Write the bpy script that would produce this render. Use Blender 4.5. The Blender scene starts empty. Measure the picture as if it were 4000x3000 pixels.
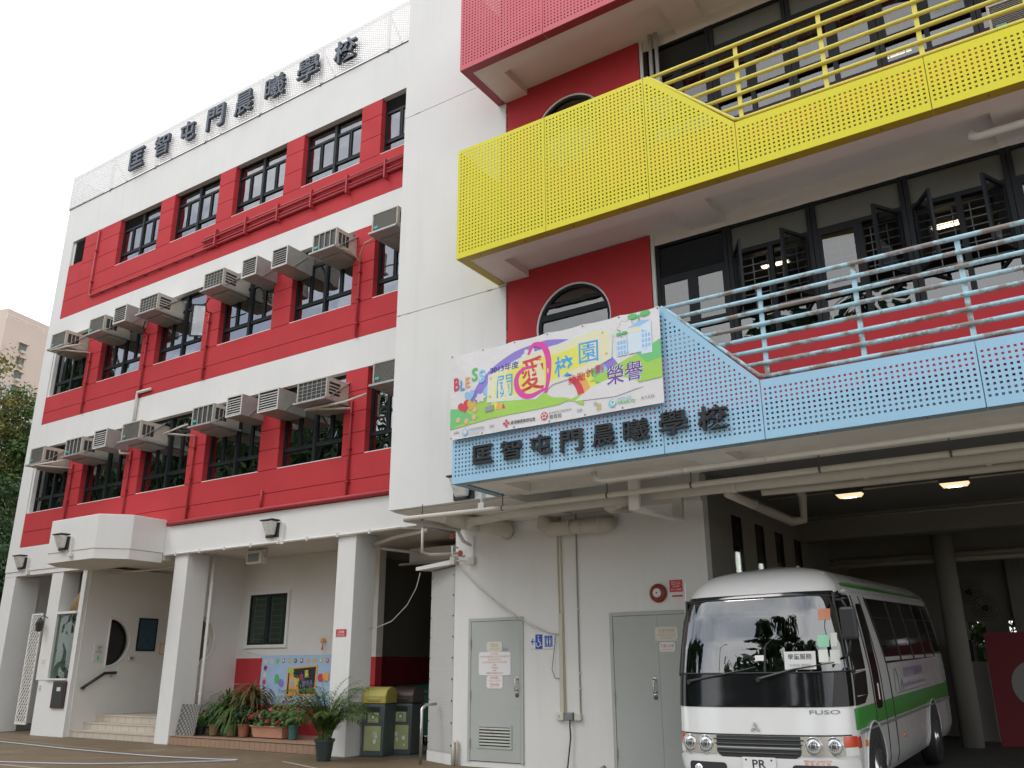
import bpy, bmesh, math, random
from mathutils import Vector, Matrix
random.seed(7)
SC = bpy.context.scene
COL = SC.collection
R = math.radians

# ------------------------------------------------------------------ camera
cam_d = bpy.data.cameras.new('camera')
cam_d.sensor_width = 36.0
cam_d.lens = 36.0 * 3373.5 / 4000.0
cam_d.clip_end = 2000
cam = bpy.data.objects.new('camera', cam_d)
COL.objects.link(cam)
YAW, PITCH, ROLL = -0.587263, 0.319423, -0.002447
fw = Vector((math.sin(YAW) * math.cos(PITCH), math.cos(YAW) * math.cos(PITCH), math.sin(PITCH)))
rt = Vector((math.cos(YAW), -math.sin(YAW), 0))
up = rt.cross(fw)
r2 = math.cos(ROLL) * rt + math.sin(ROLL) * up
u2 = -math.sin(ROLL) * rt + math.cos(ROLL) * up
m = Matrix((r2, u2, -fw)).transposed().to_4x4()
m.translation = Vector((0, 0, 1.5))
cam.matrix_world = m
SC.camera = cam

# ------------------------------------------------------------------ sky, sun, exposure
SUN = Vector((-0.42, -0.62, 0.95)).normalized()
world = bpy.data.worlds.new('World')
SC.world = world
world.use_nodes = True
nt = world.node_tree
nt.nodes.clear()
wo = nt.nodes.new('ShaderNodeOutputWorld')
bg = nt.nodes.new('ShaderNodeBackground')
bg.inputs['Strength'].default_value = 0.14
sky = nt.nodes.new('ShaderNodeTexSky')
sky.sky_type = 'NISHITA'
sky.sun_disc = False
sky.sun_elevation = math.asin(SUN.z)
sky.sun_rotation = math.atan2(SUN.x, SUN.y)
sky.dust_density = 1.0
sky.ozone_density = 1.6
tc = nt.nodes.new('ShaderNodeTexCoord')
mp = nt.nodes.new('ShaderNodeMapping')
mp.inputs['Scale'].default_value = (1.0, 1.0, 2.2)
mp.inputs['Location'].default_value = (0.69, 2.22, 2.02)
nz = nt.nodes.new('ShaderNodeTexNoise')
nz.inputs['Scale'].default_value = 1.5
nz.inputs['Detail'].default_value = 7
nz.inputs['Roughness'].default_value = 0.55
rp = nt.nodes.new('ShaderNodeValToRGB')
rp.color_ramp.elements[0].position = 0.33
rp.color_ramp.elements[0].color = (0.2, 0.2, 0.2, 1)
rp.color_ramp.elements[1].position = 0.50
mx = nt.nodes.new('ShaderNodeMix')
mx.data_type = 'RGBA'
mx.inputs[7].default_value = (13.6, 13.7, 13.9, 1)
for a, b in ((tc.outputs['Generated'], mp.inputs[0]), (mp.outputs[0], nz.inputs[0]), (nz.outputs[0], rp.inputs[0]),
             (rp.outputs[0], mx.inputs[0]), (sky.outputs[0], mx.inputs[6]), (mx.outputs[2], bg.inputs[0]), (bg.outputs[0], wo.inputs[0])):
    nt.links.new(a, b)

sun_d = bpy.data.lights.new('sun', 'SUN')
sun_d.energy = 0.8
sun_d.angle = R(18)
sun_d.color = (1.0, 0.975, 0.94)
sun = bpy.data.objects.new('sun', sun_d)
COL.objects.link(sun)
sun.rotation_euler = SUN.to_track_quat('Z', 'Y').to_euler()

SC.view_settings.view_transform = 'Standard'
SC.view_settings.look = 'None'
SC.view_settings.exposure = -0.09
SC.view_settings.gamma = 1.0
SC.render.engine = 'CYCLES'
SC.cycles.use_denoising = True
SC.cycles.max_bounces = 8
SC.cycles.transparent_max_bounces = 16
SC.cycles.caustics_reflective = False
SC.cycles.caustics_refractive = False

# ------------------------------------------------------------------ helpers
def poly_norm(a, b, c):
    return (Vector(b) - Vector(a)).cross(Vector(c) - Vector(a))

class MB:
    """collects geometry, build() links it as one mesh object"""
    def __init__(s):
        s.v = []; s.f = []; s.mi = []; s.cur = 0
    def add(s, vs, fs):
        n = len(s.v)
        s.v += [tuple(p) for p in vs]
        s.f += [tuple(i + n for i in f) for f in fs]
        s.mi += [s.cur] * len(fs)
        return s
    def box(s, x0, x1, y0, y1, z0, z1):
        vs = [(x, y, z) for z in (z0, z1) for y in (y0, y1) for x in (x0, x1)]
        return s.add(vs, [(0, 2, 3, 1), (4, 5, 7, 6), (0, 1, 5, 4), (2, 6, 7, 3), (0, 4, 6, 2), (1, 3, 7, 5)])
    def hexa(s, b, t):
        """bottom 4 and top 4 corners, same order"""
        return s.add(list(b) + list(t), [(3, 2, 1, 0), (4, 5, 6, 7), (0, 1, 5, 4), (1, 2, 6, 5), (2, 3, 7, 6), (3, 0, 4, 7)])
    def bar(s, a, b, w, h, upv=(0, 0, 1)):
        a = Vector(a); b = Vector(b); d = (b - a).normalized(); u = Vector(upv)
        x = d.cross(u)
        if x.length < 1e-4: x = d.cross(Vector((1, 0, 0)))
        x.normalize(); y = x.cross(d).normalized()
        q = [-x * w / 2 - y * h / 2, x * w / 2 - y * h / 2, x * w / 2 + y * h / 2, -x * w / 2 + y * h / 2]
        return s.hexa([a + k for k in q], [b + k for k in q])
    def tube(s, pts, r, n=8, closed=False, caps=True):
        pts = [Vector(p) for p in pts]
        rs = r if isinstance(r, (list, tuple)) else [r] * len(pts)
        rings = []
        ref = None
        for i, p in enumerate(pts):
            if closed: d = pts[(i + 1) % len(pts)] - pts[i - 1]
            elif i == 0: d = pts[1] - p
            elif i == len(pts) - 1: d = p - pts[i - 1]
            else: d = (pts[i + 1] - p).normalized() + (p - pts[i - 1]).normalized()
            if d.length < 1e-7: d = Vector((0, 0, 1))
            d.normalize()
            if ref is None:
                ref = Vector((0, 0, 1)) if abs(d.z) < .9 else Vector((1, 0, 0))
            x = d.cross(ref)
            if x.length < 1e-3: x = d.cross(Vector((0, 1, 0.3)))
            x.normalize(); y = x.cross(d).normalized(); ref = y
            k = 1.0
            if 0 < i < len(pts) - 1 and not closed:
                c = (pts[i + 1] - p).normalized().dot((p - pts[i - 1]).normalized())
                k = min(1.6, 1 / max(.4, math.sqrt(max(0, (1 + c) / 2))))
            rings.append([p + (x * math.cos(2 * math.pi * j / n) + y * math.sin(2 * math.pi * j / n)) * rs[i] * (k if k < 1.3 else 1.15) for j in range(n)])
        vs = [v for rg in rings for v in rg]
        fs = []
        m_ = len(rings)
        for i in range(m_ if closed else m_ - 1):
            for j in range(n):
                a = i * n + j; b = i * n + (j + 1) % n; c = ((i + 1) % m_) * n + (j + 1) % n; d = ((i + 1) % m_) * n + j
                fs.append((a, b, c, d))
        if caps and not closed:
            fs.append(tuple(range(n - 1, -1, -1))); fs.append(tuple((m_ - 1) * n + j for j in range(n)))
        return s.add(vs, fs)
    def lathe(s, o, prof, n=20, ax='z', a0=0, a1=2 * math.pi):
        o = Vector(o); vs = []; fs = []
        full = abs(a1 - a0 - 2 * math.pi) < 1e-6
        k = n if full else n + 1
        for (r, h) in prof:
            for j in range(k):
                t = a0 + (a1 - a0) * j / n
                a, b = r * math.cos(t), r * math.sin(t)
                vs.append(o + (Vector((a, b, h)) if ax == 'z' else Vector((a, h, b)) if ax == 'y' else Vector((h, a, b))))
        for i in range(len(prof) - 1):
            for j in range(n):
                q = (i * k + j, i * k + (j + 1) % k, (i + 1) * k + (j + 1) % k, (i + 1) * k + j)
                fs.append(q)
        if full:
            if prof[0][0] > 1e-5: fs.append(tuple(range(k - 1, -1, -1)))
            if prof[-1][0] > 1e-5: fs.append(tuple((len(prof) - 1) * k + j for j in range(k)))
        return s.add(vs, fs)
    def prism(s, poly, fn, d0, d1):
        """extrude a 2D polygon: fn(a, b, d) gives the point"""
        n = len(poly)
        vs = [fn(a, b, d0) for a, b in poly] + [fn(a, b, d1) for a, b in poly]
        fs = [tuple(range(n - 1, -1, -1)), tuple(range(n, 2 * n))] + [(i, (i + 1) % n, n + (i + 1) % n, n + i) for i in range(n)]
        return s.add(vs, fs)
    def quad(s, a, b, c, d):
        return s.add([a, b, c, d], [(0, 1, 2, 3)])
    def mesh(s, name, mats, smooth=False, recalc=True):
        me = bpy.data.meshes.new(name)
        me.from_pydata(s.v, [], s.f)
        for mt in (mats if isinstance(mats, (list, tuple)) else [mats]):
            me.materials.append(MAT[mt] if isinstance(mt, str) else mt)
        if any(s.mi): me.polygons.foreach_set('material_index', s.mi)
        if recalc and len(s.f) < 60000:
            bm = bmesh.new(); bm.from_mesh(me)
            bmesh.ops.recalc_face_normals(bm, faces=bm.faces[:])
            bm.to_mesh(me); bm.free()
        if smooth: me.polygons.foreach_set('use_smooth', [True] * len(me.polygons))
        me.update()
        return me
    def build(s, name, mats, parent=None, world=True, smooth=False, bevel=0, recalc=True, seg=2, auto=None):
        o = bpy.data.objects.new(name, s.mesh(name, mats, smooth or bool(auto), recalc))
        COL.objects.link(o)
        if parent is not None:
            o.parent = parent
            if world:
                acc = Vector((0, 0, 0)); p = parent
                while p is not None: acc += Vector(p.location); p = p.parent
                o.location = -acc
        if bevel:
            b = o.modifiers.new('bevel', 'BEVEL'); b.width = bevel; b.segments = seg; b.limit_method = 'ANGLE'; b.angle_limit = R(40)
        if auto:
            o.data.set_sharp_from_angle(angle=R(auto))
        return o

def inst(name, me, parent, loc=(0, 0, 0), rot=(0, 0, 0), scale=(1, 1, 1)):
    """a further object on shared mesh data; loc in the parent's space"""
    o = bpy.data.objects.new(name, me); COL.objects.link(o); o.parent = parent
    o.location = loc; o.rotation_euler = rot; o.scale = scale
    return o

def tag(o, label=None, cat=None, group=None, kind=None):
    if label: o['label'] = label
    if cat: o['category'] = cat
    if group: o['group'] = group
    if kind: o['kind'] = kind
    return o

def thing(name, label, cat, loc=(0, 0, 0), rotz=0, group=None):
    o = bpy.data.objects.new(name, None); COL.objects.link(o)
    o.empty_display_size = .1
    o.location = loc; o.rotation_euler = (0, 0, rotz)
    return tag(o, label, cat, group)

def dup(root, loc, label, rotz=None, parent=None, scale=None):
    r = root.copy(); COL.objects.link(r); r.parent = parent
    if loc is not None: r.location = loc
    if rotz is not None: r.rotation_euler = (0, 0, rotz)
    if scale: r.scale = (scale,) * 3 if not isinstance(scale, tuple) else scale
    if label: r['label'] = label
    for ch in list(root.children):
        c = ch.copy(); COL.objects.link(c); c.parent = r
        for g in ch.children:
            d = g.copy(); COL.objects.link(d); d.parent = c
    return r

def text_mesh(body, size=1.0, bold=0.0, depth=0.0, align='CENTER', space=1.0, line=1.0, shear=0, res=3):
    c = bpy.data.curves.new('glyph', 'FONT')
    c.body = body; c.size = size; c.offset = bold; c.extrude = depth; c.align_x = align; c.space_character = space; c.space_line = line
    c.resolution_u = res; c.shear = shear
    o = bpy.data.objects.new('glyph', c); COL.objects.link(o)
    dg = bpy.context.evaluated_depsgraph_get()
    me = bpy.data.meshes.new_from_object(o.evaluated_get(dg))
    bpy.data.objects.remove(o); bpy.data.curves.remove(c)
    return me

def text(name, body, mat, parent, at, size, rot=(R(90), 0, 0), fit=None, world=True, **kw):
    """lettering as thin geometry; at = centre; fit=(w,h) scales the glyph box to that size"""
    me = text_mesh(body, size, **kw)
    me.name = name
    xs = [v.co.x for v in me.vertices]; ys = [v.co.y for v in me.vertices]
    if not xs: return None
    cx, cy = (min(xs) + max(xs)) / 2, (min(ys) + max(ys)) / 2
    sx = sy = 1.0
    if fit:
        sx = fit[0] / max(1e-5, max(xs) - min(xs)); sy = fit[1] / max(1e-5, max(ys) - min(ys))
        if fit[1] is None or fit[1] <= 0: sy = sx
    for v in me.vertices:
        v.co.x = (v.co.x - cx) * sx; v.co.y = (v.co.y - cy) * sy
    me.materials.clear(); me.materials.append(MAT[mat])
    o = bpy.data.objects.new(name, me); COL.objects.link(o)
    o.rotation_euler = rot
    a = Vector(at)
    if parent is not None:
        o.parent = parent
        if world:
            p = parent
            while p is not None: a = a - Vector(p.location); p = p.parent
    o.location = a
    return o

def text_on(name, body, mat, parent, fn, w, h, local=False, **kw):
    """lettering laid on a surface: fn(a, b) takes centred text coordinates in metres"""
    me = text_mesh(body, 1.0, **kw); me.name = name
    xs = [v.co.x for v in me.vertices]; ys = [v.co.y for v in me.vertices]
    cx, cy = (min(xs) + max(xs)) / 2, (min(ys) + max(ys)) / 2
    sx, sy = w / (max(xs) - min(xs)), h / (max(ys) - min(ys))
    for v in me.vertices: v.co = Vector(fn((v.co.x - cx) * sx, (v.co.y - cy) * sy))
    me.materials.clear(); me.materials.append(MAT[mat])
    o = bpy.data.objects.new(name, me); COL.objects.link(o); o.parent = parent
    if not local: o.location = -Vector(parent.location)
    return o

# ------------------------------------------------------------------ materials
MAT = {}
def N(nt, typ, **kw):
    n = nt.nodes.new(typ)
    for k, v in kw.items():
        if k.startswith('_'): setattr(n, k[1:], v)
        else: n.inputs[k.replace('__', ' ')].default_value = v
    return n

def M(name, col, rough=.6, var=.0, vscale=2.5, bump=0, bscale=60, metal=0, spec=.5, streak=0, streak_col=(.2, .18, .15), spots=0,
      spot_col=(.2, .18, .15), spot_scale=6, spot_at=.62, coat=0, emit=None, emit_s=0, trans=0, ior=1.5, alpha=1):
    m = bpy.data.materials.new(name); m.use_nodes = True
    nt = m.node_tree; p = nt.nodes['Principled BSDF']
    L = nt.links.new
    p.inputs['Roughness'].default_value = rough
    p.inputs['Metallic'].default_value = metal
    p.inputs['IOR'].default_value = ior
    p.inputs['Specular IOR Level'].default_value = spec
    p.inputs['Coat Weight'].default_value = coat
    p.inputs['Coat Roughness'].default_value = .08
    p.inputs['Transmission Weight'].default_value = trans
    col4 = (*col, 1)
    p.inputs['Base Color'].default_value = col4
    geo = None
    def pos(scale):
        nonlocal geo
        if geo is None: geo = nt.nodes.new('ShaderNodeNewGeometry')
        mp = nt.nodes.new('ShaderNodeMapping'); mp.inputs['Scale'].default_value = scale
        L(geo.outputs['Position'], mp.inputs[0]); return mp.outputs[0]
    cur = None
    def mix(fac, a, bcol):
        mx = nt.nodes.new('ShaderNodeMix'); mx.data_type = 'RGBA'
        L(fac, mx.inputs[0])
        if a is None: mx.inputs[6].default_value = col4
        else: L(a, mx.inputs[6])
        mx.inputs[7].default_value = (*bcol, 1)
        return mx.outputs[2]
    def ramp(src, a, b, hi=1.0):
        r_ = nt.nodes.new('ShaderNodeMapRange'); r_.inputs[1].default_value = a; r_.inputs[2].default_value = b; r_.inputs[4].default_value = hi
        r_.clamp = True
        L(src, r_.inputs[0]); return r_.outputs[0]
    if var:
        nz = N(nt, 'ShaderNodeTexNoise', Scale=vscale, Detail=6, Roughness=.62); L(pos((1, 1, 1)), nz.inputs[0])
        cur = mix(ramp(nz.outputs[0], .3, .75), cur, tuple(c * (1 - var) for c in col))
    if streak:
        nz = N(nt, 'ShaderNodeTexNoise', Scale=1, Detail=5, Roughness=.6); L(pos((5, 5, .28)), nz.inputs[0])
        n2 = N(nt, 'ShaderNodeTexNoise', Scale=.7, Detail=2); L(pos((1, 1, 1)), n2.inputs[0])
        ml = nt.nodes.new('ShaderNodeMath'); ml.operation = 'MULTIPLY'
        L(ramp(nz.outputs[0], .5, .78, streak), ml.inputs[0]); L(ramp(n2.outputs[0], .4, .6), ml.inputs[1])
        cur = mix(ml.outputs[0], cur, streak_col)
    if spots:
        nz = N(nt, 'ShaderNodeTexNoise', Scale=spot_scale, Detail=8, Roughness=.7); L(pos((1, 1, 1)), nz.inputs[0])
        cur = mix(ramp(nz.outputs[0], spot_at, spot_at + .08, spots), cur, spot_col)
    if cur is not None: L(cur, p.inputs['Base Color'])
    if var or spots:
        nr = N(nt, 'ShaderNodeTexNoise', Scale=vscale * 2.3, Detail=4); L(pos((1, 1, 1)), nr.inputs[0])
        mr = nt.nodes.new('ShaderNodeMapRange'); mr.inputs[3].default_value = max(.02, rough - .1); mr.inputs[4].default_value = min(1, rough + .12)
        L(nr.outputs[0], mr.inputs[0]); L(mr.outputs[0], p.inputs['Roughness'])
    if bump:
        nb = N(nt, 'ShaderNodeTexNoise', Scale=bscale, Detail=5); L(pos((1, 1, 1)), nb.inputs[0])
        b = N(nt, 'ShaderNodeBump', Strength=bump, Distance=.02); L(nb.outputs[0], b.inputs['Height']); L(b.outputs[0], p.inputs['Normal'])
    if emit:
        p.inputs['Emission Color'].default_value = (*emit, 1); p.inputs['Emission Strength'].default_value = emit_s
    MAT[name] = m
    return m

def glass(name, tint=(.35, .38, .4), ior=1.6, rough=.0, wavy=.0015, wscale=1.6):
    m = bpy.data.materials.new(name); m.use_nodes = True
    nt = m.node_tree; nt.nodes.clear(); L = nt.links.new
    out = nt.nodes.new('ShaderNodeOutputMaterial')
    mx = nt.nodes.new('ShaderNodeMixShader')
    tr = N(nt, 'ShaderNodeBsdfTransparent', Color=(*tint, 1))
    gl = N(nt, 'ShaderNodeBsdfAnisotropic' if False else 'ShaderNodeBsdfGlossy', Roughness=rough)
    lw = N(nt, 'ShaderNodeLayerWeight', Blend=.5)
    pw = nt.nodes.new('ShaderNodeMath'); pw.operation = 'POWER'; pw.inputs[1].default_value = 5; L(lw.outputs['Facing'], pw.inputs[0])
    r0 = ((ior - 1) / (ior + 1)) ** 2
    fr = nt.nodes.new('ShaderNodeMath'); fr.operation = 'MULTIPLY_ADD'; fr.inputs[1].default_value = 1 - r0; fr.inputs[2].default_value = r0; L(pw.outputs[0], fr.inputs[0])
    geo = nt.nodes.new('ShaderNodeNewGeometry')
    nz = N(nt, 'ShaderNodeTexNoise', Scale=wscale, Detail=1); L(geo.outputs['Position'], nz.inputs[0])
    b = N(nt, 'ShaderNodeBump', Strength=1.0, Distance=wavy * 10); L(nz.outputs[0], b.inputs['Height'])
    L(b.outputs[0], gl.inputs['Normal'])
    L(fr.outputs[0], mx.inputs[0]); L(tr.outputs[0], mx.inputs[1]); L(gl.outputs[0], mx.inputs[2]); L(mx.outputs[0], out.inputs[0])
    MAT[name] = m

M('white_wall', (.755, .757, .745), .75, spec=.35, var=.06, vscale=.9, bump=.12, bscale=45, streak=.16, streak_col=(.42, .39, .34), spots=.25, spot_col=(.45, .42, .38), spot_scale=1.6, spot_at=.70)
M('white_wall_plain', (.74, .73, .70), .8, var=.07, vscale=1.2, bump=.1, bscale=50, spots=.3, spot_col=(.5, .46, .38), spot_scale=2.2, spot_at=.68)
M('soffit', (.80, .77, .73), .85, var=.12, vscale=1.1, bump=.12, bscale=40, spots=.3, spot_col=(.5, .46, .42), spot_scale=1.2, spot_at=.62)
M('red_wall', (.53, .049, .058), .75, spec=.22, var=.12, vscale=1.1, bump=.08, bscale=60, streak=.18, streak_col=(.32, .06, .06))
M('red_groove', (.2, .02, .025), .8)
M('red_pipe', (.42, .035, .045), .5, var=.15)
M('wall_joint', (.2, .19, .18), .9)
M('dark_red', (.30, .02, .03), .8, var=.1)
M('frame', (.016, .019, .023), .5, var=.2, spec=.25)
M('frame_grey', (.07, .075, .08), .4)
M('louvre', (.028, .032, .036), .5)
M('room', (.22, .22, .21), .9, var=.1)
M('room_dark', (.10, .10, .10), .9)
M('grille_white', (.30, .32, .33), .6)
M('curtain', (.42, .45, .44), .9, var=.2, vscale=6)
M('paper', (.62, .63, .62), .8)
M('paper_blue', (.15, .32, .62), .8)
M('paper_green', (.12, .5, .2), .8)
M('paper_orange', (.75, .38, .12), .8)
M('opaque_panel', (.135, .14, .115), .55, var=.1)
M('pink_panel', (.60, .115, .15), .45, spec=.25, var=.10, vscale=.8, streak=.1, streak_col=(.4, .1, .12))
M('yellow_panel', (.72, .665, .035), .45, spec=.25, var=.06, vscale=.8, spots=.25, spot_col=(.45, .38, .12), spot_scale=1.5, spot_at=.7)
M('blue_panel', (.345, .58, .77), .45, spec=.25, var=.06, vscale=.8, streak=.12, streak_col=(.22, .36, .48))
M('white_panel', (.80, .79, .78), .5, var=.05)
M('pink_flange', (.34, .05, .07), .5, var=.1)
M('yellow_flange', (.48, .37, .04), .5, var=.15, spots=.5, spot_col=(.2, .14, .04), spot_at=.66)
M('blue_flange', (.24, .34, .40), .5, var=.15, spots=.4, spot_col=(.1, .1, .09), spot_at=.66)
M('yellow_rail', (.72, .63, .10), .45, var=.1, vscale=12, spots=.5, spot_col=(.42, .35, .2), spot_scale=9, spot_at=.64)
M('blue_rail', (.40, .62, .72), .55, var=.12, vscale=9, spots=.95, spot_col=(.26, .215, .19), spot_scale=3.4, spot_at=.49, bump=.3, bscale=30)
M('sign_black', (.016, .018, .022), .6, var=.2)
M('sign_side', (.05, .058, .075), .5)
M('sign_slate', (.085, .105, .14), .45, var=.1)
M('ac_cream', (.52, .49, .42), .55, var=.14, vscale=3, spots=.5, spot_col=(.26, .22, .17), spot_scale=5, spot_at=.60)
M('ac_grille', (.06, .064, .066), .5, var=.35, vscale=25)
M('hood_metal', (.36, .35, .33), .5, var=.25, vscale=3, spots=.5, spot_col=(.24, .19, .16), spot_scale=4, spot_at=.58, metal=.15)
M('hood_slat', (.62, .61, .59), .5, var=.1)
M('galv', (.44, .44, .43), .45, metal=.4, var=.2, vscale=8)
M('label_teal', (.05, .45, .38), .5)
M('black_plastic', (.02, .021, .023), .45)
M('lamp_glass', (.78, .78, .75), .16, var=.35, vscale=9, spec=.8)
M('pipe_cream', (.58, .54, .47), .5, var=.12, vscale=3, spots=.3, spot_col=(.36, .31, .25), spot_scale=4, spot_at=.66)
M('pipe_white', (.70, .68, .64), .45, var=.1)
M('pipe_rust', (.30, .07, .03), .6, var=.3)
M('valve_red', (.35, .05, .03), .5)
M('steel', (.55, .55, .55), .25, metal=.9)
M('dark_steel', (.10, .10, .10), .4, metal=.6)
M('door_grey', (.43, .455, .435), .5, var=.06, vscale=2.0, spots=.2, spot_col=(.26, .28, .26), spot_scale=4, spot_at=.68)
M('vent_slat', (.40, .42, .37), .5, var=.1, spots=.7, spot_col=(.30, .23, .12), spot_scale=3.5, spot_at=.56)
M('vent_dark', (.035, .033, .03), .8)
M('sign_cream', (.66, .64, .58), .5, var=.05)
M('sign_white', (.74, .74, .74), .45)
M('ink_red', (.62, .10, .07), .6)
M('ink_faded', (.62, .28, .16), .6)
M('ink_gold', (.52, .40, .14), .6)
M('ink_blue', (.05, .14, .48), .6)
M('ink_grey', (.22, .22, .23), .6)
M('ink_black', (.02, .02, .02), .6)
M('sign_blue', (.012, .075, .43), .4)
M('sign_red', (.52, .03, .04), .5, var=.1)
M('bell_red', (.27, .042, .022), .5, var=.25, vscale=12)
M('bell_white', (.68, .67, .65), .4, var=.1)
M('box_cream', (.66, .64, .57), .5, var=.1)
M('wire', (.55, .54, .49), .6)
M('wire_grey', (.30, .29, .26), .6)
M('stain_pipe', (.55, .48, .28), .7, var=.3, vscale=5)
M('rubber', (.014, .014, .015), .6)
M('concrete_ground', (.175, .125, .07), .7, var=.34, vscale=.8, bump=.25, bscale=22, spots=.55, spot_col=(.24, .195, .14), spot_scale=.9, spot_at=.55)
M('apron', (.36, .34, .30), .8, var=.2, vscale=.8, bump=.2, bscale=22)
M('checker_b', (.10, .098, .09), .5)
M('window_dim', (.15, .14, .115), .9, var=.3, vscale=5)
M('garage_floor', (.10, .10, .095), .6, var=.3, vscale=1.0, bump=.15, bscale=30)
M('tile_brown', (.34, .215, .145), .6, var=.15, vscale=3)
M('tile_dark', (.20, .115, .075), .6, var=.2, vscale=4)
M('step_tile', (.56, .50, .42), .6, var=.08, vscale=3)
M('line_paint', (.50, .42, .36), .7, var=.3, vscale=8)
M('mesh_panel', (.50, .50, .48), .6, var=.08)
M('mesh_wire', (.58, .58, .56), .6)
M('hose', (.42, .44, .48), .4)
M('terracotta', (.34, .13, .075), .75, var=.25, vscale=8)
M('planter', (.56, .30, .20), .65, var=.15, vscale=5)
M('pot_green', (.045, .16, .14), .5, var=.2, vscale=8)
M('pot_black', (.03, .045, .045), .5, var=.3, vscale=8)
M('pot_tan', (.30, .22, .11), .7, var=.25, vscale=8)
M('soil', (.05, .035, .025), .95)
M('petal_pink', (.72, .16, .36), .6)
M('petal_red', (.62, .03, .10), .6)
M('petal_orange', (.85, .38, .02), .6)
M('bin_grey', (.065, .085, .088), .5, var=.15)
M('bin_yellow', (.37, .32, .07), .45, var=.1)
M('bin_brown', (.035, .022, .016), .45)
M('bin_label', (.36, .40, .20), .6, var=.1)
M('bin_green', (.012, .075, .05), .5, var=.2)
M('checker_a', (.33, .32, .30), .5, metal=.2, var=.15, vscale=14)
M('letterbox', (.045, .022, .016), .45, var=.2)
M('lattice', (.72, .71, .68), .6)
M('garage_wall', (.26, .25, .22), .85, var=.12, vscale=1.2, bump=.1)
M('maroon', (.27, .028, .04), .6, var=.1)
M('board_white', (.42, .42, .40), .7, var=.08, vscale=30)
M('black_box', (.012, .012, .012), .6)
M('plastic_red', (.42, .02, .03), .4)
M('tower_pink', (.56, .465, .405), .85, var=.05, vscale=.2)
M('tower_grey', (.48, .48, .46), .85, var=.05, vscale=.2)
M('tower_white', (.66, .63, .58), .85, var=.05, vscale=.2)
M('tower_window', (.10, .105, .11), .4)
M('bark', (.10, .075, .05), .9, var=.4, vscale=6, bump=.5, bscale=20)
M('bus_white', (.69, .70, .69), .22, coat=.6, var=.015)
M('bus_black', (.008, .009, .010), .10, coat=.5)
M('bus_window', (.006, .006, .007), .08, spec=.35)
M('bus_trim', (.025, .026, .028), .5)
M('bus_green', (.035, .30, .035), .3, coat=.5)
M('bus_grey', (.20, .21, .21), .45)
M('bus_inside', (.055, .055, .06), .8)
M('bus_seat', (.055, .065, .085), .9)
M('chrome', (.78, .78, .78), .12, metal=1.0)
M('lens', (.72, .74, .76), .1, metal=.65, coat=1.0)
M('lamp_panel', (.44, .41, .36), .3, metal=.5)
M('amber', (.62, .16, .02), .2, coat=.8)
M('amber_red', (.55, .06, .02), .2, coat=.8)
M('plate_white', (.72, .72, .72), .4)
M('visor_green', (.04, .36, .30), .6)
M('sticker_green', (.28, .62, .42), .6)
M('sticker_pale', (.68, .70, .66), .6)
M('sticker_orange', (.55, .23, .13), .6)
M('lamp_lit', (1, .86, .62), .4, emit=(1.0, .80, .50), emit_s=9)
M('reflection_glow', (1, 1, .95), .4, emit=(1.0, .97, .88), emit_s=7)
M('lamp_case', (.7, .64, .5), .3, emit=(1.0, .78, .48), emit_s=1.1)
M('lantern_black', (.02, .02, .02), .5)
M('poster_blue', (.05, .10, .15), .35, var=.5, vscale=9)
M('basket', (.30, .20, .10), .9, var=.4, vscale=30)
glass('win_glass', (.40, .43, .45), ior=3.7)
glass('balcony_glass', (.40, .43, .45), ior=2.4)
glass('win_glass_dark', (.34, .36, .36), ior=1.7)
glass('bus_glass', (.22, .28, .28), ior=2.9, wavy=.0003, wscale=.7)
glass('bus_side_glass', (.05, .055, .055), ior=1.5, wavy=.0004)
glass('case_glass', (.70, .78, .75), ior=1.5)

def leaf_mat(name, cols, rough=.55, trans=.25):
    m = bpy.data.materials.new(name); m.use_nodes = True
    nt = m.node_tree; L = nt.links.new; p = nt.nodes['Principled BSDF']
    geo = nt.nodes.new('ShaderNodeNewGeometry')
    rp = nt.nodes.new('ShaderNodeValToRGB')
    while len(rp.color_ramp.elements) < len(cols): rp.color_ramp.elements.new(.5)
    for i, c in enumerate(cols):
        rp.color_ramp.elements[i].position = i / (len(cols) - 1); rp.color_ramp.elements[i].color = (*c, 1)
    L(geo.outputs['Random Per Island'], rp.inputs[0]); L(rp.outputs[0], p.inputs['Base Color'])
    p.inputs['Roughness'].default_value = rough
    tl = nt.nodes.new('ShaderNodeBsdfTranslucent'); L(rp.outputs[0], tl.inputs[0])
    mx = nt.nodes.new('ShaderNodeMixShader'); mx.inputs[0].default_value = trans
    out = nt.nodes['Material Output']
    L(p.outputs[0], mx.inputs[1]); L(tl.outputs[0], mx.inputs[2]); L(mx.outputs[0], out.inputs[0])
    MAT[name] = m
leaf_mat('leaf_dark', [(.018, .045, .014), (.03, .08, .02), (.05, .11, .03)])
leaf_mat('leaf_mid', [(.04, .09, .022), (.08, .16, .035), (.13, .20, .05)])
leaf_mat('leaf_olive', [(.10, .11, .025), (.17, .16, .035), (.23, .19, .045)])
leaf_mat('leaf_palm', [(.05, .12, .03), (.10, .20, .05), (.19, .24, .06)])
leaf_mat('leaf_brown', [(.09, .055, .025), (.16, .12, .04), (.08, .12, .035)])
leaf_mat('leaf_bright', [(.06, .18, .03), (.10, .26, .05), (.14, .30, .08)])
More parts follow.
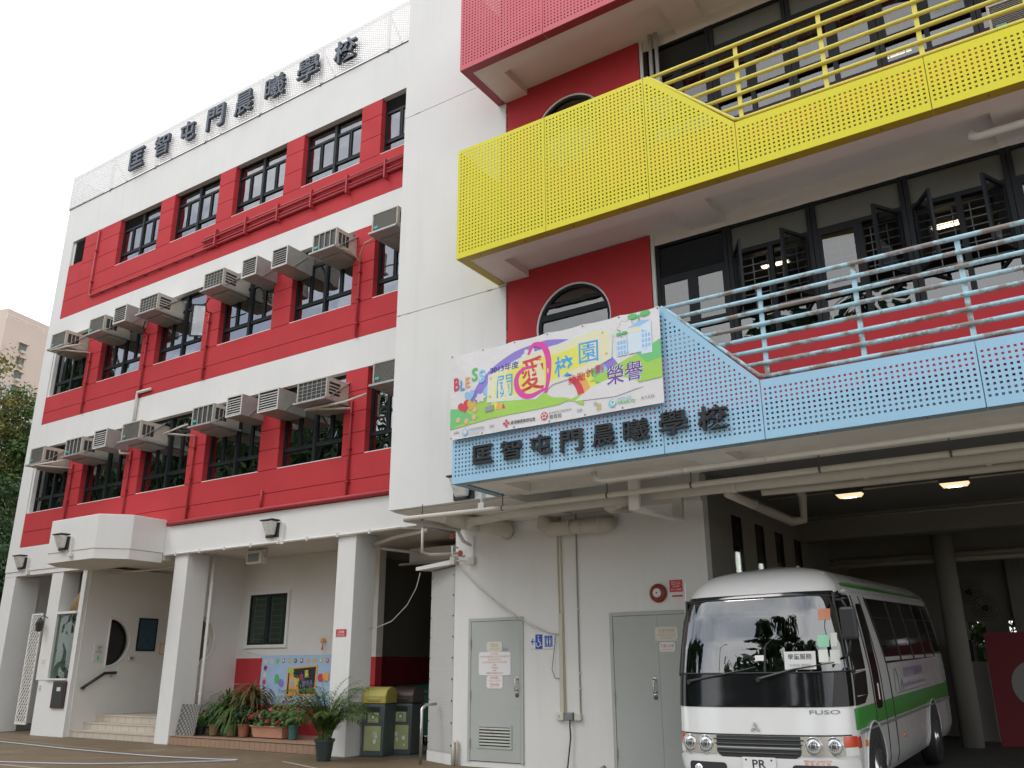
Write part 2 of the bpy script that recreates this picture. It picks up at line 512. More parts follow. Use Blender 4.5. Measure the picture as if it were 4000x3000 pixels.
# ================================================================== ground
g = MB(); g.quad((-400, -200, 0), (300, -200, 0), (300, 400, 0), (-400, 400, 0))
tag(g.build('ground', 'concrete_ground'), 'stained tan concrete yard in front of the school', 'ground', kind='structure')
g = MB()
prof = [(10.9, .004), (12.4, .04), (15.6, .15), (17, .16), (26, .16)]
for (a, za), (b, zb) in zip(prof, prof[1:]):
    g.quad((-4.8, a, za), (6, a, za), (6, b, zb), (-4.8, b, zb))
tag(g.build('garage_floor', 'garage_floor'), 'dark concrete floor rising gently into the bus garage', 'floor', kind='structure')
# painted guide lines and saw joints on the yard
for i, (a, b, w) in enumerate((((-22, 8.15), (-11.4, 8.55), .07), ((-12.3, 11.3), (-9.3, 10.2), .06), ((-24, 11.6), (-17.2, 11.0), .03), ((-16.5, 9.4), (-13.4, 11.5), .02))):
    d = Vector((b[0] - a[0], b[1] - a[1], 0)).normalized(); n = Vector((-d.y, d.x, 0)) * w / 2
    g = MB(); A = Vector((*a, .004)); B = Vector((*b, .004)); g.quad(A - n, B - n, B + n, A + n)
    tag(g.build('ground_marking', 'line_paint'), None, None, kind='structure')
g = MB(); g.quad((-10.8, -7, .004), (7, -7, .004), (7, 10.88, .004), (-10.8, 10.88, .004))
tag(g.build('forecourt', 'apron'), 'pale concrete forecourt in front of the garage', 'ground', kind='structure')
g = MB(); g.box(-14.1, -10.2, 13.0, 18.6, -.02, .006)
tag(g.build('passage_floor', 'garage_floor'), 'grey stone floor of the bin passage', 'floor', kind='structure')

# ================================================================== left wing
YF = 12.4
LW = thing('school_wing', 'four-storey white wing with red bands, dark windows and a row of pillars', 'building', (-17, 14, 0))
def P(mb, name, mat, **kw):
    return mb.build(name, mat, LW, **kw)
XL, XR = -25.03, -8.2
# white bands
def wband(x0, x1, z0, z1, y1=12.75):
    g = MB(); g.box(x0, x1, YF, y1, z0, z1); return P(g, 'wall', 'white_wall')
wband(XL, -24.49, 4.702, 15.3)
wband(-24.488, XR, 14.04, 15.3)
wband(-24.488, XR, 10.80, 11.466)
wband(-24.488, XR, 7.48, 8.19)
wband(XL, -10.4, 4.052, 4.70, 12.8)
g = MB(); g.box(XL, XL + .25, 12.752, 22, 0, 15.3); P(g, 'wall', 'white_wall')
g = MB(); g.box(XL - .02, XR, YF - .015, YF + .1, 15.302, 15.335); P(g, 'coping', 'wall_joint')
g = MB(); g.box(XL + .25, XR, 12.76, 22, 14.6, 15.25); P(g, 'roof', 'soffit')
for z in (4.3, 7.95, 11.3):
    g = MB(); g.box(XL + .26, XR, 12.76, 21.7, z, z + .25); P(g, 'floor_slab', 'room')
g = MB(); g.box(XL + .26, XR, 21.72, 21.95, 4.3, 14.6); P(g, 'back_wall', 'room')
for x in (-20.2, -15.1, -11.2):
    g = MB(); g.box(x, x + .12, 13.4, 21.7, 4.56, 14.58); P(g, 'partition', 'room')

WL = [-24.40] + [-21.98 + 2.538 * k for k in range(5)]
WR = [-22.66] + [-20.06 + 2.538 * k for k in range(4)] + [-9.95]
floors = [  # window z0, z1, red z0, grooves in the sill band, grooves on the piers
    (5.64, 7.48, 4.70, [5.12], [6.10, 6.55, 7.0]),
    (9.02, 10.80, 8.19, [8.535], [9.47, 9.93, 10.37]),
    (12.55, 14.04, 11.466, [12.036], [13.085, 13.62])]
G = .007
def red(x0, x1, z0, z1, y1=12.7):
    g = MB(); g.box(x0, x1, YF, y1, z0 + G, z1 - G)
    P(g, 'wall_panel', 'red_wall')
    g = MB(); g.box(x0 + .002, x1 - .002, YF + .02, y1 - .002, z0 - .001, z1 + .001)
    return g
for fi, (w0, w1, r0, gs, gp) in enumerate(floors):
    back = MB()
    zs = [r0] + gs + [w0]
    for a, b in zip(zs, zs[1:]):
        bk = red(-24.488, XR, a, b); back.add(bk.v, bk.f)
    zs = [w0] + gp + [w1]
    for k in range(5):
        x0, x1 = WR[k], WL[k + 1]
        if fi == 2 and k == 0: x0 = -23.78
        for a, b in zip(zs, zs[1:]):
            bk = red(x0, x1, a, b); back.add(bk.v, bk.f)
    P(back, 'groove', 'red_groove')
# top floor left end: small louvre in the red wall, white reveal beside it
g = MB(); g.box(-24.47, -24.40, YF + .06, 12.7, 13.22, 14.0); P(g, 'reveal', 'white_wall')
zs = [12.55, 13.215]
bk = red(-24.488, -23.785, 12.55, 13.085 + .13)
P(bk, 'groove', 'red_groove')
lv = MB(); lv.box(-24.42, -23.79, YF + .12, YF + .16, 13.23, 14.03); lo = P(lv, 'louvre', 'louvre')
sl = MB(); sl.box(-.31, .31, -.03, .03, -.004, .004); slm = sl.mesh('slat', 'louvre')
for k in range(13):
    inst('slat', slm, lo, (-24.105, YF + .09, 13.27 + k * .058), (R(-35), 0, 0))
# white left reveals of the first window columns
for (w0, w1) in ((5.64, 7.48), (9.02, 10.80)):
    g = MB(); g.box(-24.487, -24.40, YF + .03, 12.7, w0 + .001, w1 - .001); P(g, 'reveal', 'white_wall')

# windows: frame is the window, panes / grille / cards are its sub-parts
def pane(x0, x1, z0, z1, y, par, mat='win_glass', name='pane'):
    g = MB(); g.box(x0, x1, y, y + .006, z0, z1); return g.build(name, mat, par)
def make_window(x0, x1, w0, w1, fi, k):
    y = YF + .17
    g = MB(); t = .038
    top = .34 if fi == 2 else .42
    bot = .36 if fi == 2 else .40
    zb, zt = w0 + bot, w1 - top
    xm = (x0 + x1) / 2
    if k == 5: xm = x0 + .96
    g.box(x0, x0 + t, y - .03, y + .05, w0, w1); g.box(x1 - t, x1, y - .03, y + .05, w0, w1)
    g.box(x0 + t, x1 - t, y - .03, y + .05, w1 - t, w1); g.box(x0 + t, x1 - t, y - .03, y + .05, w0, w0 + t)
    g.box(xm - .038, xm + .038, y - .05, y + .055, w0 + t, w1 - t)
    for a, b in ((x0 + t, xm - .038), (xm + .038, x1 - t)):
        g.box(a, b, y - .028, y + .045, zb - .028, zb + .028); g.box(a, b, y - .026, y + .045, zt - .024, zt + .024)
        c = (a + b) / 2
        g.box(c - .018, c + .018, y - .024, y + .04, zb + .028, zt - .024)
        for q0, q1 in ((a, c - .018), (c + .018, b)):     # sash frames
            g.box(q0, q0 + .022, y - .035, y + .02, zb + .029, zt - .025); g.box(q1 - .022, q1, y - .035, y + .02, zb + .029, zt - .025)
            g.box(q0 + .022, q1 - .022, y - .034, y + .02, zb + .029, zb + .051); g.box(q0 + .022, q1 - .022, y - .034, y + .02, zt - .047, zt - .025)
    w = P(g, 'window', 'frame')
    gm = 'win_glass'
    for i, (a, b) in enumerate(((x0 + t, xm - .038), (xm + .038, x1 - t))):
        c = (a + b) / 2
        if fi == 2 and k in (1, 5) and i == 0:
            lv = MB(); lv.box(a, b, y + .03, y + .04, zt + .024, w1 - t); lo = lv.build('louvre', 'louvre', w)
            sm = MB()
            for q in range(6): sm.bar((a, y, zt + .06 + q * .045), (b, y, zt + .06 + q * .045), .05, .006, (0, .6, 1))
            sm.build('slats', 'louvre', w)
        else:
            pane(a, b, zt + .024, w1 - t, y + .008, w, gm)
        pane(a, b, w0 + t, zb - .028, y + .008, w, gm)
        pane(a + .022, c - .040, zb + .051, zt - .047, y - .004, w, gm)
        pane(c + .040, b - .022, zb + .051, zt - .047, y - .004, w, gm)
    # white security grille behind the glass
    gr = MB(); yb = y + .13
    n = 9 if fi < 2 else 8
    for q in range(n + 1):
        z = w0 + .12 + (w1 - w0 - .24) * q / n
        gr.box(x0 + .05, x1 - .05, yb, yb + .01, z - .006, z + .006)
    m_ = max(4, int((x1 - x0) / .24))
    for q in range(m_ + 1):
        x = x0 + .06 + (x1 - x0 - .12) * q / m_
        gr.box(x - .006, x + .006, yb + .011, yb + .02, w0 + .05, w1 - .05)
    gr.build('grille', 'grille_white', w)
    rr = random.Random(fi * 17 + k)
    if rr.random() < .75:
        cu = MB(); side = rr.choice((0, 1)); cw = rr.uniform(.25, .5)
        xa = x0 + .06 if side == 0 else x1 - .06 - cw
        pts = []
        nn = 14
        for q in range(nn + 1):
            pts.append((xa + cw * q / nn, y + .25 + (.03 if q % 2 else -.03)))
        for a, b in zip(pts, pts[1:]):
            cu.quad((a[0], a[1], w0 + .1), (b[0], b[1], w0 + .1), (b[0], b[1], w1 - .08), (a[0], a[1], w1 - .08))
        cu.build('curtain', 'curtain', w)
    for q in range(rr.choice((1, 2, 2, 3))):
        cw, chh = rr.uniform(.16, .34), rr.uniform(.14, .26)
        xa = rr.uniform(x0 + .1, x1 - .5)
        if xa < xm < xa + cw: xa = xm + .06
        c = MB(); c.box(xa, xa + cw, y + .03, y + .034, w0 + .06, w0 + .06 + chh)
        c.build('notice', rr.choice(('paper', 'paper', 'paper', 'paper_blue', 'paper_green', 'paper_orange')), w)
    return w
for fi, (w0, w1, *_r) in enumerate(floors):
    for k in range(6):
        if fi == 2 and k == 0: continue
        w = make_window(WL[k], WR[k], w0, w1, fi, k)
    sl_ = MB()
# lights inside top rooms stay off; a thin sill line under each window
for fi, (w0, w1, *_r) in enumerate(floors):
    for k in range(6):
        if fi == 2 and k == 0: continue
        g = MB(); g.box(WL[k] + .002, WR[k] - .002, YF + .004, YF + .13, w0 - .006, w0 + .012); P(g, 'sill', 'white_wall_plain')

# one casement standing open on the middle storey
g = MB(); y = YF + .14; x0, x1, z0, z1 = -18.0, -17.62, 9.45, 10.33
h = Vector((-17.6, y, 0)); ang = R(38)
def op(a, d, z): return (h.x - a * math.cos(ang), h.y - a * math.sin(ang) + d, z)
for a0, a1, b0, b1 in ((0, .035, z0, z1), (.36, .395, z0, z1), (.035, .36, z0, z0 + .035), (.035, .36, z1 - .035, z1)):
    g.hexa([op(a0, 0, b0), op(a1, 0, b0), op(a1, .03, b0), op(a0, .03, b0)], [op(a0, 0, b1), op(a1, 0, b1), op(a1, .03, b1), op(a0, .03, b1)])
cs = P(g, 'open_casement', 'frame')
g = MB(); g.quad(op(.035, .015, z0 + .035), op(.36, .015, z0 + .035), op(.36, .015, z1 - .035), op(.035, .015, z1 - .035)); g.build('pane', 'win_glass', cs)

# red drain pipes on the piers
def pipe(pts, r, mat='red_pipe', name='drainpipe', n=8, par=LW):
    g = MB(); g.tube(pts, r, n); return g.build(name, mat, par, smooth=True)
def clip(x, z, par=LW, mat='red_pipe', y=YF - .05):
    g = MB(); g.box(x - .05, x + .05, y - .035, YF + .001, z - .012, z + .012); return g.build('pipe_clip', mat, par)
for k, x in enumerate((-22.42, -19.80, -17.26, -12.2)):
    for (za, zb) in ((8.20, 9.95), (4.78, 6.75)):
        pipe([(x, YF - .045, za), (x, YF - .045, zb), (x, YF - .02, zb + .03)], .026)
        for z in (za + .3, (za + zb) / 2, zb - .25): clip(x, z)
pipe([(-14.72, YF - .045, 4.78), (-14.72, YF - .045, 5.2)], .026)
pipe([(-23.0, YF - .04, 14.0), (-23.0, YF - .05, 11.9), (-22.9, YF - .05, 11.82), (-18.1, YF - .05, 11.83)], .028)
for z in (13.3, 12.3): clip(-23.0, z)
for k in range(7): clip(-22.4 + k * .68, 11.83)
# bundle of red conduits running to the tower
for j, (zz, dy, xa) in enumerate(((12.16, .05, -17.9), (12.05, .10, -17.8), (11.93, .05, -17.8), (11.83, .06, -18.1))):
    pipe([(xa, YF - dy, zz - .08 if j == 0 else zz), (xa + .12, YF - dy, zz), (-9.2, YF - dy, zz + .10 + .02 * j)], .034)
for k in range(6):
    g = MB(); g.box(-17.3 + k * 1.15, -17.26 + k * 1.15, YF - .15, YF + .001, 11.78, 12.25); P(g, 'pipe_clip', 'red_pipe')
# thick red pipe along the foot of the first storey
pipe([(-17.9, YF - .05, 4.755), (-14.5, YF - .05, 4.765), (-9.2, YF - .05, 4.755)], .05)
for k in range(5): clip(-17.2 + k * 1.5, 4.76)
# white vent pipe between the storeys
pipe([(-19.86, YF - .05, 7.2), (-19.86, YF - .05, 8.25), (-19.84, YF - .05, 8.33), (-19.3, YF - .05, 8.33)], .04, 'pipe_white')

# ---------------- roof screen of perforated panels
def perf(name, mat, par, x0, x1, z0, topf, y, hole, pitch, ml, mb_, mt, th=.012, stagger=False, axis='x', fixed=0):
    """perforated sheet between x0 and x1 from z0 to topf(x); square holes are real openings"""
    g = MB()
    ncol = int((x1 - x0 - 2 * ml) / pitch + 1e-6) + 1
    off = ((x1 - x0) - (ncol - 1) * pitch) / 2
    def pt(a, b, d):
        return (a, y + d, b) if axis == 'x' else (fixed + d, a, b)
    vs = []; fs = []
    def q(a, b, c, d, dd):
        n = len(vs); vs.extend((pt(*a, dd), pt(*b, dd), pt(*c, dd), pt(*d, dd))); fs.append((n, n + 1, n + 2, n + 3))
    def wall(a, b):
        n = len(vs); vs.extend((pt(*a, 0), pt(*b, 0), pt(*b, th), pt(*a, th))); fs.append((n, n + 1, n + 2, n + 3))
    px = x0
    h2 = hole / 2
    for i in range(ncol):
        cx = x0 + off + i * pitch
        a, b = cx - h2, cx + h2
        for d in (0, th): q((px, z0), (a, z0), (a, topf(a)), (px, topf(px)), d)
        tz = min(topf(a), topf(b)) - mt
        zc = z0 + mb_ + (pitch / 2 if stagger and i % 2 else 0)
        prev = z0
        while zc + h2 <= tz:
            for d in (0, th): q((a, prev), (b, prev), (b, zc - h2), (a, zc - h2), d)
            wall((a, zc - h2), (b, zc - h2)); wall((b, zc - h2), (b, zc + h2)); wall((b, zc + h2), (a, zc + h2)); wall((a, zc + h2), (a, zc - h2))
            prev = zc + h2; zc += pitch
        for d in (0, th): q((a, prev), (b, prev), (b, topf(b)), (a, topf(a)), d)
        px = b
    for d in (0, th): q((px, z0), (x1, z0), (x1, topf(x1)), (px, topf(px)), d)
    wall((x0, z0), (x1, z0)); wall((x1, z0), (x1, topf(x1))); wall((x1, topf(x1)), (x0, topf(x0))); wall((x0, topf(x0)), (x0, z0))
    g.v = vs; g.f = fs; g.mi = [0] * len(fs)
    return g.build(name, mat, par, recalc=False)

RS = thing('roof_screen', 'white perforated metal screen along the roof edge of the red and white wing', 'screen', (-17, 12.4, 15.3))
seams = [-25.05, -22.845, -20.62, -18.40, -16.18, -13.95, -11.72, -9.49, -8.2]
for a, b in zip(seams, seams[1:]):
    perf('screen_panel', 'white_panel', RS, a + .006, b - .006, 15.338, lambda x: 16.47, 12.36, .034, .064, .05, .08, .06, stagger=True)
perf('screen_panel', 'white_panel', RS, 12.40, 14.6, 15.338, lambda x: 16.47, 0, .034, .064, .05, .08, .06, stagger=True, axis='y', fixed=-25.05)
for x in seams[1:-1]:
    g = MB(); g.box(x - .03, x + .03, 12.40, 12.45, 15.26, 16.44); g.build('post', 'white_panel', RS)
    g = MB(); g.bar((x, 12.45, 16.3), (x, 13.4, 15.3), .04, .04); g.build('brace', 'white_panel', RS)
g = MB(); g.box(-25.0, -8.2, 12.40, 12.44, 16.40, 16.44); g.build('top_rail', 'white_panel', RS)

# ---------------- raised characters
def char_sign(name, label, chars, boxes, y, depth, mats, par_loc, bold):
    t = thing(name, label, 'sign', par_loc)
    for ch, (x0, x1, z0, z1) in zip(chars, boxes):
        w = (x1 - x0); h_ = (z1 - z0)
        o = text('character', ch, mats[0], t, ((x0 + x1) / 2, y - depth / 2, (z0 + z1) / 2), 1.0, fit=(w, h_), bold=bold * (.35 if ch in '曦學' else .55 if ch in '智晨' else 1), depth=.5)
        o.scale = (1, 1, depth)
        if len(mats) > 1:
            o.data.materials.append(MAT[mats[1]])
            for pl in o.data.polygons:
                if abs(pl.normal.z) < .5: pl.material_index = 1
    return t
ROOFC = '匡智屯門晨曦學校'
rb = [(-21.80, -21.13, 15.50, 16.14), (-20.60, -19.93, 15.50, 16.16), (-19.40, -18.76, 15.52, 16.14), (-18.24, -17.54, 15.48, 16.17),
      (-17.08, -16.38, 15.48, 16.17), (-15.89, -15.16, 15.50, 16.16), (-14.70, -13.93, 15.50, 16.16), (-13.40, -12.66, 15.50, 16.14)]
rb = [(a * 12.26 / 12.3, b * 12.26 / 12.3, c, d) for a, b, c, d in rb]
char_sign('school_name_sign', 'raised slate grey Chinese characters on the white roof screen', ROOFC, rb, 12.30, .09, ('sign_slate', 'sign_side'), (-17, 12.3, 15.4), .016)

# ================================================================== ground storey of the left wing
# pillars
for (x0, x1) in ((-17.55, -17.08), (-12.40, -11.92)):
    g = MB(); g.box(x0, x1, YF + .012, 13.0, 0, 4.051); P(g, 'pillar', 'white_wall', bevel=.01)
# porch ceiling and beams
g = MB(); g.box(XL + .25, -10.45, 12.8, 18, 4.06, 4.28); P(g, 'porch_ceiling', 'soffit')
g = MB(); g.tube([(-17.9, YF - .03, 4.035), (-12, YF - .03, 4.03), (-10.75, YF - .03, 4.05), (-10.4, YF + .2, 4.03)], .03, 6); P(g, 'conduit', 'pipe_white')
for k in range(8):
    g = MB(); g.box(-17.5 + k * .85, -17.45 + k * .85, YF - .065, YF + .001, 3.99, 4.07); P(g, 'pipe_clip', 'pipe_white')
g = MB(); g.box(XL, -17.98, YF + .02, YF + .3, 3.93, 4.051); P(g, 'beam', 'white_wall')
# plant porch: back wall with red dado, left partition with a round opening
g = MB(); g.box(-17.3, -12.9, 14.2, 14.4, 1.765, 4.06); pw = P(g, 'porch_wall', 'white_wall_plain')
for (z0, z1) in ((.17, .62), (.63, 1.19), (1.20, 1.763)):
    g = MB(); g.box(-17.298, -12.9, 14.205, 14.4, z0, z1); P(g, 'wall_panel', 'red_wall')
g = MB(); g.box(-14.4, -14.2, 14.41, 19, 1.8, 4.06); P(g, 'passage_wall', 'garage_wall')
g = MB(); g.box(-14.4, -14.2, 14.41, 19, 0, 1.798); P(g, 'passage_wall', 'dark_red')
g = MB(); g.box(-14.4, -9.4, 18.6, 18.8, 1.8, 4.3); P(g, 'passage_wall', 'garage_wall')
g = MB(); g.box(-14.4, -9.4, 18.6, 18.8, 0, 1.798); P(g, 'passage_wall', 'dark_red')
def ring_wall(name, mat, xw, th, y0, y1, z0, z1, cy, cz, r, cut=None, n=48, oc=None):
    """wall slab at x=xw..xw+th with a round opening (optionally only y >= cut)"""
    g = MB()
    pts = []
    for k in range(n):
        t = 2 * math.pi * k / n
        a, b = (oc if oc is not None else cy) + r * math.cos(t), cz + r * math.sin(t)
        if cut is not None: a = max(a, cut)
        pts.append((a, b))
    ext = []
    for a, b in pts:
        dy, dz = a - cy, b - cz
        if abs(dy) + abs(dz) < 1e-6: dy = -1e-3
        k = min(((y1 - cy) / dy if dy > 1e-9 else 1e9), ((y0 - cy) / dy if dy < -1e-9 else 1e9), ((z1 - cz) / dz if dz > 1e-9 else 1e9), ((z0 - cz) / dz if dz < -1e-9 else 1e9))
        ext.append((cy + dy * k, cz + dz * k))
    corners = [(y1, z1), (y0, z1), (y0, z0), (y1, z0)]
    out = list(ext)
    for c in corners:      # snap the nearest ray to each corner
        j = min(range(n), key=lambda i: (ext[i][0] - c[0]) ** 2 + (ext[i][1] - c[1]) ** 2); out[j] = c
    for d in (xw, xw + th):
        vs = [(d, a, b) for a, b in pts] + [(d, a, b) for a, b in out]
        g.add(vs, [(i, (i + 1) % n, n + (i + 1) % n, n + i) for i in range(n)])
    vs = [(xw, a, b) for a, b in pts] + [(xw + th, a, b) for a, b in pts]
    g.add(vs, [(i, (i + 1) % n, n + (i + 1) % n, n + i) for i in range(n)])
    vs = [(xw, a, b) for a, b in out] + [(xw + th, a, b) for a, b in out]
    g.add(vs, [(i, (i + 1) % n, n + (i + 1) % n, n + i) for i in range(n)])
    return P(g, name, mat), pts
w_, pts = ring_wall('porch_partition', 'white_wall_plain', -17.48, .18, 13.0, 14.2, .17, 4.06, 13.2, 2.155, .62, cut=13.02, oc=12.89)
g = MB(); g.tube([(-17.295, a, b) for a, b in pts], .028, 6, closed=True); P(g, 'opening_trim', 'white_wall', smooth=True)
# porch window
g = MB(); x0, x1, z0, z1, y = -16.93, -15.66, 2.06, 3.20, 14.2
for a in ((x0 - .07, x0, z0 - .07, z1 + .07), (x1, x1 + .07, z0 - .07, z1 + .07), (x0, x1, z1, z1 + .07), (x0, x1, z0 - .07, z0)):
    g.box(a[0], a[1], y - .05, y + .002, a[2], a[3])
P(g, 'window_surround', 'white_wall')
g = MB()
for a in ((x0, x0 + .05, z0, z1), (x1 - .05, x1, z0, z1), (x0 + .05, x1 - .05, z1 - .05, z1), (x0 + .05, x1 - .05, z0, z0 + .05), ((x0 + x1) / 2 - .06, (x0 + x1) / 2 + .06, z0 + .05, z1 - .05)):
    g.box(a[0], a[1], y - .035, y - .004, a[2], a[3])
pwn = P(g, 'window', 'frame')
g = MB(); g.box(x0 + .05, x1 - .05, y - .006, y - .003, z0 + .05, z1 - .05); g.build('backing', 'window_dim', pwn)
gr = MB()
for xa, xb in ((x0 + .18, x0 + .52), (x1 - .52, x1 - .18)):
    for xx in (xa, xb): gr.box(xx - .008, xx + .008, y - .014, y - .008, z0 + .05, z1 - .05)
    for q in range(8):
        zz = z0 + .12 + q * .13; gr.box(xa, xb, y - .014, y - .008, zz - .006, zz + .006)
gr.build('grille', 'grille_white', pwn)
g = MB(); g.box(x0 + .05, x1 - .05, y - .026, y - .022, z0 + .05, z1 - .05); g.build('pane', 'case_glass', pwn)

# tiled plinth of the plant porch: top slab and a row of facing tiles
g = MB(); g.box(-17.06, -12.42, 12.46, 14.2, .0, .17); P(g, 'plinth', 'tile_brown')
g = MB(); g.box(-17.06, -12.42, 12.452, 12.459, 0, .168); P(g, 'joint', 'tile_dark')
tm = MB(); tm.box(0, .142, 0, .012, 0, .148); tmm = tm.mesh('tile', 'tile_brown')
for k in range(31):
    inst('tile', tmm, LW, (-17.055 + k * .1497 + 17, 12.437 - 14, .008))
g = MB(); g.box(-17.06, -12.42, 12.43, 12.70, .1705, .186); P(g, 'nosing', 'tile_brown', bevel=.005)
# entrance: bow canopy
cp = [(-20.85, 12.399), (-20.9, 11.52), (-20.37, 10.97), (-18.48, 10.97), (-17.97, 11.52), (-18.0, 12.399)]
cx, cy = -19.43, 11.9
g = MB(); g.prism(cp, lambda a, b, d: (a, b, d), 4.09, 4.86); P(g, 'canopy', 'white_wall', bevel=.012)
cp2 = [(cx + (a - cx) * .985, cy + (b - cy) * .985) for a, b in cp]
g = MB(); g.prism([(a, min(b, 12.397)) for a, b in cp2], lambda a, b, d: (a, b, d), 3.87, 4.089); P(g, 'canopy_soffit', 'white_wall')
# entrance side wall with the half-moon window
XS = -21.1
w_, pts = ring_wall('entrance_wall', 'white_wall_plain', XS - .2, .2, 12.56, 15.2, 0, 4.0, 13.28, 2.18, .58, cut=13.26)
g = MB(); g.tube([(XS + .005, a, b) for a, b in pts], .025, 6, closed=True); P(g, 'opening_trim', 'white_wall', smooth=True)
g = MB(); g.box(XS - .13, XS - .12, 13.2, 13.9, 1.5, 2.85); P(g, 'pane', 'win_glass_dark')
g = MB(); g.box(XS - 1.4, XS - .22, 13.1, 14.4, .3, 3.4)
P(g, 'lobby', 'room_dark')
g = MB(); g.box(XS, -17.3, 15.2, 15.4, 0, 4.06); P(g, 'entrance_back_wall', 'white_wall_plain')
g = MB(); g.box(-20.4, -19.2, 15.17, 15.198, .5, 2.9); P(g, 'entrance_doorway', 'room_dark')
# steps, each a slab with a nosing
for k, (y0, z) in enumerate(((12.62, .16), (12.92, .32), (13.22, .48))):
    g = MB(); g.box(XS + .002, -17.56, y0, 15.19, z - .159, z); st = P(g, 'step', 'step_tile')
    g = MB(); g.box(XS + .002, -17.56, y0 - .015, y0 + .05, z - .025, z + .004); g.build('nosing', 'step_tile', st)
    for q in range(11):
        g = MB(); xx = XS + .3 + q * .31; g.box(xx, xx + .006, y0 - .002, y0 + .001, z - .15, z - .03); g.build('joint', 'tile_dark', st)
# handrail
g = MB(); X = XS + .09
g.tube([(X, 12.68, 1.09), (X, 13.24, 1.44), (X, 13.55, 1.45)], .035, 10); hr = P(g, 'handrail', 'black_plastic', smooth=True)
g = MB()
for (yy, zz) in ((12.78, 1.12), (13.45, 1.42)): g.tube([(X, yy, zz), (X - .03, yy, zz - .06), (XS - .005, yy, zz - .06)], .012, 6)
g.build('bracket', 'steel', hr)
# front wall left of the steps
fx0, fx1 = -22.55, -21.12
g = MB(); g.box(fx0, fx1, 12.45, 12.62, 0, 1.28); P(g, 'front_wall', 'white_wall')
g = MB(); g.box(-22.68, -22.16, 12.44, 13.0, 1.282, 4.05); P(g, 'pillar', 'white_wall')
g = MB(); g.box(-21.3, fx1, 12.46, 12.559, 1.282, 4.0); P(g, 'front_wall', 'white_wall')
g = MB(); g.box(-22.158, -21.302, 12.42, 12.75, 2.86, 2.92); P(g, 'ledge', 'white_wall')
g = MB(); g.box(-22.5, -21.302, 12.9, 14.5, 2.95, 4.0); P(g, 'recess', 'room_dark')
g = MB(); g.box(-22.158, -21.302, 12.40, 12.8, 1.283, 1.32); P(g, 'ledge', 'white_wall')
g = MB(); g.box(-22.158, -21.7, 12.86, 12.89, 1.33, 2.85); P(g, 'recess', 'garage_wall')
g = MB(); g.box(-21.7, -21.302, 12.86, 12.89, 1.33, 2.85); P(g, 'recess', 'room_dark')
g = MB(); g.box(-22.156, -21.304, 12.50, 12.508, 1.33, 2.85); P(g, 'pane', 'case_glass')
# far left end: white pier and wall set back
g = MB(); g.box(-25.02, -24.46, YF + .025, 13.1, 0, 3.928); P(g, 'pillar', 'white_wall')
g = MB(); g.box(-24.46, -22.6, 14.4, 14.6, 0, 4.06); P(g, 'porch_wall', 'white_wall_plain')
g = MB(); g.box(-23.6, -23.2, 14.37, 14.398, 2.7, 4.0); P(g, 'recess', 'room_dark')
# rain pipe on the left pillar
pipe([(-16.98, 13.05, 4.05), (-16.98, 13.05, .9), (-16.98, 13.05, .25)], .04, 'pipe_white', 'rain_pipe')
for z in (3.4, 2.2, 1.0):
    g = MB(); g.tube([(-16.98, 13.05, z - .02), (-16.98, 13.05, z + .02)], .05, 10); P(g, 'pipe_clip', 'pipe_white')
pipe([(-20.9, 12.9, 3.86), (-19.5, 13.0, 3.84), (-17.6, 13.2, 3.92)], .03, 'pipe_white', 'conduit')
# duct and services over the bin passage
g = MB(); g.box(-11.9, -10.7, 14.0, 15.4, 3.62, 3.9); P(g, 'duct', 'white_wall_plain')
g = MB(); g.box(-12.1, -10.5, 13.9, 14.0, 3.56, 3.60); P(g, 'duct_support', 'galv')
pipe([(-11.95, 12.9, 3.86), (-11.2, 12.7, 3.93), (-10.3, 12.6, 3.98)], .04, 'pipe_white', 'sprinkler_pipe')
pipe([(-11.8, 13.0, 3.8), (-11.2, 15.0, 3.75)], .03, 'pipe_white', 'sprinkler_pipe')
# ================================================================== right wing with the tower, balconies and garage
YB, YT, YW = 9.3, 10.42, 10.52
RW = thing('balcony_wing', 'white wing with plain stair tower, red walls, round windows and bus garage below', 'building', (-5, 12, 0))
def Q(mb, name, mat, **kw):
    return mb.build(name, mat, RW, **kw)
TX0, TX1 = -9.335, -7.045
zj = [3.93, 7.31, 11.33, 16.9]
for a, b in zip(zj, zj[1:]):
    g = MB(); g.box(TX0, TX1, YT, 12.39, a + .004, b - .004); Q(g, 'wall', 'white_wall', bevel=.006)
g = MB(); g.box(TX0 + .01, TX1 - .002, YT + .012, 12.38, 3.94, 16.88); Q(g, 'wall_joint', 'wall_joint')
# ragged sealant crumbs along the joints
rr = random.Random(3)
g = MB()
for zz in (7.31, 11.33):
    x = TX0 + .02
    while x < TX1 - .05:
        w = rr.uniform(.03, .18); h_ = rr.uniform(.004, .013)
        if rr.random() < .45: g.box(x, x + w, YT - .002, YT + .004, zz - h_, zz + h_)
        x += w + rr.uniform(.02, .2)
Q(g, 'joint_sealant', 'wall_joint')
g = MB(); zz = 4.1
while zz < 12:
    h_ = rr.uniform(.05, .3); w = rr.uniform(.006, .014)
    g.box(TX1 - .001, TX1 + w, YT - .001, YT + .012, zz, zz + h_); zz += h_ + rr.uniform(0, .15)
Q(g, 'joint_sealant', 'wall_joint')

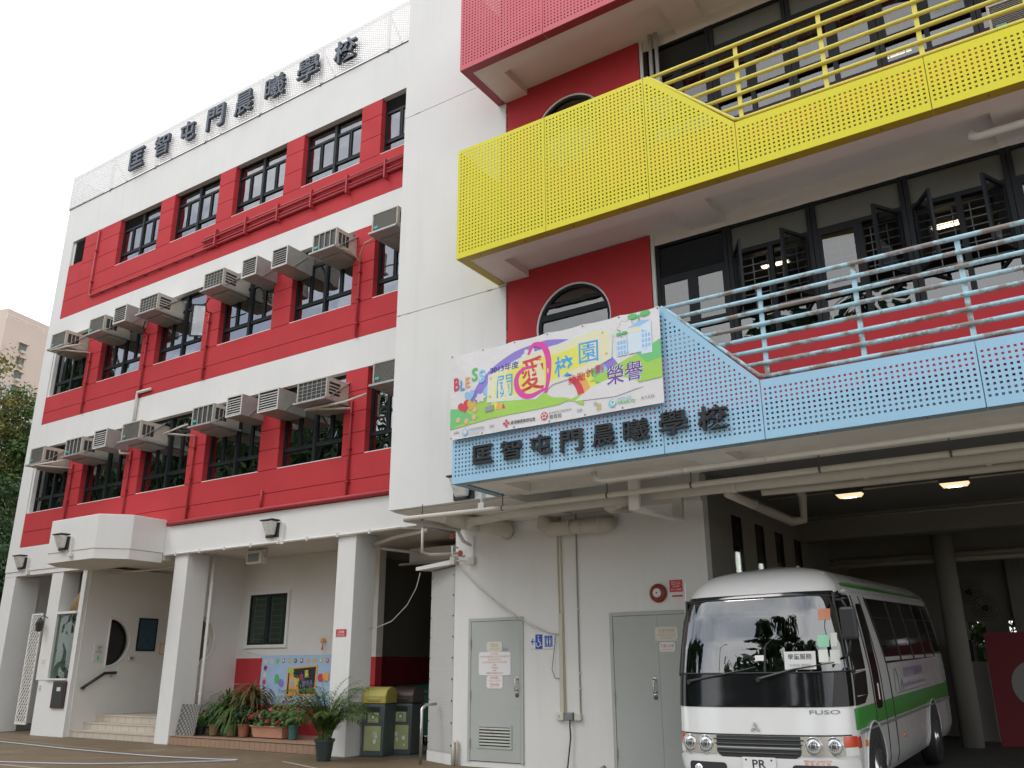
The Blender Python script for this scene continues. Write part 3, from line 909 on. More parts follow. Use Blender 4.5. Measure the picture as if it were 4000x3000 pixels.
# red wall with round windows, storey by storey
def round_wall(z0, z1, cz, cx=-5.86, r=.645, n=48):
    x0, x1 = TX1 + .006, -4.555; y = YT + .014
    g = MB(); pts = []; ext = []
    for k in range(n):
        t = 2 * math.pi * k / n; dx, dz = math.cos(t), math.sin(t)
        pts.append((cx + r * dx, cz + r * dz))
        k_ = min((x1 - cx) / dx if dx > 1e-9 else 1e9, (x0 - cx) / dx if dx < -1e-9 else 1e9, (z1 - cz) / dz if dz > 1e-9 else 1e9, (z0 - cz) / dz if dz < -1e-9 else 1e9)
        ext.append((cx + dx * k_, cz + dz * k_))
    for c in ((x0, z0), (x1, z0), (x0, z1), (x1, z1)):
        j = min(range(n), key=lambda i: (ext[i][0] - c[0]) ** 2 + (ext[i][1] - c[1]) ** 2); ext[j] = c
    vs = [(a, y, b) for a, b in pts] + [(a, y, b) for a, b in ext] + [(a, y + .2, b) for a, b in pts]
    fs = [(i, (i + 1) % n, n + (i + 1) % n, n + i) for i in range(n)] + [(i, (i + 1) % n, 2 * n + (i + 1) % n, 2 * n + i) for i in range(n)]
    g.add(vs, fs); Q(g, 'wall', 'red_wall')
    g = MB(); g.tube([(a, y + .03, b) for a, b in [(cx + (r - .012) * math.cos(2 * math.pi * k / n), cz + (r - .012) * math.sin(2 * math.pi * k / n)) for k in range(n)]], .02, 6, closed=True)
    wn = Q(g, 'round_window', 'white_panel', smooth=True)
    g = MB(); g.tube([(cx + (r - .05) * math.cos(2 * math.pi * k / n), y + .06, cz + (r - .05) * math.sin(2 * math.pi * k / n)) for k in range(n)], .03, 6, closed=True)
    g.build('frame', 'frame', wn, smooth=True)
    g = MB()
    for (zz, hh) in ((cz + .18, .05), (cz + .36, .025)):
        w = math.sqrt(max(0, (r - .05) ** 2 - (zz - cz) ** 2)); g.box(cx - w, cx + w, y + .04, y + .09, zz - hh, zz + hh)
    g.build('transom', 'frame', wn)
    g = MB(); g.lathe((cx, y + .07, cz), [(r - .03, 0), (r - .03, .006)], n, 'y'); g.build('pane', 'balcony_glass', wn)
round_wall(4.175, 7.47, 6.42)
g = MB(); g.box(TX1 + .004, 5.3, YT + .001, YT + .118, 3.95, 4.172); Q(g, 'beam', 'soffit')
round_wall(7.56, 10.86, 9.78)
g = MB(); g.box(TX1 + .006, -4.555, YT + .014, YT + .2, 10.95, 14.2); Q(g, 'wall', 'red_wall')
g = MB(); g.box(-4.55, -4.50, YT + .03, YT + .25, 3.95, 14.2); Q(g, 'wall_end', 'white_wall_plain')
# rooms behind
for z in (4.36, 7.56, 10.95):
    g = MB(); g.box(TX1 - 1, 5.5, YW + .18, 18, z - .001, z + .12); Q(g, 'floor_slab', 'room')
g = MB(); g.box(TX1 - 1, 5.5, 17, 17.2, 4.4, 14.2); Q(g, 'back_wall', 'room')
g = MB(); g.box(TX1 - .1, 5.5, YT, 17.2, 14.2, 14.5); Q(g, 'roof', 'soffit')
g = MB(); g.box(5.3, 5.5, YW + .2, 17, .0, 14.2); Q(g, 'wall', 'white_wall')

# window bays
BX = [-4.50, -3.435, -2.302, -1.17, -.04, 1.09, 2.22, 3.35, 4.5]
def casement(par, hx, side, w, z0, z1, ang, y):
    """sash hinged at hx; side=+1 the sash extends to +x"""
    g = MB(); a = R(ang)
    def pt(u, d, z): return (hx + side * (u * math.cos(a) + d * math.sin(a)), y - u * math.sin(a) + d * math.cos(a), z)
    def bx(u0, u1, b0, b1, d0=0, d1=.035):
        g.hexa([pt(u0, d0, b0), pt(u1, d0, b0), pt(u1, d1, b0), pt(u0, d1, b0)], [pt(u0, d0, b1), pt(u1, d0, b1), pt(u1, d1, b1), pt(u0, d1, b1)])
    f = .042
    bx(0, f, z0, z1); bx(w - f, w, z0, z1); bx(f, w - f, z0, z0 + f); bx(f, w - f, z1 - f, z1)
    o = g.build('casement', 'frame', par)
    g = MB(); q = .018
    g.quad(pt(f, q, z0 + f), pt(w - f, q, z0 + f), pt(w - f, q, z1 - f), pt(f, q, z1 - f))
    g.build('pane', 'balcony_glass', par)
def bay(x0, x1, zs, kind, opens):
    """zs = sill, lower transom, upper transom, head"""
    s0, s1, s2, s3 = zs; y = YW; t = .055
    g = MB()
    g.box(x0, x0 + t, y - .04, y + .08, s0, s3); g.box(x1 - t, x1, y - .04, y + .08, s0, s3)
    for z, h_ in ((s0, .05), (s1, .06), (s2, .06), (s3 - .04, .04)): g.box(x0 + t, x1 - t, y - .03, y + .07, z, z + h_)
    xm = (x0 + x1) / 2
    g.box(xm - .035, xm + .035, y - .028, y + .06, s1 + .06, s2); g.box(xm - .03, xm + .03, y - .026, y + .06, s0 + .05, s1)
    w = Q(g, 'window', 'frame')
    if kind == 'louvre':
        g = MB(); g.box(x0 + t, x1 - t, y + .05, y + .06, s2 + .06, s3 - .04); g.build('backing', 'black_plastic', w)
        sm = MB(); sm.box(0, x1 - x0 - 2 * t, -.03, .03, -.003, .003); me = sm.mesh('slat', 'louvre')
        nn = int((s3 - s2 - .12) / .05)
        for q in range(nn): 
            o = inst('slat', me, w, (x0 + t, y + .005, s2 + .09 + q * .05), (R(-40), 0, 0))
    else:
        g = MB(); g.box(x0 + t, x1 - t, y + .01, y + .02, s2 + .06, s3 - .04); g.build('upper_panel', 'opaque_panel', w)
    for i, (a, b) in enumerate(((x0 + t, xm - .03), (xm + .03, x1 - t))):
        pane(a, b, s0 + .05, s1, y + .02, w, 'balcony_glass')
        ang = opens[i]
        if i == 0: casement(w, a, 1, b - a, s1 + .062, s2 - .002, ang, y - .03)
        else: casement(w, b, -1, b - a, s1 + .062, s2 - .002, ang, y - .03)
    gr = MB()
    for q in range(12):
        z = s0 + .08 + q * (s2 - s0 - .1) / 11; gr.box(x0 + t, x1 - t, y + .14, y + .15, z - .006, z + .006)
    for q in range(6):
        x = x0 + t + .02 + q * (x1 - x0 - 2 * t - .04) / 5; gr.box(x - .006, x + .006, y + .151, y + .16, s0 + .05, s2)
    gr.build('grille', 'grille_white', w)
    return w
openB = {1: (62, 62), 2: (0, 58), 3: (60, 66), 4: (0, 0)}
for i in range(8):
    k = 'louvre' if i == 0 else 'panel'
    bay(BX[i] + .004, BX[i + 1] - .004, (5.56, 5.93, 6.72 if i == 0 else 6.84, 7.30), k, openB.get(i, (0, 0)))
    w = bay(BX[i] + .004, BX[i + 1] - .004, (8.93, 9.28, 10.12 if i == 0 else 10.22, 10.67), k, (0, 0))
    r_ = random.Random(40 + i)
    for q in range(2):
        xa = r_.uniform(BX[i] + .1, BX[i + 1] - .5); c = MB(); c.box(xa, xa + r_.uniform(.15, .3), YW + .045, YW + .05, 8.99, 8.99 + r_.uniform(.08, .18))
        c.build('notice', r_.choice(('paper', 'paper', 'paper_blue', 'paper_green', 'sticker_orange')), w)
for (a, b) in ((4.175, 5.555), (7.56, 8.925)):
    g = MB(); g.box(-4.50, 5.3, YW - .05, YW + .16, a, b); Q(g, 'wall', 'red_wall')
g = MB(); g.box(-4.50, 5.3, YW - .05, YW + .16, 10.95, 14.2); Q(g, 'wall', 'red_wall')
# head beams above the windows
for (a, b) in ((7.302, 7.55), (10.672, 10.94)):
    g = MB(); g.box(-4.499, 5.3, YW - .04, YW + .16, a, b); Q(g, 'beam', 'soffit')
for i, (x, y, z) in enumerate(((-2.1, 12.6, 10.85), (-1.2, 12.9, 10.85), (-3.3, 12.3, 7.46), (-.9, 12.4, 7.46))):     # lit fittings inside the classrooms
    t = thing('classroom_lamp', ('lit classroom ceiling lamp behind the yellow railing, nearer the tower', 'lit classroom ceiling lamp behind the yellow railing, farther from the tower', 'lit classroom ceiling lamp behind the blue railing, nearer the tower', 'lit classroom ceiling lamp behind the blue railing, farther from the tower')[i], 'lamp', (x, y, z), group='classroom ceiling lamps')
    g = MB(); g.box(x - .22, x + .22, y - .06, y + .06, z - .03, z + .06); g.build('housing', 'white_panel', t)
    for dy in (-.04, .04):
        g = MB(); g.tube([(x - .2, y + dy, z - .05), (x + .2, y + dy, z - .05)], .009, 6); g.build('tube', 'lamp_lit', t)

# soffits under the balconies: edge strip, beams and recessed panels
def soffit(z, thick, x_end=5.3):
    # front edge strip and left edge beam
    g = MB(); g.box(-7.06, x_end, 9.462, 9.74, z, z + thick); Q(g, 'edge_beam', 'soffit')
    g = MB(); g.box(-7.06, -6.62, 9.742, YT + .012, z, z + thick - .001); Q(g, 'edge_beam', 'soffit')
    g = MB(); g.box(-3.92, -3.44, 9.742, YT + .09, z + .002, z + thick - .001); Q(g, 'cross_beam', 'soffit')
    g = MB(); g.box(-6.62, x_end, 9.742, YT + .1, z + .12, z + thick + .01); Q(g, 'slab', 'soffit')
    for x in (-.1, 3.3):
        g = MB(); g.box(x, x + .4, 9.742, YT + .09, z + .003, z + thick - .001); Q(g, 'cross_beam', 'soffit')
soffit(7.365, .19); soffit(10.75, .19); soffit(3.945, .22)

# ---------------- balconies
def balcony(name, label, z0, pm, fm, rm, slope=True, full_right=False, nrail=8):
    t = thing(name, label, 'balcony', (-4, 9.3, z0), group='balconies with perforated panels')
    zt = z0 + 1.875; zl = z0 + .69
    sx = [-7.195, -5.612, -4.02, -2.812, -.62, 1.57, 3.76, 5.3]
    def top_slope(x): return zt + (zl - zt) * min(1, max(0, (x + 4.02 - .06) / (1.208 - .06)))
    tops = [lambda x: zt, lambda x: zt, top_slope] + [lambda x: zl] * 4
    for i, (a, b) in enumerate(zip(sx, sx[1:])):
        tf = tops[i] if not full_right else (lambda x: zt)
        perf('perforated_panel', pm, t, a + .005, b - .005, z0, tf, YB, .026, .0582, .034, .11, .06 if tf is not tops[2] else .075)
    perf('perforated_panel', pm, t, YB + .014, YT - .004, z0, lambda x: zt, 0, .026, .0582, .034, .11, .06, axis='y', fixed=-7.195)
    # folded bottom flange, one strip under each panel
    for a, b in zip(sx, sx[1:]):
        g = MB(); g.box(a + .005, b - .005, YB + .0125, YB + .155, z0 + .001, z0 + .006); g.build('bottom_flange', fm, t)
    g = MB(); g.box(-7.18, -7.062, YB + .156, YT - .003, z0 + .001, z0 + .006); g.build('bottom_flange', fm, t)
    sc = MB()
    for a, b in zip(sx, sx[1:]):
        n_ = 2
        for q in range(n_): sc = MB(); sc.lathe((a + (q + .5) * (b - a) / n_, YB + .08, z0 - .004), [(.011, 0), (.009, .005)], 8); sc.build('screw', 'dark_steel', t)
    g = MB(); g.box(-7.05, 5.3, YB + .17, YT - .002, z0 + .20, z0 + .27); g.build('floor_slab', 'soffit', t)
    g = MB(); g.box(-7.05, 5.3, YB + .30, YB + .36, z0 + .275, z0 + .50); g.build('upstand', 'dark_red', t)
    # posts behind the panels
    pmx = MB(); pmx.box(-.022, .022, 0, .05, 0, 1)
    pme = pmx.mesh('post', rm)
    for x in (-7.14, -6.4, -5.6, -4.8, -4.05):
        inst('post', pme, t, (x + 4, YB + .05 - 9.3, .27), scale=(1, 1, 1.55))
    if full_right: return t
    px = [-2.73, -1.675, -.62, .435, 1.49, 2.545, 3.6]
    for x in px:
        inst('post', pme, t, (x + 4, YB + .045 - 9.3, .27), scale=(1.2, .5, zt - z0 - .30))
    r0 = .0265; yr = YB + .035
    top = zt - .02; bot = zl + .045
    g = MB(); g.tube([(-3.97, yr, top + .02), (-3.90, yr, top - .03), (-2.82, yr, bot + .02), (-2.75, yr, bot)], r0, 10); g.build('sloped_rail', rm, t, smooth=True)
    for k in range(nrail):
        z = top - (top - bot) * k / (nrail - 1)
        xs = -3.93 + (-2.78 + 3.93) * k / (nrail - 1)
        g = MB()
        pts = [(xs, yr, z)]; rr_ = random.Random(k + int(z0 * 10))
        x = xs + .4
        while x < 5.2:
            pts.append((x, yr + rr_.uniform(-.003, .003), z + rr_.uniform(-.004, .004))); x += .7
        pts.append((5.3, yr, z))
        g.tube(pts, r0, 10); g.build('rail', rm, t, smooth=True)
    return t
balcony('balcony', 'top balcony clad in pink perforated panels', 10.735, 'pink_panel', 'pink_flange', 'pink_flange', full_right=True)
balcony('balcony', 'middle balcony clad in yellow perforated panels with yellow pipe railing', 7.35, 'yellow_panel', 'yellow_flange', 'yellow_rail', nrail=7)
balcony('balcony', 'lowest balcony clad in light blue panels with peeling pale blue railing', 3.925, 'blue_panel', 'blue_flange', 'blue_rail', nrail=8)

BC = [(-6.80, -6.49, 4.145, 4.40), (-6.35, -6.03, 4.14, 4.40), (-5.88, -5.56, 4.145, 4.405), (-5.42, -5.11, 4.12, 4.40),
      (-4.96, -4.65, 4.12, 4.40), (-4.53, -4.19, 4.125, 4.40), (-4.06, -3.69, 4.13, 4.42), (-3.57, -3.20, 4.12, 4.41)]
char_sign('school_name_sign', 'raised black Chinese characters on the blue balcony panels under the banner', ROOFC, BC, YB - .005, .05, ('sign_black', 'sign_side'), (-5, 9.25, 4.1), .016)

# conduit and elbow beside the yellow railing
cd = thing('cable_trunking', 'two grey trunking drops with a box above the yellow railing corner', 'trunking', (-4.2, 10.3, 10.1))
g = MB(); g.box(-4.36, -4.31, 10.38, 10.42, 10.05, 10.9); g.box(-4.26, -4.21, 10.38, 10.42, 10.05, 10.9); g.build('trunking', 'galv', cd)
g = MB(); g.box(-4.38, -4.19, 10.34, 10.44, 9.88, 10.06); g.build('junction_box', 'box_cream', cd, bevel=.01)
g = MB(); g.tube([(-4.8, 10.40, 9.55), (-4.75, 10.36, 9.66), (-4.62, 10.33, 9.72), (-4.48, 10.33, 9.68), (-4.42, 10.36, 9.55), (-4.40, 10.4, 9.4)], .045, 8); g.build('elbow', 'pipe_cream', cd, smooth=True)
g = MB(); g.tube([(-4.28, 10.36, 9.9), (-4.35, 10.30, 9.75), (-4.6, 10.3, 9.6), (-4.75, 10.35, 9.45)], .008, 6); g.build('cable', 'rubber', cd)
# white vent pipe under the yellow balcony at right
pp = MB(); pp.tube([(-.32, 9.9, 7.28), (-.32, 9.9, 7.22), (-.26, 9.9, 7.2), (2.4, 9.9, 7.2)], .05, 10)
tag(pp.build('soffit_pipe', 'pipe_white', smooth=True), 'white pipe hung under the yellow balcony at the frame edge', 'pipe')

# ---------------- ground storey wall with doors
YD = YF
g = MB(); g.box(-9.47, -4.795, YD, 12.6, 0, 4.4); Q(g, 'wall', 'white_wall')
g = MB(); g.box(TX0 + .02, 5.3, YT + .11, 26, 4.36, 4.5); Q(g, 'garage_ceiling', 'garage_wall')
g = MB(); g.box(TX0 + .02, TX1, YT + .11, 12.39, 3.915, 3.93); Q(g, 'soffit_panel', 'soffit')
g = MB(); g.box(-7.0, 5.3, YT + .12, YT + .42, 4.0, 4.358); Q(g, 'beam', 'soffit')
g = MB(); g.box(-9.44, -4.8, 12.34, 12.398, 3.93, 4.359); Q(g, 'beam', 'white_wall_plain')
# chamfered access panel with mesh sheet and its small roof
def ch(u, d, z):      # u 0..1 from left-back to right-front
    a = Vector((-10.32, 12.80, 0)); b = Vector((-9.475, 12.40, 0)); p_ = a + (b - a) * u; n_ = Vector((-(b - a).y, (b - a).x, 0)).normalized()
    q = p_ - n_ * d; return (q.x, q.y, z)
g = MB(); g.hexa([ch(0, 0, .17), ch(.995, 0, .17), ch(.995, -.03, .17), ch(0, -.03, .17)], [ch(0, 0, 3.24), ch(.995, 0, 3.24), ch(.995, -.03, 3.24), ch(0, -.03, 3.24)]); mp_ = Q(g, 'access_panel', 'mesh_panel')
g = MB(); g.hexa([ch(0, .01, 0), ch(.99, .01, 0), ch(.99, -.1, 0), ch(0, -.1, 0)], [ch(0, .01, .165), ch(.99, .01, .165), ch(.99, -.1, .165), ch(0, -.1, .165)]); Q(g, 'kerb', 'white_wall')
lat = MB()
for k in range(1, 26):
    u = k / 26; lat.hexa([ch(u - .006, .004, .19), ch(u + .006, .004, .19), ch(u + .006, 0, .19), ch(u - .006, 0, .19)], [ch(u - .006, .004, 3.22), ch(u + .006, .004, 3.22), ch(u + .006, 0, 3.22), ch(u - .006, 0, 3.22)])
for k in range(1, 84):
    z = .19 + k * 3.03 / 84; lat.hexa([ch(.01, .003, z - .005), ch(.98, .003, z - .005), ch(.98, 0, z - .005), ch(.01, 0, z - .005)], [ch(.01, .003, z + .005), ch(.98, .003, z + .005), ch(.98, 0, z + .005), ch(.01, 0, z + .005)])
lat.build('wire_mesh', 'mesh_wire', mp_)
rv = MB()
for k in range(9):
    for u in (.03, .97): rv.lathe((*ch(u, .008, 0)[:2], .3 + k * .35), [(.012, -.012), (.012, .012)], 6)
rv.build('rivets', 'dark_steel', mp_)
g = MB(); g.hexa([ch(-.12, .28, 3.25), ch(1.02, .10, 3.27), ch(1.02, -.2, 3.27), ch(-.12, -.2, 3.25)], [ch(-.12, .28, 3.31), ch(1.02, .10, 3.35), ch(1.02, -.2, 3.35), ch(-.12, -.2, 3.31)]); Q(g, 'panel_roof', 'white_wall_plain')
g = MB(); g.hexa([ch(0, -.031, .17), ch(.99, -.031, .17), ch(.99, -.35, .17), ch(0, -.35, .17)], [ch(0, -.031, 3.24), ch(.99, -.031, 3.24), ch(.99, -.35, 3.24), ch(0, -.35, 3.24)]); Q(g, 'riser_box', 'white_wall_plain')

# doors
def door(x0, x1, z0, z1, leaves, hinges):
    y = YD
    g = MB(); f = .055
    g.box(x0, x0 + f, y - .025, y + .01, z0, z1); g.box(x1 - f, x1, y - .025, y + .01, z0, z1); g.box(x0 + f, x1 - f, y - .025, y + .01, z1 - f, z1)
    d = Q(g, 'door', 'door_grey', bevel=.004)
    xa = x0 + f + .004; wl = (x1 - x0 - 2 * f - .008) / leaves
    g = MB(); g.box(xa, x1 - f, y - .003, y - .001, z0, z1 - f); g.build('gap', 'ink_black', d)
    for k in range(leaves):
        g = MB(); g.box(xa + k * wl + .002, xa + (k + 1) * wl - .002, y - .018, y - .004, z0 + .012, z1 - f - .005); g.build('leaf', 'door_grey', d)
    for (hx, hz) in hinges:
        g = MB(); g.tube([(hx, y - .03, hz - .07), (hx, y - .03, hz + .07)], .014, 8); g.build('hinge', 'galv', d)
    return d
d1 = door(-9.145, -8.035, .085, 2.335, 1, [(-9.092, 1.92), (-9.09, 1.1), (-9.088, .35)])
def handle(d, x, z0, z1, zl):
    g = MB(); y = YD
    g.tube([(x, y - .018, z1), (x, y - .07, z1 - .005), (x, y - .075, z1 - .03), (x, y - .075, z0 + .03), (x, y - .07, z0 + .005), (x, y - .018, z0)], .014, 8); g.build('handle', 'steel', d, smooth=True)
    g = MB()
    for z in (z0, z1): g.lathe((x, y - .026, z), [(.032, 0), (.032, .008)], 14, 'y')
    g.build('rose', 'steel', d)
    g = MB(); g.lathe((x, y - .034, zl), [(.018, 0), (.03, .004), (.034, .016)], 16, 'y'); g.build('lock', 'dark_steel', d)
handle(d1, -8.158, 1.18, 1.36, 1.108)
# louvred vent in the door
g = MB(); vx0, vx1, vz0, vz1 = -8.935, -8.257, .288, .648; y = YD - .018
for a in ((vx0, vx0 + .035, vz0, vz1), (vx1 - .035, vx1, vz0, vz1), (vx0 + .035, vx1 - .035, vz0, vz0 + .035), (vx0 + .035, vx1 - .035, vz1 - .035, vz1)): g.box(a[0], a[1], y - .012, y - .001, a[2], a[3])
g.build('vent_frame', 'door_grey', d1)
g = MB(); g.box(vx0 + .035, vx1 - .035, y - .003, y - .0015, vz0 + .035, vz1 - .035); g.build('vent_backing', 'vent_dark', d1)
sm = MB(); sm.hexa([(0, 0, 0), (vx1 - vx0 - .07, 0, 0), (vx1 - vx0 - .07, -.014, -.022), (0, -.014, -.022)], [(0, 0, .005), (vx1 - vx0 - .07, 0, .005), (vx1 - vx0 - .07, -.014, -.017), (0, -.014, -.017)])
sme = sm.mesh('slat', 'vent_slat')
for k in range(6): inst('slat', sme, d1, (vx0 + .035, y - .003, vz0 + .075 + k * .047))
d2 = door(-6.44, -4.83, .085, 2.335, 2, [(-6.388, 1.95), (-6.386, 1.1), (-6.384, .32)])
handle(d2, -5.72, 1.17, 1.36, 1.106)

# notices on the doors and the wall: each a sign of its own
def sign(name, label, x0, x1, z0, z1, base, lines, y=YD - .02, th=.006, screws=True, cat='sign'):
    t = thing(name, label, cat, ((x0 + x1) / 2, y, z0))
    g = MB(); g.box(x0, x1, y - th, y - .001, z0, z1); g.build('plate', base, t)
    for (body, mat, cz, h_, w_) in lines:
        text('lettering', body, mat, t, ((x0 + x1) / 2, y - th - .0015, cz), .1, fit=(w_, h_))
    if screws:
        for a in (x0 + .015, x1 - .015):
            for b in (z0 + .015, z1 - .015):
                g = MB(); g.lathe((a, y - th - .002, b), [(.006, 0), (.006, .003)], 8, 'y'); g.build('screw', 'dark_steel', t)
    return t
sign('door_sign', 'cream room name plate at the top of the notices on the single grey door', -8.760, -8.448, 1.782, 1.945, 'sign_cream',
     [('電掣房', 'ink_gold', 1.888, .062, .15), ('SWITCH ROOM', 'ink_gold', 1.825, .026, .20)])
sign('door_sign', 'large white machine room danger notice on the single grey door', -8.918, -8.278, 1.412, 1.780, 'sign_white',
     [('DANGER', 'ink_faded', 1.752, .026, .15), ('UNAUTHORIZED ACCESS PROHIBITED', 'ink_faded', 1.707, .030, .60), ('MACHINE ROOM', 'ink_faded', 1.662, .028, .27),
      ('CLOSE AND LOCK THIS DOOR', 'ink_faded', 1.618, .030, .50), ('危險', 'ink_faded', 1.574, .028, .075), ('不得擅進', 'ink_faded', 1.532, .028, .15), ('機房', 'ink_faded', 1.490, .028, .075), ('請關門並鎖好此門', 'ink_faded', 1.447, .030, .33)])
sign('door_sign', 'small white electrical danger notice lowest on the single grey door', -8.758, -8.434, 1.205, 1.408, 'sign_white',
     [('DANGER', 'ink_red', 1.375, .036, .16), ('ELECTRICITY SUBSTATION', 'ink_faded', 1.335, .013, .28), ('KEEP OUT', 'ink_faded', 1.312, .013, .2), ('危險•有電', 'ink_red', 1.268, .038, .18), ('未經許可不得入內', 'ink_faded', 1.230, .014, .2)])
sign('door_sign', 'tiny blue sticker beside the name plate on the single grey door', -8.43, -8.34, 1.80, 1.84, 'door_grey', [('緊急出口', 'ink_blue', 1.831, .014, .08), ('SWITCH', 'ink_blue', 1.81, .014, .08)], screws=False)
sign('door_sign', 'cream sprinkler valve name plate on the double grey door', -5.675, -5.31, 1.90, 2.10, 'sign_cream',
     [('花灑控制閥', 'ink_gold', 2.045, .06, .26), ('SPRINKLER CONTROL', 'ink_gold', 1.985, .024, .30), ('VALVE CABINET', 'ink_gold', 1.945, .024, .22)])
sign('door_sign', 'small white sprinkler inlet notice below the name plate on the double door', -5.615, -5.365, 1.745, 1.882, 'sign_white',
     [('花灑入水掣', 'ink_red', 1.83, .045, .21), ('SPRINKLER INLET', 'ink_faded', 1.777, .022, .17)])
sign('fire_notice', 'red notice plate beside the fire bell above the double door', -5.408, -5.20, 2.60, 2.775, 'sign_red',
     [('BREAK GLASS', 'sign_white', 2.745, .018, .15), ('AND PRESS', 'sign_white', 2.715, .018, .15), ('打破玻璃', 'sign_white', 2.68, .024, .11), ('按下火警鐘', 'sign_white', 2.635, .026, .17)], y=YD - .002)
sign('fire_notice', 'thin red strip under the red notice by the fire bell', -5.375, -5.205, 2.528, 2.553, 'sign_red', [], y=YD - .002, screws=False)

t = thing('direction_sign', 'blue and white wheelchair and lift sign with arrow on the white wall', 'sign', (-7.67, YD, 1.8))
g = MB(); g.box(-7.906, -7.44, YD - .012, YD - .001, 1.815, 2.044); g.build('plate', 'sign_white', t, bevel=.004)
g = MB(); g.box(-7.80, -7.665, YD - .0145, YD - .0122, 1.817, 2.042); g.build('blue_field', 'sign_blue', t)
g = MB(); g.box(-7.625, -7.475, YD - .0145, YD - .0122, 1.845, 2.02); g.build('blue_field', 'sign_blue', t)
ar = MB(); f_ = lambda a, b, d: (a, YD - d, b)
ar.prism([(-7.885, 1.93), (-7.845, 1.985), (-7.835, 1.975), (-7.858, 1.94), (-7.812, 1.94), (-7.812, 1.92), (-7.858, 1.92), (-7.835, 1.885), (-7.845, 1.875)], f_, .0125, .015); ar.build('arrow', 'sign_blue', t)
wc = MB()
wc.tube([(-7.745 + .032 * math.cos(a), YD - .017, 1.885 + .036 * math.sin(a)) for a in [R(130 + 10 * k) for k in range(24)]], .006, 6)
wc.tube([(-7.742, YD - .017, 1.99), (-7.742, YD - .017, 1.93), (-7.71, YD - .017, 1.925), (-7.695, YD - .017, 1.87), (-7.68, YD - .017, 1.868)], .007, 6)
wc.tube([(-7.742, YD - .017, 1.955), (-7.715, YD - .017, 1.955)], .006, 6); wc.lathe((-7.742, YD - .02, 2.012), [(.012, 0), (.012, .004)], 12, 'y')
wc.build('wheelchair_symbol', 'sign_white', t)
lf = MB()
for x in (-7.575, -7.525):
    lf.lathe((x, YD - .018, 1.958), [(.009, 0), (.009, .004)], 10, 'y')
    lf.prism([(x - .013, 1.945), (x + .013, 1.945), (x + .011, 1.905), (x + .006, 1.905), (x + .006, 1.868), (x - .006, 1.868), (x - .006, 1.905), (x - .011, 1.905)], f_, .0146, .017)
for a in ((-7.615, -7.611, 1.855, 1.975), (-7.489, -7.485, 1.855, 1.975), (-7.611, -7.489, 1.971, 1.975), (-7.611, -7.489, 1.855, 1.859)): lf.box(a[0], a[1], YD - .0165, YD - .0146, a[2], a[3])
lf.prism([(-7.575, 2.012), (-7.563, 1.995), (-7.587, 1.995)], f_, .0146, .017); lf.prism([(-7.525, 1.986), (-7.513, 2.003), (-7.537, 2.003)], f_, .0146, .017)
lf.build('lift_symbol', 'sign_white', t)

bl = thing('fire_bell', 'round brick red fire alarm bell with white centre on the white wall', 'bell', (-5.586, YD, 2.5))
g = MB(); g.lathe((-5.586, YD - .085, 2.594), [(.075, 0), (.115, .012), (.137, .04), (.14, .06), (.12, .084)], 28, 'y'); g.build('gong', 'bell_red', bl, smooth=True)
g = MB(); g.lathe((-5.586, YD - .092, 2.594), [(.0, 0), (.06, .001), (.068, .008)], 24, 'y'); g.build('face', 'bell_white', bl)
g = MB(); g.lathe((-5.586, YD - .10, 2.594), [(.012, 0), (.014, .01)], 10, 'y'); g.build('bolt', 'dark_steel', bl)

# switch boxes, conduits, plug and cable
cj = thing('switch_box', 'cream switch box at the foot of the stained wall conduit', 'box', (-7.34, YD, .75))
g = MB(); g.box(-7.405, -7.275, YD - .07, YD - .001, .75, .868); g.build('case', 'box_cream', cj, bevel=.012)
g = MB(); g.box(-7.345, -7.335, YD - .075, YD - .07, .795, .825); g.build('rocker', 'ink_grey', cj)
g = MB(); g.box(-7.35, -7.28, YD - .03, YD - .001, .87, 2.35); g.build('trunking', 'pipe_cream', cj)
g = MB(); g.tube([(-7.33, YD - .02, 2.34), (-7.345, YD - .02, 3.2), (-7.34, YD - .02, 3.95)], .010, 6); g.build('conduit', 'stain_pipe', cj)
g = MB(); g.tube([(-7.255, YD - .02, .87), (-7.27, YD - .02, 2.2), (-7.29, YD - .02, 3.95)], .010, 6); g.build('conduit', 'stain_pipe', cj)
cs = thing('power_socket', 'cream wall socket with grey plug and thin vertical conduit', 'socket', (-7.05, YD, .75))
g = MB(); g.box(-7.085, -6.968, YD - .06, YD - .001, .755, .858); g.build('case', 'box_cream', cs, bevel=.01)
g = MB(); g.tube([(-6.99, YD - .018, .86), (-6.992, YD - .018, 2.4), (-6.99, YD - .018, 4.3)], .012, 6); g.build('conduit', 'wire_grey', cs)
for z in (1.22, 1.45, 2.42):
    g = MB(); g.box(-7.01, -6.97, YD - .032, YD - .001, z - .012, z + .012); g.build('clip', 'box_cream', cs)
pl = thing('plug', 'grey plug in the wall socket trailing a black cable to the ground', 'plug', (-7.16, YD, .75))
g = MB(); g.box(-7.223, -7.10, YD - .085, YD - .001, .755, .87); g.build('body', 'bus_grey', pl, bevel=.015)
g = MB(); g.tube([(-7.16, YD - .06, .755), (-7.155, YD - .07, .66), (-7.15, YD - .06, .52), (-7.165, YD - .07, .38), (-7.185, YD - .08, .22), (-7.18, YD - .12, .1), (-7.12, YD - .25, .012), (-6.6, YD - .5, .012)], .011, 8); g.build('cable', 'rubber', pl, smooth=True)
g = MB(); g.tube([(-9.44, YD - .02, 3.30), (-9.25, YD - .05, 3.14), (-8.9, YD - .08, 2.86), (-8.4, YD - .09, 2.50), (-7.9, YD - .08, 2.22), (-7.5, YD - .05, 2.06), (-7.32, YD - .02, 2.03)], .011, 6)
tag(g.build('hanging_cable', 'wire', smooth=True), 'grey cable sagging from the panel roof to the wall conduit', 'cable')
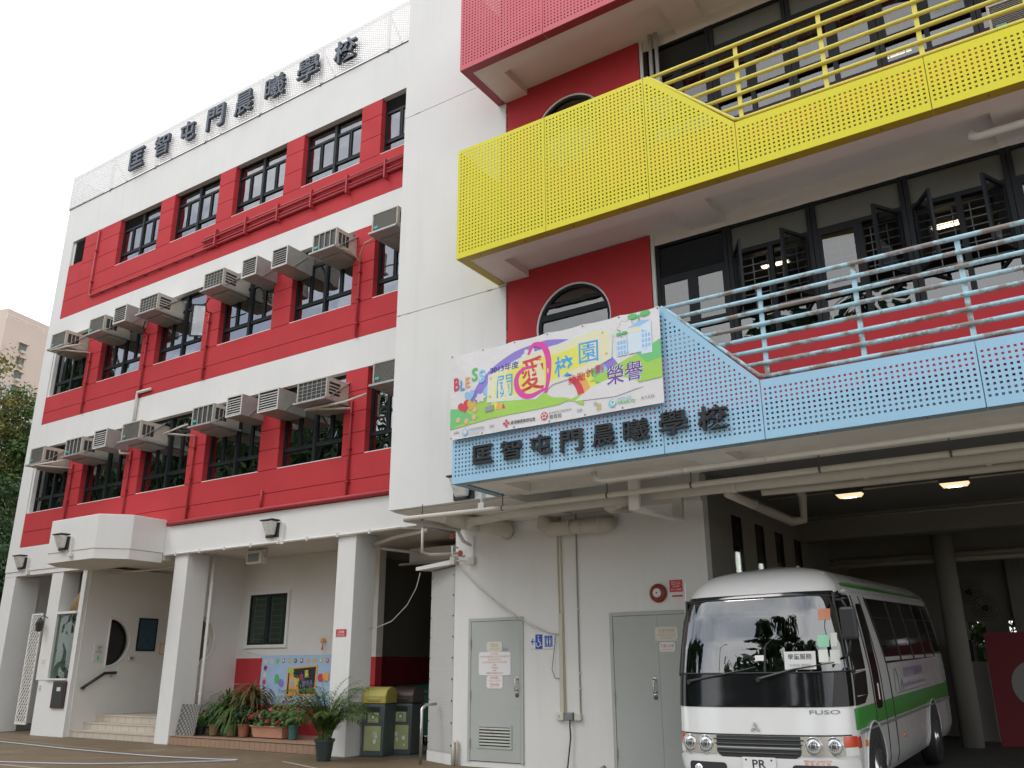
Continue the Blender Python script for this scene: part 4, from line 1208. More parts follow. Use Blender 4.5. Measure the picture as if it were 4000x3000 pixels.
g = MB(); g.tube([(-7.40, YD - .03, 2.02), (-7.44, YD - .04, 1.75), (-7.47, YD - .05, 1.5), (-7.42, YD - .04, 1.37), (-7.34, YD - .03, 1.36)], .007, 6)
tag(g.build('hanging_cable', 'wire_grey', smooth=True), 'thin loop of cable hanging below the wheelchair sign', 'cable')
g = MB(); g.tube([(-10.42, 12.58, 3.2), (-10.6, 12.7, 2.95), (-10.9, 12.8, 2.65), (-11.3, 12.85, 2.38), (-11.7, 12.9, 2.28), (-11.93, 12.9, 2.26)], .009, 6)
tag(g.build('hanging_cable', 'wire', smooth=True), 'pale cable strung from the pillar to the small panel roof', 'cable')
# foot pipes by the wall
g = MB(); g.tube([(-9.40, YD - .05, 0), (-9.40, YD - .05, .38)], .03, 8); g.tube([(-9.33, YD - .05, 0), (-9.33, YD - .05, .36), (-9.39, YD - .05, .37)], .025, 8)
Q(g, 'foot_pipe', 'pipe_cream', smooth=True)
g = MB(); g.tube([(-6.62, YD - .01, .12), (-6.60, YD - .12, .1), (-6.66, YD - .2, .04)], .03, 8); Q(g, 'tap', 'wire_grey', smooth=True)
# steel bollard rail by the passage
g = MB(); g.tube([(-9.98, 12.2, 0), (-9.98, 12.2, .86), (-9.97, 12.28, .93), (-9.95, 12.55, .94)], .025, 10)
tag(g.build('grab_rail', 'steel', smooth=True), 'short stainless rail standing at the corner of the mesh panel', 'rail')

# ---------------- pipes hung under the first floor
def svc(name, label, pts, r, mat='pipe_cream', collars=(), hang=(), n=12):
    t = thing(name, label, 'pipe', pts[0])
    g = MB(); g.tube(pts, r, n); g.build('pipe', mat, t, smooth=True)
    for (p, d) in collars:
        g = MB(); p = Vector(p); d = Vector(d).normalized() * .03; g.tube([p - d, p + d], r * 1.14, n); g.build('collar', mat, t, smooth=True)
    for (p, z) in hang:
        g = MB(); g.tube([p, (p[0], p[1], z)], .008, 6); g.build('hanger', 'dark_steel', t)
        g = MB(); g.tube([(p[0] - .012, p[1], p[2]), (p[0] + .012, p[1], p[2])], r * 1.16, n); g.build('hanger_ring', 'dark_steel', t)
    return t
svc('sprinkler_pipe', 'long slim cream pipe nearest the tower edge, bent at the left end', [(-8.75, 11.55, 3.72), (-8.82, 10.25, 3.72), (-8.74, 10.19, 3.72), (-7, 10.26, 3.72), (-2.5, 10.27, 3.72), (5.2, 10.3, 3.72)], .036,
    hang=[((x, 10.265, 3.72), 3.93) for x in (-8.5, -7.0, -5.3, -4.1, -2.5, -1.1, .6)])
svc('drain_pipe', 'thick cream drain pipe running left from the white hanging bracket', [(-8.35, 11.5, 3.70), (-8.3, 11.2, 3.72), (-8.1, 11.0, 3.72), (-6.9, 10.75, 3.72), (-5.05, 10.66, 3.72)], .064)
svc('drain_pipe', 'thick cream drain pipe running right from the hanging bracket above the bus', [(-4.8, 10.66, 3.73), (-2.6, 10.78, 3.73), (5.2, 10.85, 3.73)], .070,
    collars=[((-3.7, 10.72, 3.73), (1, 0, 0)), ((-2.1, 10.80, 3.73), (1, 0, 0)), ((-.8, 10.83, 3.73), (1, 0, 0))])
svc('soffit_pipe', 'cream pipe just behind the lower edge of the blue balcony', [(-5.15, 9.62, 3.90), (-5.12, 9.62, 3.80), (-5.0, 9.62, 3.77), (-2.3, 9.6, 3.77), (5.2, 9.6, 3.77)], .034,
    collars=[((-3.9, 9.61, 3.77), (1, 0, 0)), ((-2.9, 9.60, 3.77), (1, 0, 0))])
svc('soffit_pipe', 'cream pipe with a branch dropping back into the garage', [(-3.5, 11.2, 3.72), (-2.8, 11.28, 3.72), (5.2, 11.4, 3.72)], .055)
svc('branch_pipe', 'cream pipe slanting back along the garage wall to an elbow', [(-3.95, 11.15, 3.74), (-3.93, 12.2, 3.73), (-3.90, 13.85, 3.72), (-3.72, 13.9, 3.74), (-3.70, 13.9, 4.1), (-3.72, 13.6, 4.3)], .06,
    collars=[((-3.915, 13.0, 3.725), (0, 1, 0)), ((-3.92, 12.1, 3.73), (0, 1, 0))])
svc('fat_pipe', 'short fat cream pipe with flanged elbow above the wheelchair sign', [(-7.52, 12.3, 3.98), (-7.5, 12.22, 3.78), (-7.35, 12.18, 3.68), (-6.9, 12.16, 3.68), (-6.35, 12.16, 3.68), (-6.28, 12.3, 3.72)], .115, n=16,
    collars=[((-6.95, 12.16, 3.68), (1, 0, 0)), ((-6.75, 12.16, 3.68), (1, 0, 0)), ((-6.4, 12.16, 3.68), (1, 0, 0))])
svc('fat_pipe', 'stub of fat cream pipe ending in the white hanging bracket', [(-5.95, 12.3, 3.95), (-5.92, 11.6, 3.84), (-5.75, 11.2, 3.80), (-5.35, 10.95, 3.80)], .11, n=16, collars=[((-5.6, 11.1, 3.80), (1, -.6, 0))])
svc('fat_pipe', 'fat cream drain elbow under the tower corner', [(-8.75, 11.2, 3.86), (-8.4, 11.5, 3.78), (-8.2, 12.1, 3.76), (-8.35, 12.38, 3.74)], .12, n=16)
br = thing('hanging_bracket', 'white folded metal bracket carrying the thick pipes', 'bracket', (-5, 10.7, 3.9))
g = MB(); g.hexa([(-5.08, 10.45, 3.93), (-4.93, 10.45, 3.93), (-4.93, 10.52, 3.93), (-5.08, 10.52, 3.93)], [(-5.08, 10.45, 3.52), (-4.93, 10.45, 3.52), (-4.93, 10.52, 3.52), (-5.08, 10.52, 3.52)]); g.build('plate', 'pipe_white', br)
g = MB(); g.hexa([(-5.08, 10.521, 3.52), (-4.93, 10.521, 3.52), (-4.8, 11.6, 3.52), (-4.95, 11.6, 3.52)], [(-5.08, 10.521, 3.56), (-4.93, 10.521, 3.56), (-4.8, 11.6, 3.56), (-4.95, 11.6, 3.56)]); g.build('plate', 'pipe_white', br)
g = MB(); g.hexa([(-4.95, 11.601, 3.52), (-4.80, 11.601, 3.52), (-4.80, 11.68, 3.52), (-4.95, 11.68, 3.52)], [(-4.95, 11.601, 3.93), (-4.80, 11.601, 3.93), (-4.80, 11.68, 3.93), (-4.95, 11.68, 3.93)]); g.build('plate', 'pipe_white', br)
# valves and small fittings at the wall corner
vv = thing('valve_set', 'small white pipes with two red valve wheels under the tower', 'valves', (-9.2, 12.2, 3.3))
g = MB(); g.tube([(-8.75, 11.5, 3.70), (-9.0, 12.0, 3.60), (-9.1, 12.34, 3.58)], .03, 8); g.tube([(-9.35, 12.3, 3.55), (-9.35, 12.15, 3.55), (-9.35, 12.15, 3.40), (-9.15, 12.25, 3.38)], .02, 8); g.tube([(-9.75, 11.8, 3.86), (-9.75, 11.8, 3.45), (-9.75, 12.05, 3.43), (-9.3, 12.3, 3.45)], .022, 8); g.build('pipework', 'pipe_white', vv, smooth=True)
for (x, y_, z) in ((-9.08, 11.78, 3.67), (-9.14, 12.1, 3.42)):
    g = MB(); g.lathe((x, y_, z), [(.05, -.012), (.05, .012)], 12, 'y'); g.build('valve_wheel', 'valve_red', vv)
g = MB(); g.box(-9.16, -9.02, YD - .06, YD - .001, 3.24, 3.38); g.build('junction_box', 'box_cream', vv, bevel=.01)
g = MB(); g.box(-9.52, -9.42, YD - .1, YD - .0, 3.27, 3.41); g.build('camera_box', 'box_cream', vv)
g = MB(); g.tube([(-9.05, YD - .03, 3.38), (-9.05, YD - .03, 3.75)], .012, 6); g.tube([(-9.42, YD - .05, 3.33), (-9.16, YD - .03, 3.32)], .012, 6); g.build('conduit', 'box_cream', vv)

# ---------------- garage interior
def slot_wall():
    X = -4.80; cuts = [(13.61, 14.12), (14.77, 15.27), (15.87, 16.38), (17.04, 17.55)]
    ys = 12.602
    for a, b in cuts:
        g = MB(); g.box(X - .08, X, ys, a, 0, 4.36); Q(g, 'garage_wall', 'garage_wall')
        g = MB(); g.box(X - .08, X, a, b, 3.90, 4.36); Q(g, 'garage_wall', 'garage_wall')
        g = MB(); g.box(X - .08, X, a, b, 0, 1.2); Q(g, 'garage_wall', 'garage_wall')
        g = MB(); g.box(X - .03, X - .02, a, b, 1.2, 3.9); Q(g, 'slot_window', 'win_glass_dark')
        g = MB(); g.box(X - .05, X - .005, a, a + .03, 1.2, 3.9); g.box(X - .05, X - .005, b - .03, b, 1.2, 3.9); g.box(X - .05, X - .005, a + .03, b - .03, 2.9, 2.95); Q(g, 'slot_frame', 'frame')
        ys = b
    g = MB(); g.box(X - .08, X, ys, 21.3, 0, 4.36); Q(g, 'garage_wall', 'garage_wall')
    g = MB(); g.box(X - 1.6, X - 1.5, 12.62, 18.5, 0, 4.36); Q(g, 'store_wall', 'room_dark')
slot_wall()
g = MB(); g.box(-4.8, 5.3, 17.55, 17.95, 3.90, 4.36); Q(g, 'beam', 'garage_wall')
g = MB(); g.box(-4.8, 5.3, 19.6, 20.0, 3.72, 4.36); Q(g, 'beam', 'garage_wall')
g = MB(); g.box(-4.8, 5.3, 14.0, 14.03, 4.30, 4.36); Q(g, 'conduit', 'pipe_cream')
pipe([(-4.6, 17.52, 4.28), (5, 17.52, 4.28)], .02, 'pipe_cream', 'conduit', par=RW)
pipe([(-4.6, 15.0, 4.33), (5, 15.0, 4.33)], .016, 'pipe_cream', 'conduit', par=RW)
pipe([(-4.6, 19.2, 3.6), (5, 19.2, 3.62)], .09, 'pipe_cream', 'drain_pipe', par=RW)
pipe([(-4.6, 18.8, 3.5), (5, 18.8, 3.5)], .05, 'pipe_cream', 'drain_pipe', par=RW)
# back wall with openings onto greenery
zs0, zs1 = 1.62, 2.45
for (a, b) in ((-4.8, -2.52), (-2.18, -1.75), (-.4, .2), (2.2, 5.3)):
    g = MB(); g.box(a, b, 21.3, 21.5, zs0, zs1); Q(g, 'back_wall', 'garage_wall')
g = MB(); g.box(-4.8, 5.3, 21.3, 21.5, zs1, 4.36); Q(g, 'back_wall', 'garage_wall')
g = MB(); g.box(-4.8, 5.3, 21.3, 21.5, 0, zs0); Q(g, 'back_wall', 'garage_wall')
g = MB(); g.lathe((-2.40, 18.5, .15), [(.19, 0), (.19, 4.2)], 24); Q(g, 'column', 'garage_wall', smooth=True)
g = MB(); g.box(-1.6, -1.3, 21.0, 21.29, .15, 4.3); Q(g, 'column', 'garage_wall')

def lamp(label, x):
    t = thing('ceiling_lamp', label, 'lamp', (x, 15.0, 4.3))
    g = MB(); g.hexa([(x - .20, 14.9, 4.27), (x + .20, 14.9, 4.27), (x + .20, 15.1, 4.27), (x - .20, 15.1, 4.27)], [(x - .23, 14.88, 4.35), (x + .23, 14.88, 4.35), (x + .23, 15.12, 4.35), (x - .23, 15.12, 4.35)]); g.build('housing', 'black_plastic', t)
    g = MB(); g.hexa([(x - .17, 14.93, 4.215), (x + .17, 14.93, 4.215), (x + .17, 15.07, 4.215), (x - .17, 15.07, 4.215)], [(x - .21, 14.91, 4.269), (x + .21, 14.91, 4.269), (x + .21, 15.09, 4.269), (x - .21, 15.09, 4.269)]); g.build('diffuser', 'lamp_case', t)
    g = MB(); g.box(x - .10, x + .10, 14.97, 15.03, 4.207, 4.214); g.build('tube', 'lamp_lit', t)
lamp('lit garage ceiling lamp nearest the door wall', -3.22)
lamp('lit garage ceiling lamp farther from the door wall', -1.63)
for i, (y, z0, z1) in enumerate(((14.03, 2.4, 3.33), (15.18, 2.4, 3.25))):  # added glowing bars imitate ceiling tubes reflected in the slot glass
    t = thing('tube_reflection', ('longer pair of glowing bars imitating tube reflections in the first slot window' if i == 0 else 'shorter pair of glowing bars imitating tube reflections in the second slot window'), 'lamp', (-4.875, y, z0))
    for dy in (-.045, .045):
        g = MB(); g.tube([(-4.875, y + dy, z0), (-4.875, y + dy, z1)], .016, 8); g.build('tube', 'reflection_glow', t)
    g = MB(); g.box(-4.93, -4.90, y - .1, y + .1, z0, z1); g.build('glow_backing', 'white_panel', t)
# boards, cabinet, fans
t = thing('panel_board', 'pale fine-meshed board standing behind the bus', 'board', (-2.4, 20.0, .16))
g = MB(); g.box(-2.72, -2.12, 20.0, 20.05, .17, 1.61); g.build('sheet', 'board_white', t)
g = MB(); g.box(-2.74, -2.10, 20.06, 20.09, .16, 1.63); g.build('frame', 'galv', t)
t = thing('panel_board', 'tall maroon board with a white disc at the back of the garage', 'board', (-1.4, 19.0, .16))
g = MB(); g.box(-2.0, -.6, 19.0, 19.06, .16, 2.14); g.build('sheet', 'maroon', t)
g = MB(); g.lathe((-1.25, 18.99, 1.22), [(.42, 0), (.42, .008)], 40, 'y'); g.build('disc', 'board_white', t)
t = thing('cabinet', 'black cabinet standing behind the pale board in the garage', 'cabinet', (-2.5, 20.6, .16))
g = MB(); g.box(-2.78, -2.38, 20.4, 20.9, .16, 2.05); g.build('body', 'black_box', t, bevel=.01)
g = MB(); g.box(-2.76, -2.40, 20.385, 20.398, .2, 2.02); g.build('door', 'black_plastic', t)
def fan(label, x, y, z):
    t = thing('wall_fan', label, 'fan', (x, y, z))
    g = MB()
    for r_ in (.06, .12, .18, .24):
        g.tube([(x + r_ * math.cos(2 * math.pi * k / 20), y - .06 + (.04 if r_ > .2 else 0), z + r_ * math.sin(2 * math.pi * k / 20)) for k in range(20)], .005, 4, closed=True)
    for k in range(18):
        a = 2 * math.pi * k / 18; g.tube([(x, y - .08, z), (x + .24 * math.cos(a), y - .02, z + .24 * math.sin(a))], .003, 4)
    g.build('cage', 'black_plastic', t)
    g = MB()
    for k in range(3):
        a = 2 * math.pi * k / 3; c, s_ = math.cos(a), math.sin(a)
        g.quad((x, y - .01, z), (x + .2 * c - .05 * s_, y - .02, z + .2 * s_ + .05 * c), (x + .22 * c, y, z + .22 * s_), (x + .2 * c + .06 * s_, y + .02, z + .2 * s_ - .06 * c))
    g.build('blades', 'bus_grey', t)
    g = MB(); g.lathe((x, y, z), [(.07, 0), (.06, .14), (.03, .2)], 12, 'y'); g.box(x - .03, x + .03, y + .15, y + .4, z - .03, z + .03); g.build('motor', 'black_plastic', t)
fan('dark wall fan above the maroon board', -2.02, 20.3, 2.66)
fan('dark wall fan half hidden by the garage column', -2.28, 20.4, 3.0)
# ================================================================== window air conditioners and exhaust hoods
def make_ac(style, w):
    """local: x centre, y=0 front, +y towards the wall, z=0 bottom"""
    t = thing('air_conditioner', 'x', 'air conditioner', group='window air conditioners on the red and white wing')
    h, d, f = .45, 1.0, .03
    g = MB(); x0, x1 = -w / 2, w / 2
    g.box(x0 + f, x1 - f, .03, .035, f, h - f); g.build('coil', 'ac_grille', t, world=False)
    c = MB()
    c.box(x0, x1, 0.001, d, h - f, h); c.box(x0, x1, .001, d, 0, f); c.box(x0, x0 + f, 0, d, f, h - f)
    # right side with an opening near the front
    c.box(x1 - f, x1, 0, .08, f, h - f); c.box(x1 - f, x1, .40, d, f, h - f); c.box(x1 - f, x1, .08, .40, f, .09); c.box(x1 - f, x1, .08, .40, h - .09, h - f)
    c.build('casing', 'ac_cream', t, world=False, bevel=.006)
    g = MB(); g.box(x1 - f - .01, x1 - f, .06, .42, f, h - f); g.build('side_screen', 'ac_grille', t, world=False)
    g = MB()
    if style == 'bars':
        for k in range(1, 4): g.box(x0 + f + (w - 2 * f) * k / 4 - .008, x0 + f + (w - 2 * f) * k / 4 + .008, .004, .02, f, h - f)
        for k in range(1, 3): g.box(x1 - f + .006, x1 - .002, .08 + .107 * k - .007, .08 + .107 * k + .007, .09, h - .09)
    elif style == 'grid':
        for k in range(1, 6): g.box(x0 + f + (w - 2 * f) * k / 6 - .003, x0 + f + (w - 2 * f) * k / 6 + .003, .006, .014, f, h - f)
        for k in range(1, 5): g.box(x0 + f, x1 - f, .004, .012, f + (h - 2 * f) * k / 5 - .003, f + (h - 2 * f) * k / 5 + .003)
        for k in range(1, 4): g.box(x1 - f + .006, x1 - .002, .081, .399, .09 + (h - .18) * k / 4 - .012, .09 + (h - .18) * k / 4 + .012)
    else:
        for k in range(1, 16): g.box(x0 + f, x1 - f, .008, .016, f + (h - 2 * f) * k / 16 - .002, f + (h - 2 * f) * k / 16 + .002)
        for k in range(1, 3): g.box(x1 - f + .006, x1 - .002, .08 + .107 * k - .007, .08 + .107 * k + .007, .09, h - .09)
    g.build('grille', 'ac_cream', t, world=False)
    g = MB(); g.box(x0 - .03, x1 + .03, -.07, d - .1, -.045, -.004); g.build('drip_tray', 'galv', t, world=False)
    g = MB(); g.box(x0 + .05, x1 - .05, .22, d - .12, -.10, -.046); g.build('tray_support', 'hood_metal', t, world=False)
    g = MB(); g.bar((x1 + .012, .10, .04), (x1 + .012, .66, .50), .012, .045, (1, 0, 0)); g.build('stay', 'galv', t, world=False)
    g = MB(); g.bar((x0 - .012, .10, .04), (x0 - .012, .66, .50), .012, .045, (1, 0, 0)); g.build('stay', 'galv', t, world=False)
    g = MB(); g.box(x0 + .06, x0 + .17, -.002, .0035, .09, .14) if style != 'grid' else g.box(x0 + .02, x0 + .03, .002, .006, .2, .3)
    g.build('label', 'label_teal' if style != 'grid' else 'ac_cream', t, world=False)
    return t
def make_hood(w):
    t = thing('exhaust_hood', 'x', 'exhaust hood', group='louvred exhaust hoods on the red and white wing')
    h, d, f = .47, .85, .025; x0, x1 = -w / 2, w / 2
    c = MB(); c.box(x0, x1, 0, d, h - .012, h); c.box(x0, x1, 0, d, 0, .012); c.box(x0, x0 + .012, 0, d, .012, h - .012); c.box(x1 - .012, x1, 0, d, .012, h - .012)
    c.build('casing', 'hood_metal', t, world=False)
    c = MB(); c.box(x0 - .006, x1 + .006, -.012, -.001, h - f, h + .006); c.box(x0 - .006, x1 + .006, -.012, -.001, -.006, f); c.box(x0 - .006, x0 + f, -.012, -.001, f, h - f); c.box(x1 - f, x1 + .006, -.012, -.001, f, h - f)
    c.build('front_frame', 'hood_slat', t, world=False)
    c = MB(); c.box(x0 + .013, x1 - .013, .1, .11, .013, h - .013); c.build('backing', 'ink_black', t, world=False)
    s_ = MB(); s_.hexa([(x0 + f, 0, -.012), (x1 - f, 0, -.012), (x1 - f, .05, .03), (x0 + f, .05, .03)], [(x0 + f, -.002, .0), (x1 - f, -.002, .0), (x1 - f, .05, .042), (x0 + f, .05, .042)])
    me = s_.mesh('slat', 'hood_slat')
    for k in range(7): inst('slat', me, t, (0, 0, .05 + k * .056))
    g = MB(); g.bar((x1 + .008, .18, .0), (x1 + .008, .60, .42), .01, .04, (1, 0, 0)); g.build('stay', 'galv', t, world=False)
    return t
YA = 11.77
src = {}
def put_ac(kind, x, z, label, w=.70):
    key = (kind, round(w, 2))
    if key not in src:
        src[key] = make_hood(w) if kind == 'hood' else make_ac(kind, w)
        o = src[key]; o.location = (x, YA, z); o['label'] = label
        return o
    return dup(src[key], (x, YA, z), label)
U = 'on the upper row of air conditioners'
Lw = 'on the lower row of air conditioners'
rows = [
 ('fine', -23.14, 10.10, 'cream window air conditioner at the far left end of the upper row', .74),
 ('fine', -21.29, 10.13, 'cream air conditioner with teal label, second from left in the upper row', .70),
 ('hood', -20.22, 10.17, 'louvred metal hood between two cream air conditioners near the left of the upper row', .54),
 ('grid', -19.01, 10.19, 'cream air conditioner with square wire grid, fourth from left in the upper row', .76),
 ('grid', -16.45, 10.20, 'cream grid-fronted air conditioner just left of two metal hoods in the upper row', .72),
 ('hood', -15.155, 10.16, 'reddish metal louvred hood, left one of the neighbouring pair in the upper row', .50),
 ('hood', -14.13, 10.13, 'bare metal louvred hood, right one of the neighbouring pair in the upper row', .50),
 ('bars', -12.73, 10.15, 'cream air conditioner with upright bars beside the tower end of the upper row', .72),
 ('fine', -10.99, 10.12, 'last cream air conditioner of the upper row, half hidden by the tower', .70),
 ('fine', -23.22, 6.78, 'air conditioner with bluish front at the far left end of the lower row', .66),
 ('bars', -21.47, 6.78, 'cream barred air conditioner, second from left in the lower row', .74),
 ('hood', -20.27, 6.80, 'louvred metal hood between barred and dark-fronted units in the lower row', .54),
 ('fine', -19.0, 6.82, 'cream air conditioner with dark front and teal label above the canopy', .74),
 ('bars', -16.28, 6.78, 'cream barred air conditioner just left of two hoods in the lower row', .74),
 ('hood', -15.19, 6.80, 'louvred hood beside the barred unit, left one of the lower pair', .50),
 ('hood', -14.08, 6.73, 'wider pale louvred hood, right one of the lower pair', .62),
 ('grid', -12.78, 6.74, 'large cream air conditioner near the tower in the lower row', .86),
 ('fine', -10.80, 6.76, 'last dark-fronted air conditioner of the lower row, half hidden by the tower', .60)]
for r in rows: put_ac(r[0], r[1], r[2], r[3], r[4])
o = dup(src[('fine', .70)], (.42, 9.93, 8.42), 'cream air conditioner behind the yellow railing at the right edge'); o['group'] = 'air conditioners on the balcony wing'
# condensate pipes of the units
def drip(label, pts, r=.024, mat='pipe_cream'):
    g = MB(); g.tube(pts, r, 8); return tag(g.build('drain_hose', mat, smooth=True), label, 'pipe', group='condensate pipes under the air conditioners')
drip('cream angled condensate pipe under the far left upper air conditioner', [(-22.42, YF - .05, 9.96), (-22.75, 11.85, 9.95), (-23.1, 11.6, 9.94), (-22.6, 11.75, 10.0), (-22.3, 12.0, 10.08)])
drip('cream angled condensate pipe under the far left lower air conditioner', [(-22.42, YF - .05, 6.66), (-22.75, 11.85, 6.66), (-22.95, 11.55, 6.64), (-22.5, 11.8, 6.72), (-22.2, 12.0, 6.78)])
drip('short cream elbow pipe under the unit above the canopy', [(-19.8, YF - .05, 6.70), (-19.95, 12.15, 6.70), (-19.98, 12.15, 6.78)])
drip('cream angled pipe crossing the window left of the two lower hoods', [(-17.26, YF - .05, 6.78), (-17.6, 12.0, 6.80), (-17.75, 11.85, 6.80), (-17.3, 11.95, 6.92), (-17.15, 12.05, 6.98)])
drip('cream condensate pipe under the large lower unit near the tower', [(-12.2, YF - .05, 6.62), (-12.75, 11.9, 6.58), (-12.95, 11.8, 6.57), (-12.0, 11.95, 6.62), (-11.55, 12.1, 6.75)])
drip('curved tan hose from the barred upper unit to the red pipe', [(-12.36, 11.9, 10.13), (-12.24, 12.05, 10.12), (-12.19, 12.3, 9.98), (-12.2, YF - .05, 9.92)], .014, 'stain_pipe')
drip('curved tan hose from the last upper unit to the red pipe', [(-11.3, 11.9, 10.10), (-11.75, 12.0, 10.12), (-12.05, 12.2, 10.02), (-12.19, YF - .05, 9.90)], .014, 'stain_pipe')
drip('dark hose looping down from the fourth upper unit to the pier pipe', [(-19.4, 12.0, 10.1), (-19.62, 12.1, 10.0), (-19.75, 12.25, 9.95), (-19.8, YF - .05, 9.93)], .014, 'rubber')
drip('dark hose looping down beside the grid unit to the pier pipe', [(-16.85, 12.0, 10.12), (-17.1, 12.1, 10.05), (-17.25, 12.25, 9.96), (-17.26, YF - .05, 9.95)], .014, 'rubber')

# ================================================================== wall lamps and speaker
def make_flood(label, x, y, z, s=1.0):
    t = thing('flood_light', label, 'lamp', (x, y, z), group='wall flood lights')
    g = MB(); g.box(-.02, .28, -.03, -.001, -.03, .33); g.box(-.02, .28, -.22, -.031, .30, .33); g.box(.06, .20, -.09, -.031, -.03, -.005)
    g.build('body', 'black_plastic', t, world=False, bevel=.008)
    g = MB(); g.hexa([(.04, -.10, 0), (.22, -.10, 0), (.22, -.032, 0), (.04, -.032, 0)], [(.0, -.21, .298), (.26, -.21, .298), (.26, -.032, .298), (0, -.032, .298)])
    g.build('glass', 'lamp_glass', t, world=False, bevel=.03)
    g = MB(); g.box(.09, .17, -.03, -.02, .05, .2); g.build('reflector', 'steel', t, world=False)
    g = MB(); g.tube([(.26, -.06, .27), (.36, -.06, .27), (.40, -.05, .24), (.40, -.04, -.12)], .014, 8); g.box(.36, .44, -.06, -.001, -.2, -.12); g.build('conduit', 'pipe_white', t, world=False)
    t.scale = (s * 1.3, s, s)
    return t
fl = make_flood('black flood light on the white beam between the two pillars', -14.48, YF, 4.18)
dup(fl, (-24.35, YF, 4.14), 'black flood light at the far left end of the white beam')
dup(fl, (-19.86, 10.965, 4.16), 'black flood light on the front of the bow canopy')
t = dup(fl, (-7.98, YT, 3.98), 'flood light on the tower tucked under the blue balcony corner')
sp = thing('loudspeaker', 'cream box loudspeaker hung under the porch beam', 'speaker', (-15.4, 12.9, 3.75))
g = MB(); g.box(-15.64, -15.16, 12.85, 13.05, 3.72, 3.98); g.build('case', 'box_cream', sp, bevel=.02)
g = MB(); g.box(-15.58, -15.22, 12.842, 12.849, 3.76, 3.94); g.build('grille', 'bus_grey', sp)
g = MB(); g.tube([(-15.2, 12.95, 3.85), (-15.1, 12.95, 3.9), (-15.1, 12.95, 4.06)], .015, 6); g.box(-15.7, -15.1, 12.93, 12.97, 4.03, 4.055); g.build('bracket', 'galv', sp)
s_ = sign('plaque', 'small red and white plaque on the front of the right pillar', -12.308, -12.04, 2.105, 2.238, 'sign_red', [('消防喉轆', 'sign_white', 2.19, .05, .16), ('HOSE REEL', 'sign_white', 2.13, .02, .2)], y=YF + .010, screws=False)
g = MB(); g.box(-12.29, -12.06, YF + .0012, YF + .0035, 2.148, 2.152); g.build('rule', 'sign_white', s_)

# ================================================================== the big award banner on the blue balcony
BN = thing('banner', 'long white rainbow award banner tied over the blue balcony panels', 'banner', (-5.56, 9.24, 4.52))
bx0, bx1, bz0, bz1 = -7.185, -3.957, 4.53, 5.785; yb = 9.235
def bw(u, v):      # gentle waviness of the cloth, in metres toward the viewer
    return .006 * math.sin(u * 9) * math.sin(v * 3 + 1) + .003 * math.sin(u * 19 + v * 5) * v + .016 * math.exp(-((u - .07) * 12 + (v - .8) * 4) ** 2 * 1.2)
def bp(u, v, d=0):
    sag = -.02 * math.sin(math.pi * ((u * 6) % 1)) * (v ** 6)
    return (bx0 + (bx1 - bx0) * u, yb - bw(u, v) - d, bz0 + (bz1 - bz0) * v + sag)
M('banner_white', (.72, .71, .72), .5, var=.05, vscale=5, bump=.25, bscale=9)
for n_, c in dict(b_purple=(.27, .20, .62), b_violet=(.16, .12, .45), b_cyan=(.20, .58, .80), b_green=(.16, .55, .20), b_lime=(.36, .62, .10), b_yellow=(.74, .74, .12), b_orange=(.80, .40, .12), b_red=(.62, .05, .08),
                  b_pink=(.70, .06, .36), b_blue=(.05, .36, .78), b_navy=(.03, .05, .25), b_gold=(.62, .45, .08), b_pale=(.62, .74, .84), b_skyb=(.30, .52, .80), b_leaf=(.10, .50, .14), b_dark=(.12, .03, .12), b_plum=(.16, .03, .30), b_grey=(.32, .32, .34), b_cream=(.74, .72, .50), b_peach=(.80, .45, .30)).items():
    M(n_, c, .55, bump=.2, bscale=9)
NU, NV = 48, 14
g = MB(); vs = [bp(i / NU, j / NV) for j in range(NV + 1) for i in range(NU + 1)]
g.add(vs, [(j * (NU + 1) + i, j * (NU + 1) + i + 1, (j + 1) * (NU + 1) + i + 1, (j + 1) * (NU + 1) + i) for j in range(NV) for i in range(NU)])
g.build('cloth', 'banner_white', BN, smooth=True)
lay = [0]
def decal(name, mat, poly, par=BN, fn=None, grid=True):
    """flat print: polygon in banner space (u 0..1, v 0..1), cut into a grid so it follows the cloth"""
    lay[0] += 1; d = .0015 + .0005 * lay[0]
    f = fn or bp
    bm = bmesh.new()
    vs = [bm.verts.new((a, b, 0)) for a, b in poly]
    bm.faces.new(vs)
    if grid:
        for k in range(1, 24):
            bmesh.ops.bisect_plane(bm, geom=bm.verts[:] + bm.edges[:] + bm.faces[:], plane_co=(k / 24, 0, 0), plane_no=(1, 0, 0))
    bmesh.ops.triangulate(bm, faces=bm.faces[:])
    bm.verts.ensure_lookup_table()
    for v in bm.verts: v.co = Vector(f(v.co.x, v.co.y, d))
    me = bpy.data.meshes.new(name); bm.to_mesh(me); bm.free()
    me.materials.append(MAT[mat])
    o = bpy.data.objects.new(name, me); COL.objects.link(o); o.parent = par; o.location = -Vector(par.location)
    return o
AS = (bx1 - bx0) / (bz1 - bz0)
def ell(cu, cv, ru, rv=None, n=24, a0=0, a1=360):
    rv = rv if rv is not None else ru * AS
    return [(cu + ru * math.cos(R(a0 + (a1 - a0) * k / n)), cv + rv * math.sin(R(a0 + (a1 - a0) * k / n))) for k in range(n if a1 - a0 >= 360 else n + 1)]
def arcband(fo, fi, u0, u1, n=24):
    return [(u0 + (u1 - u0) * k / n, fo(u0 + (u1 - u0) * k / n)) for k in range(n + 1)] + [(u1 - (u1 - u0) * k / n, fi(u1 - (u1 - u0) * k / n)) for k in range(n + 1)]
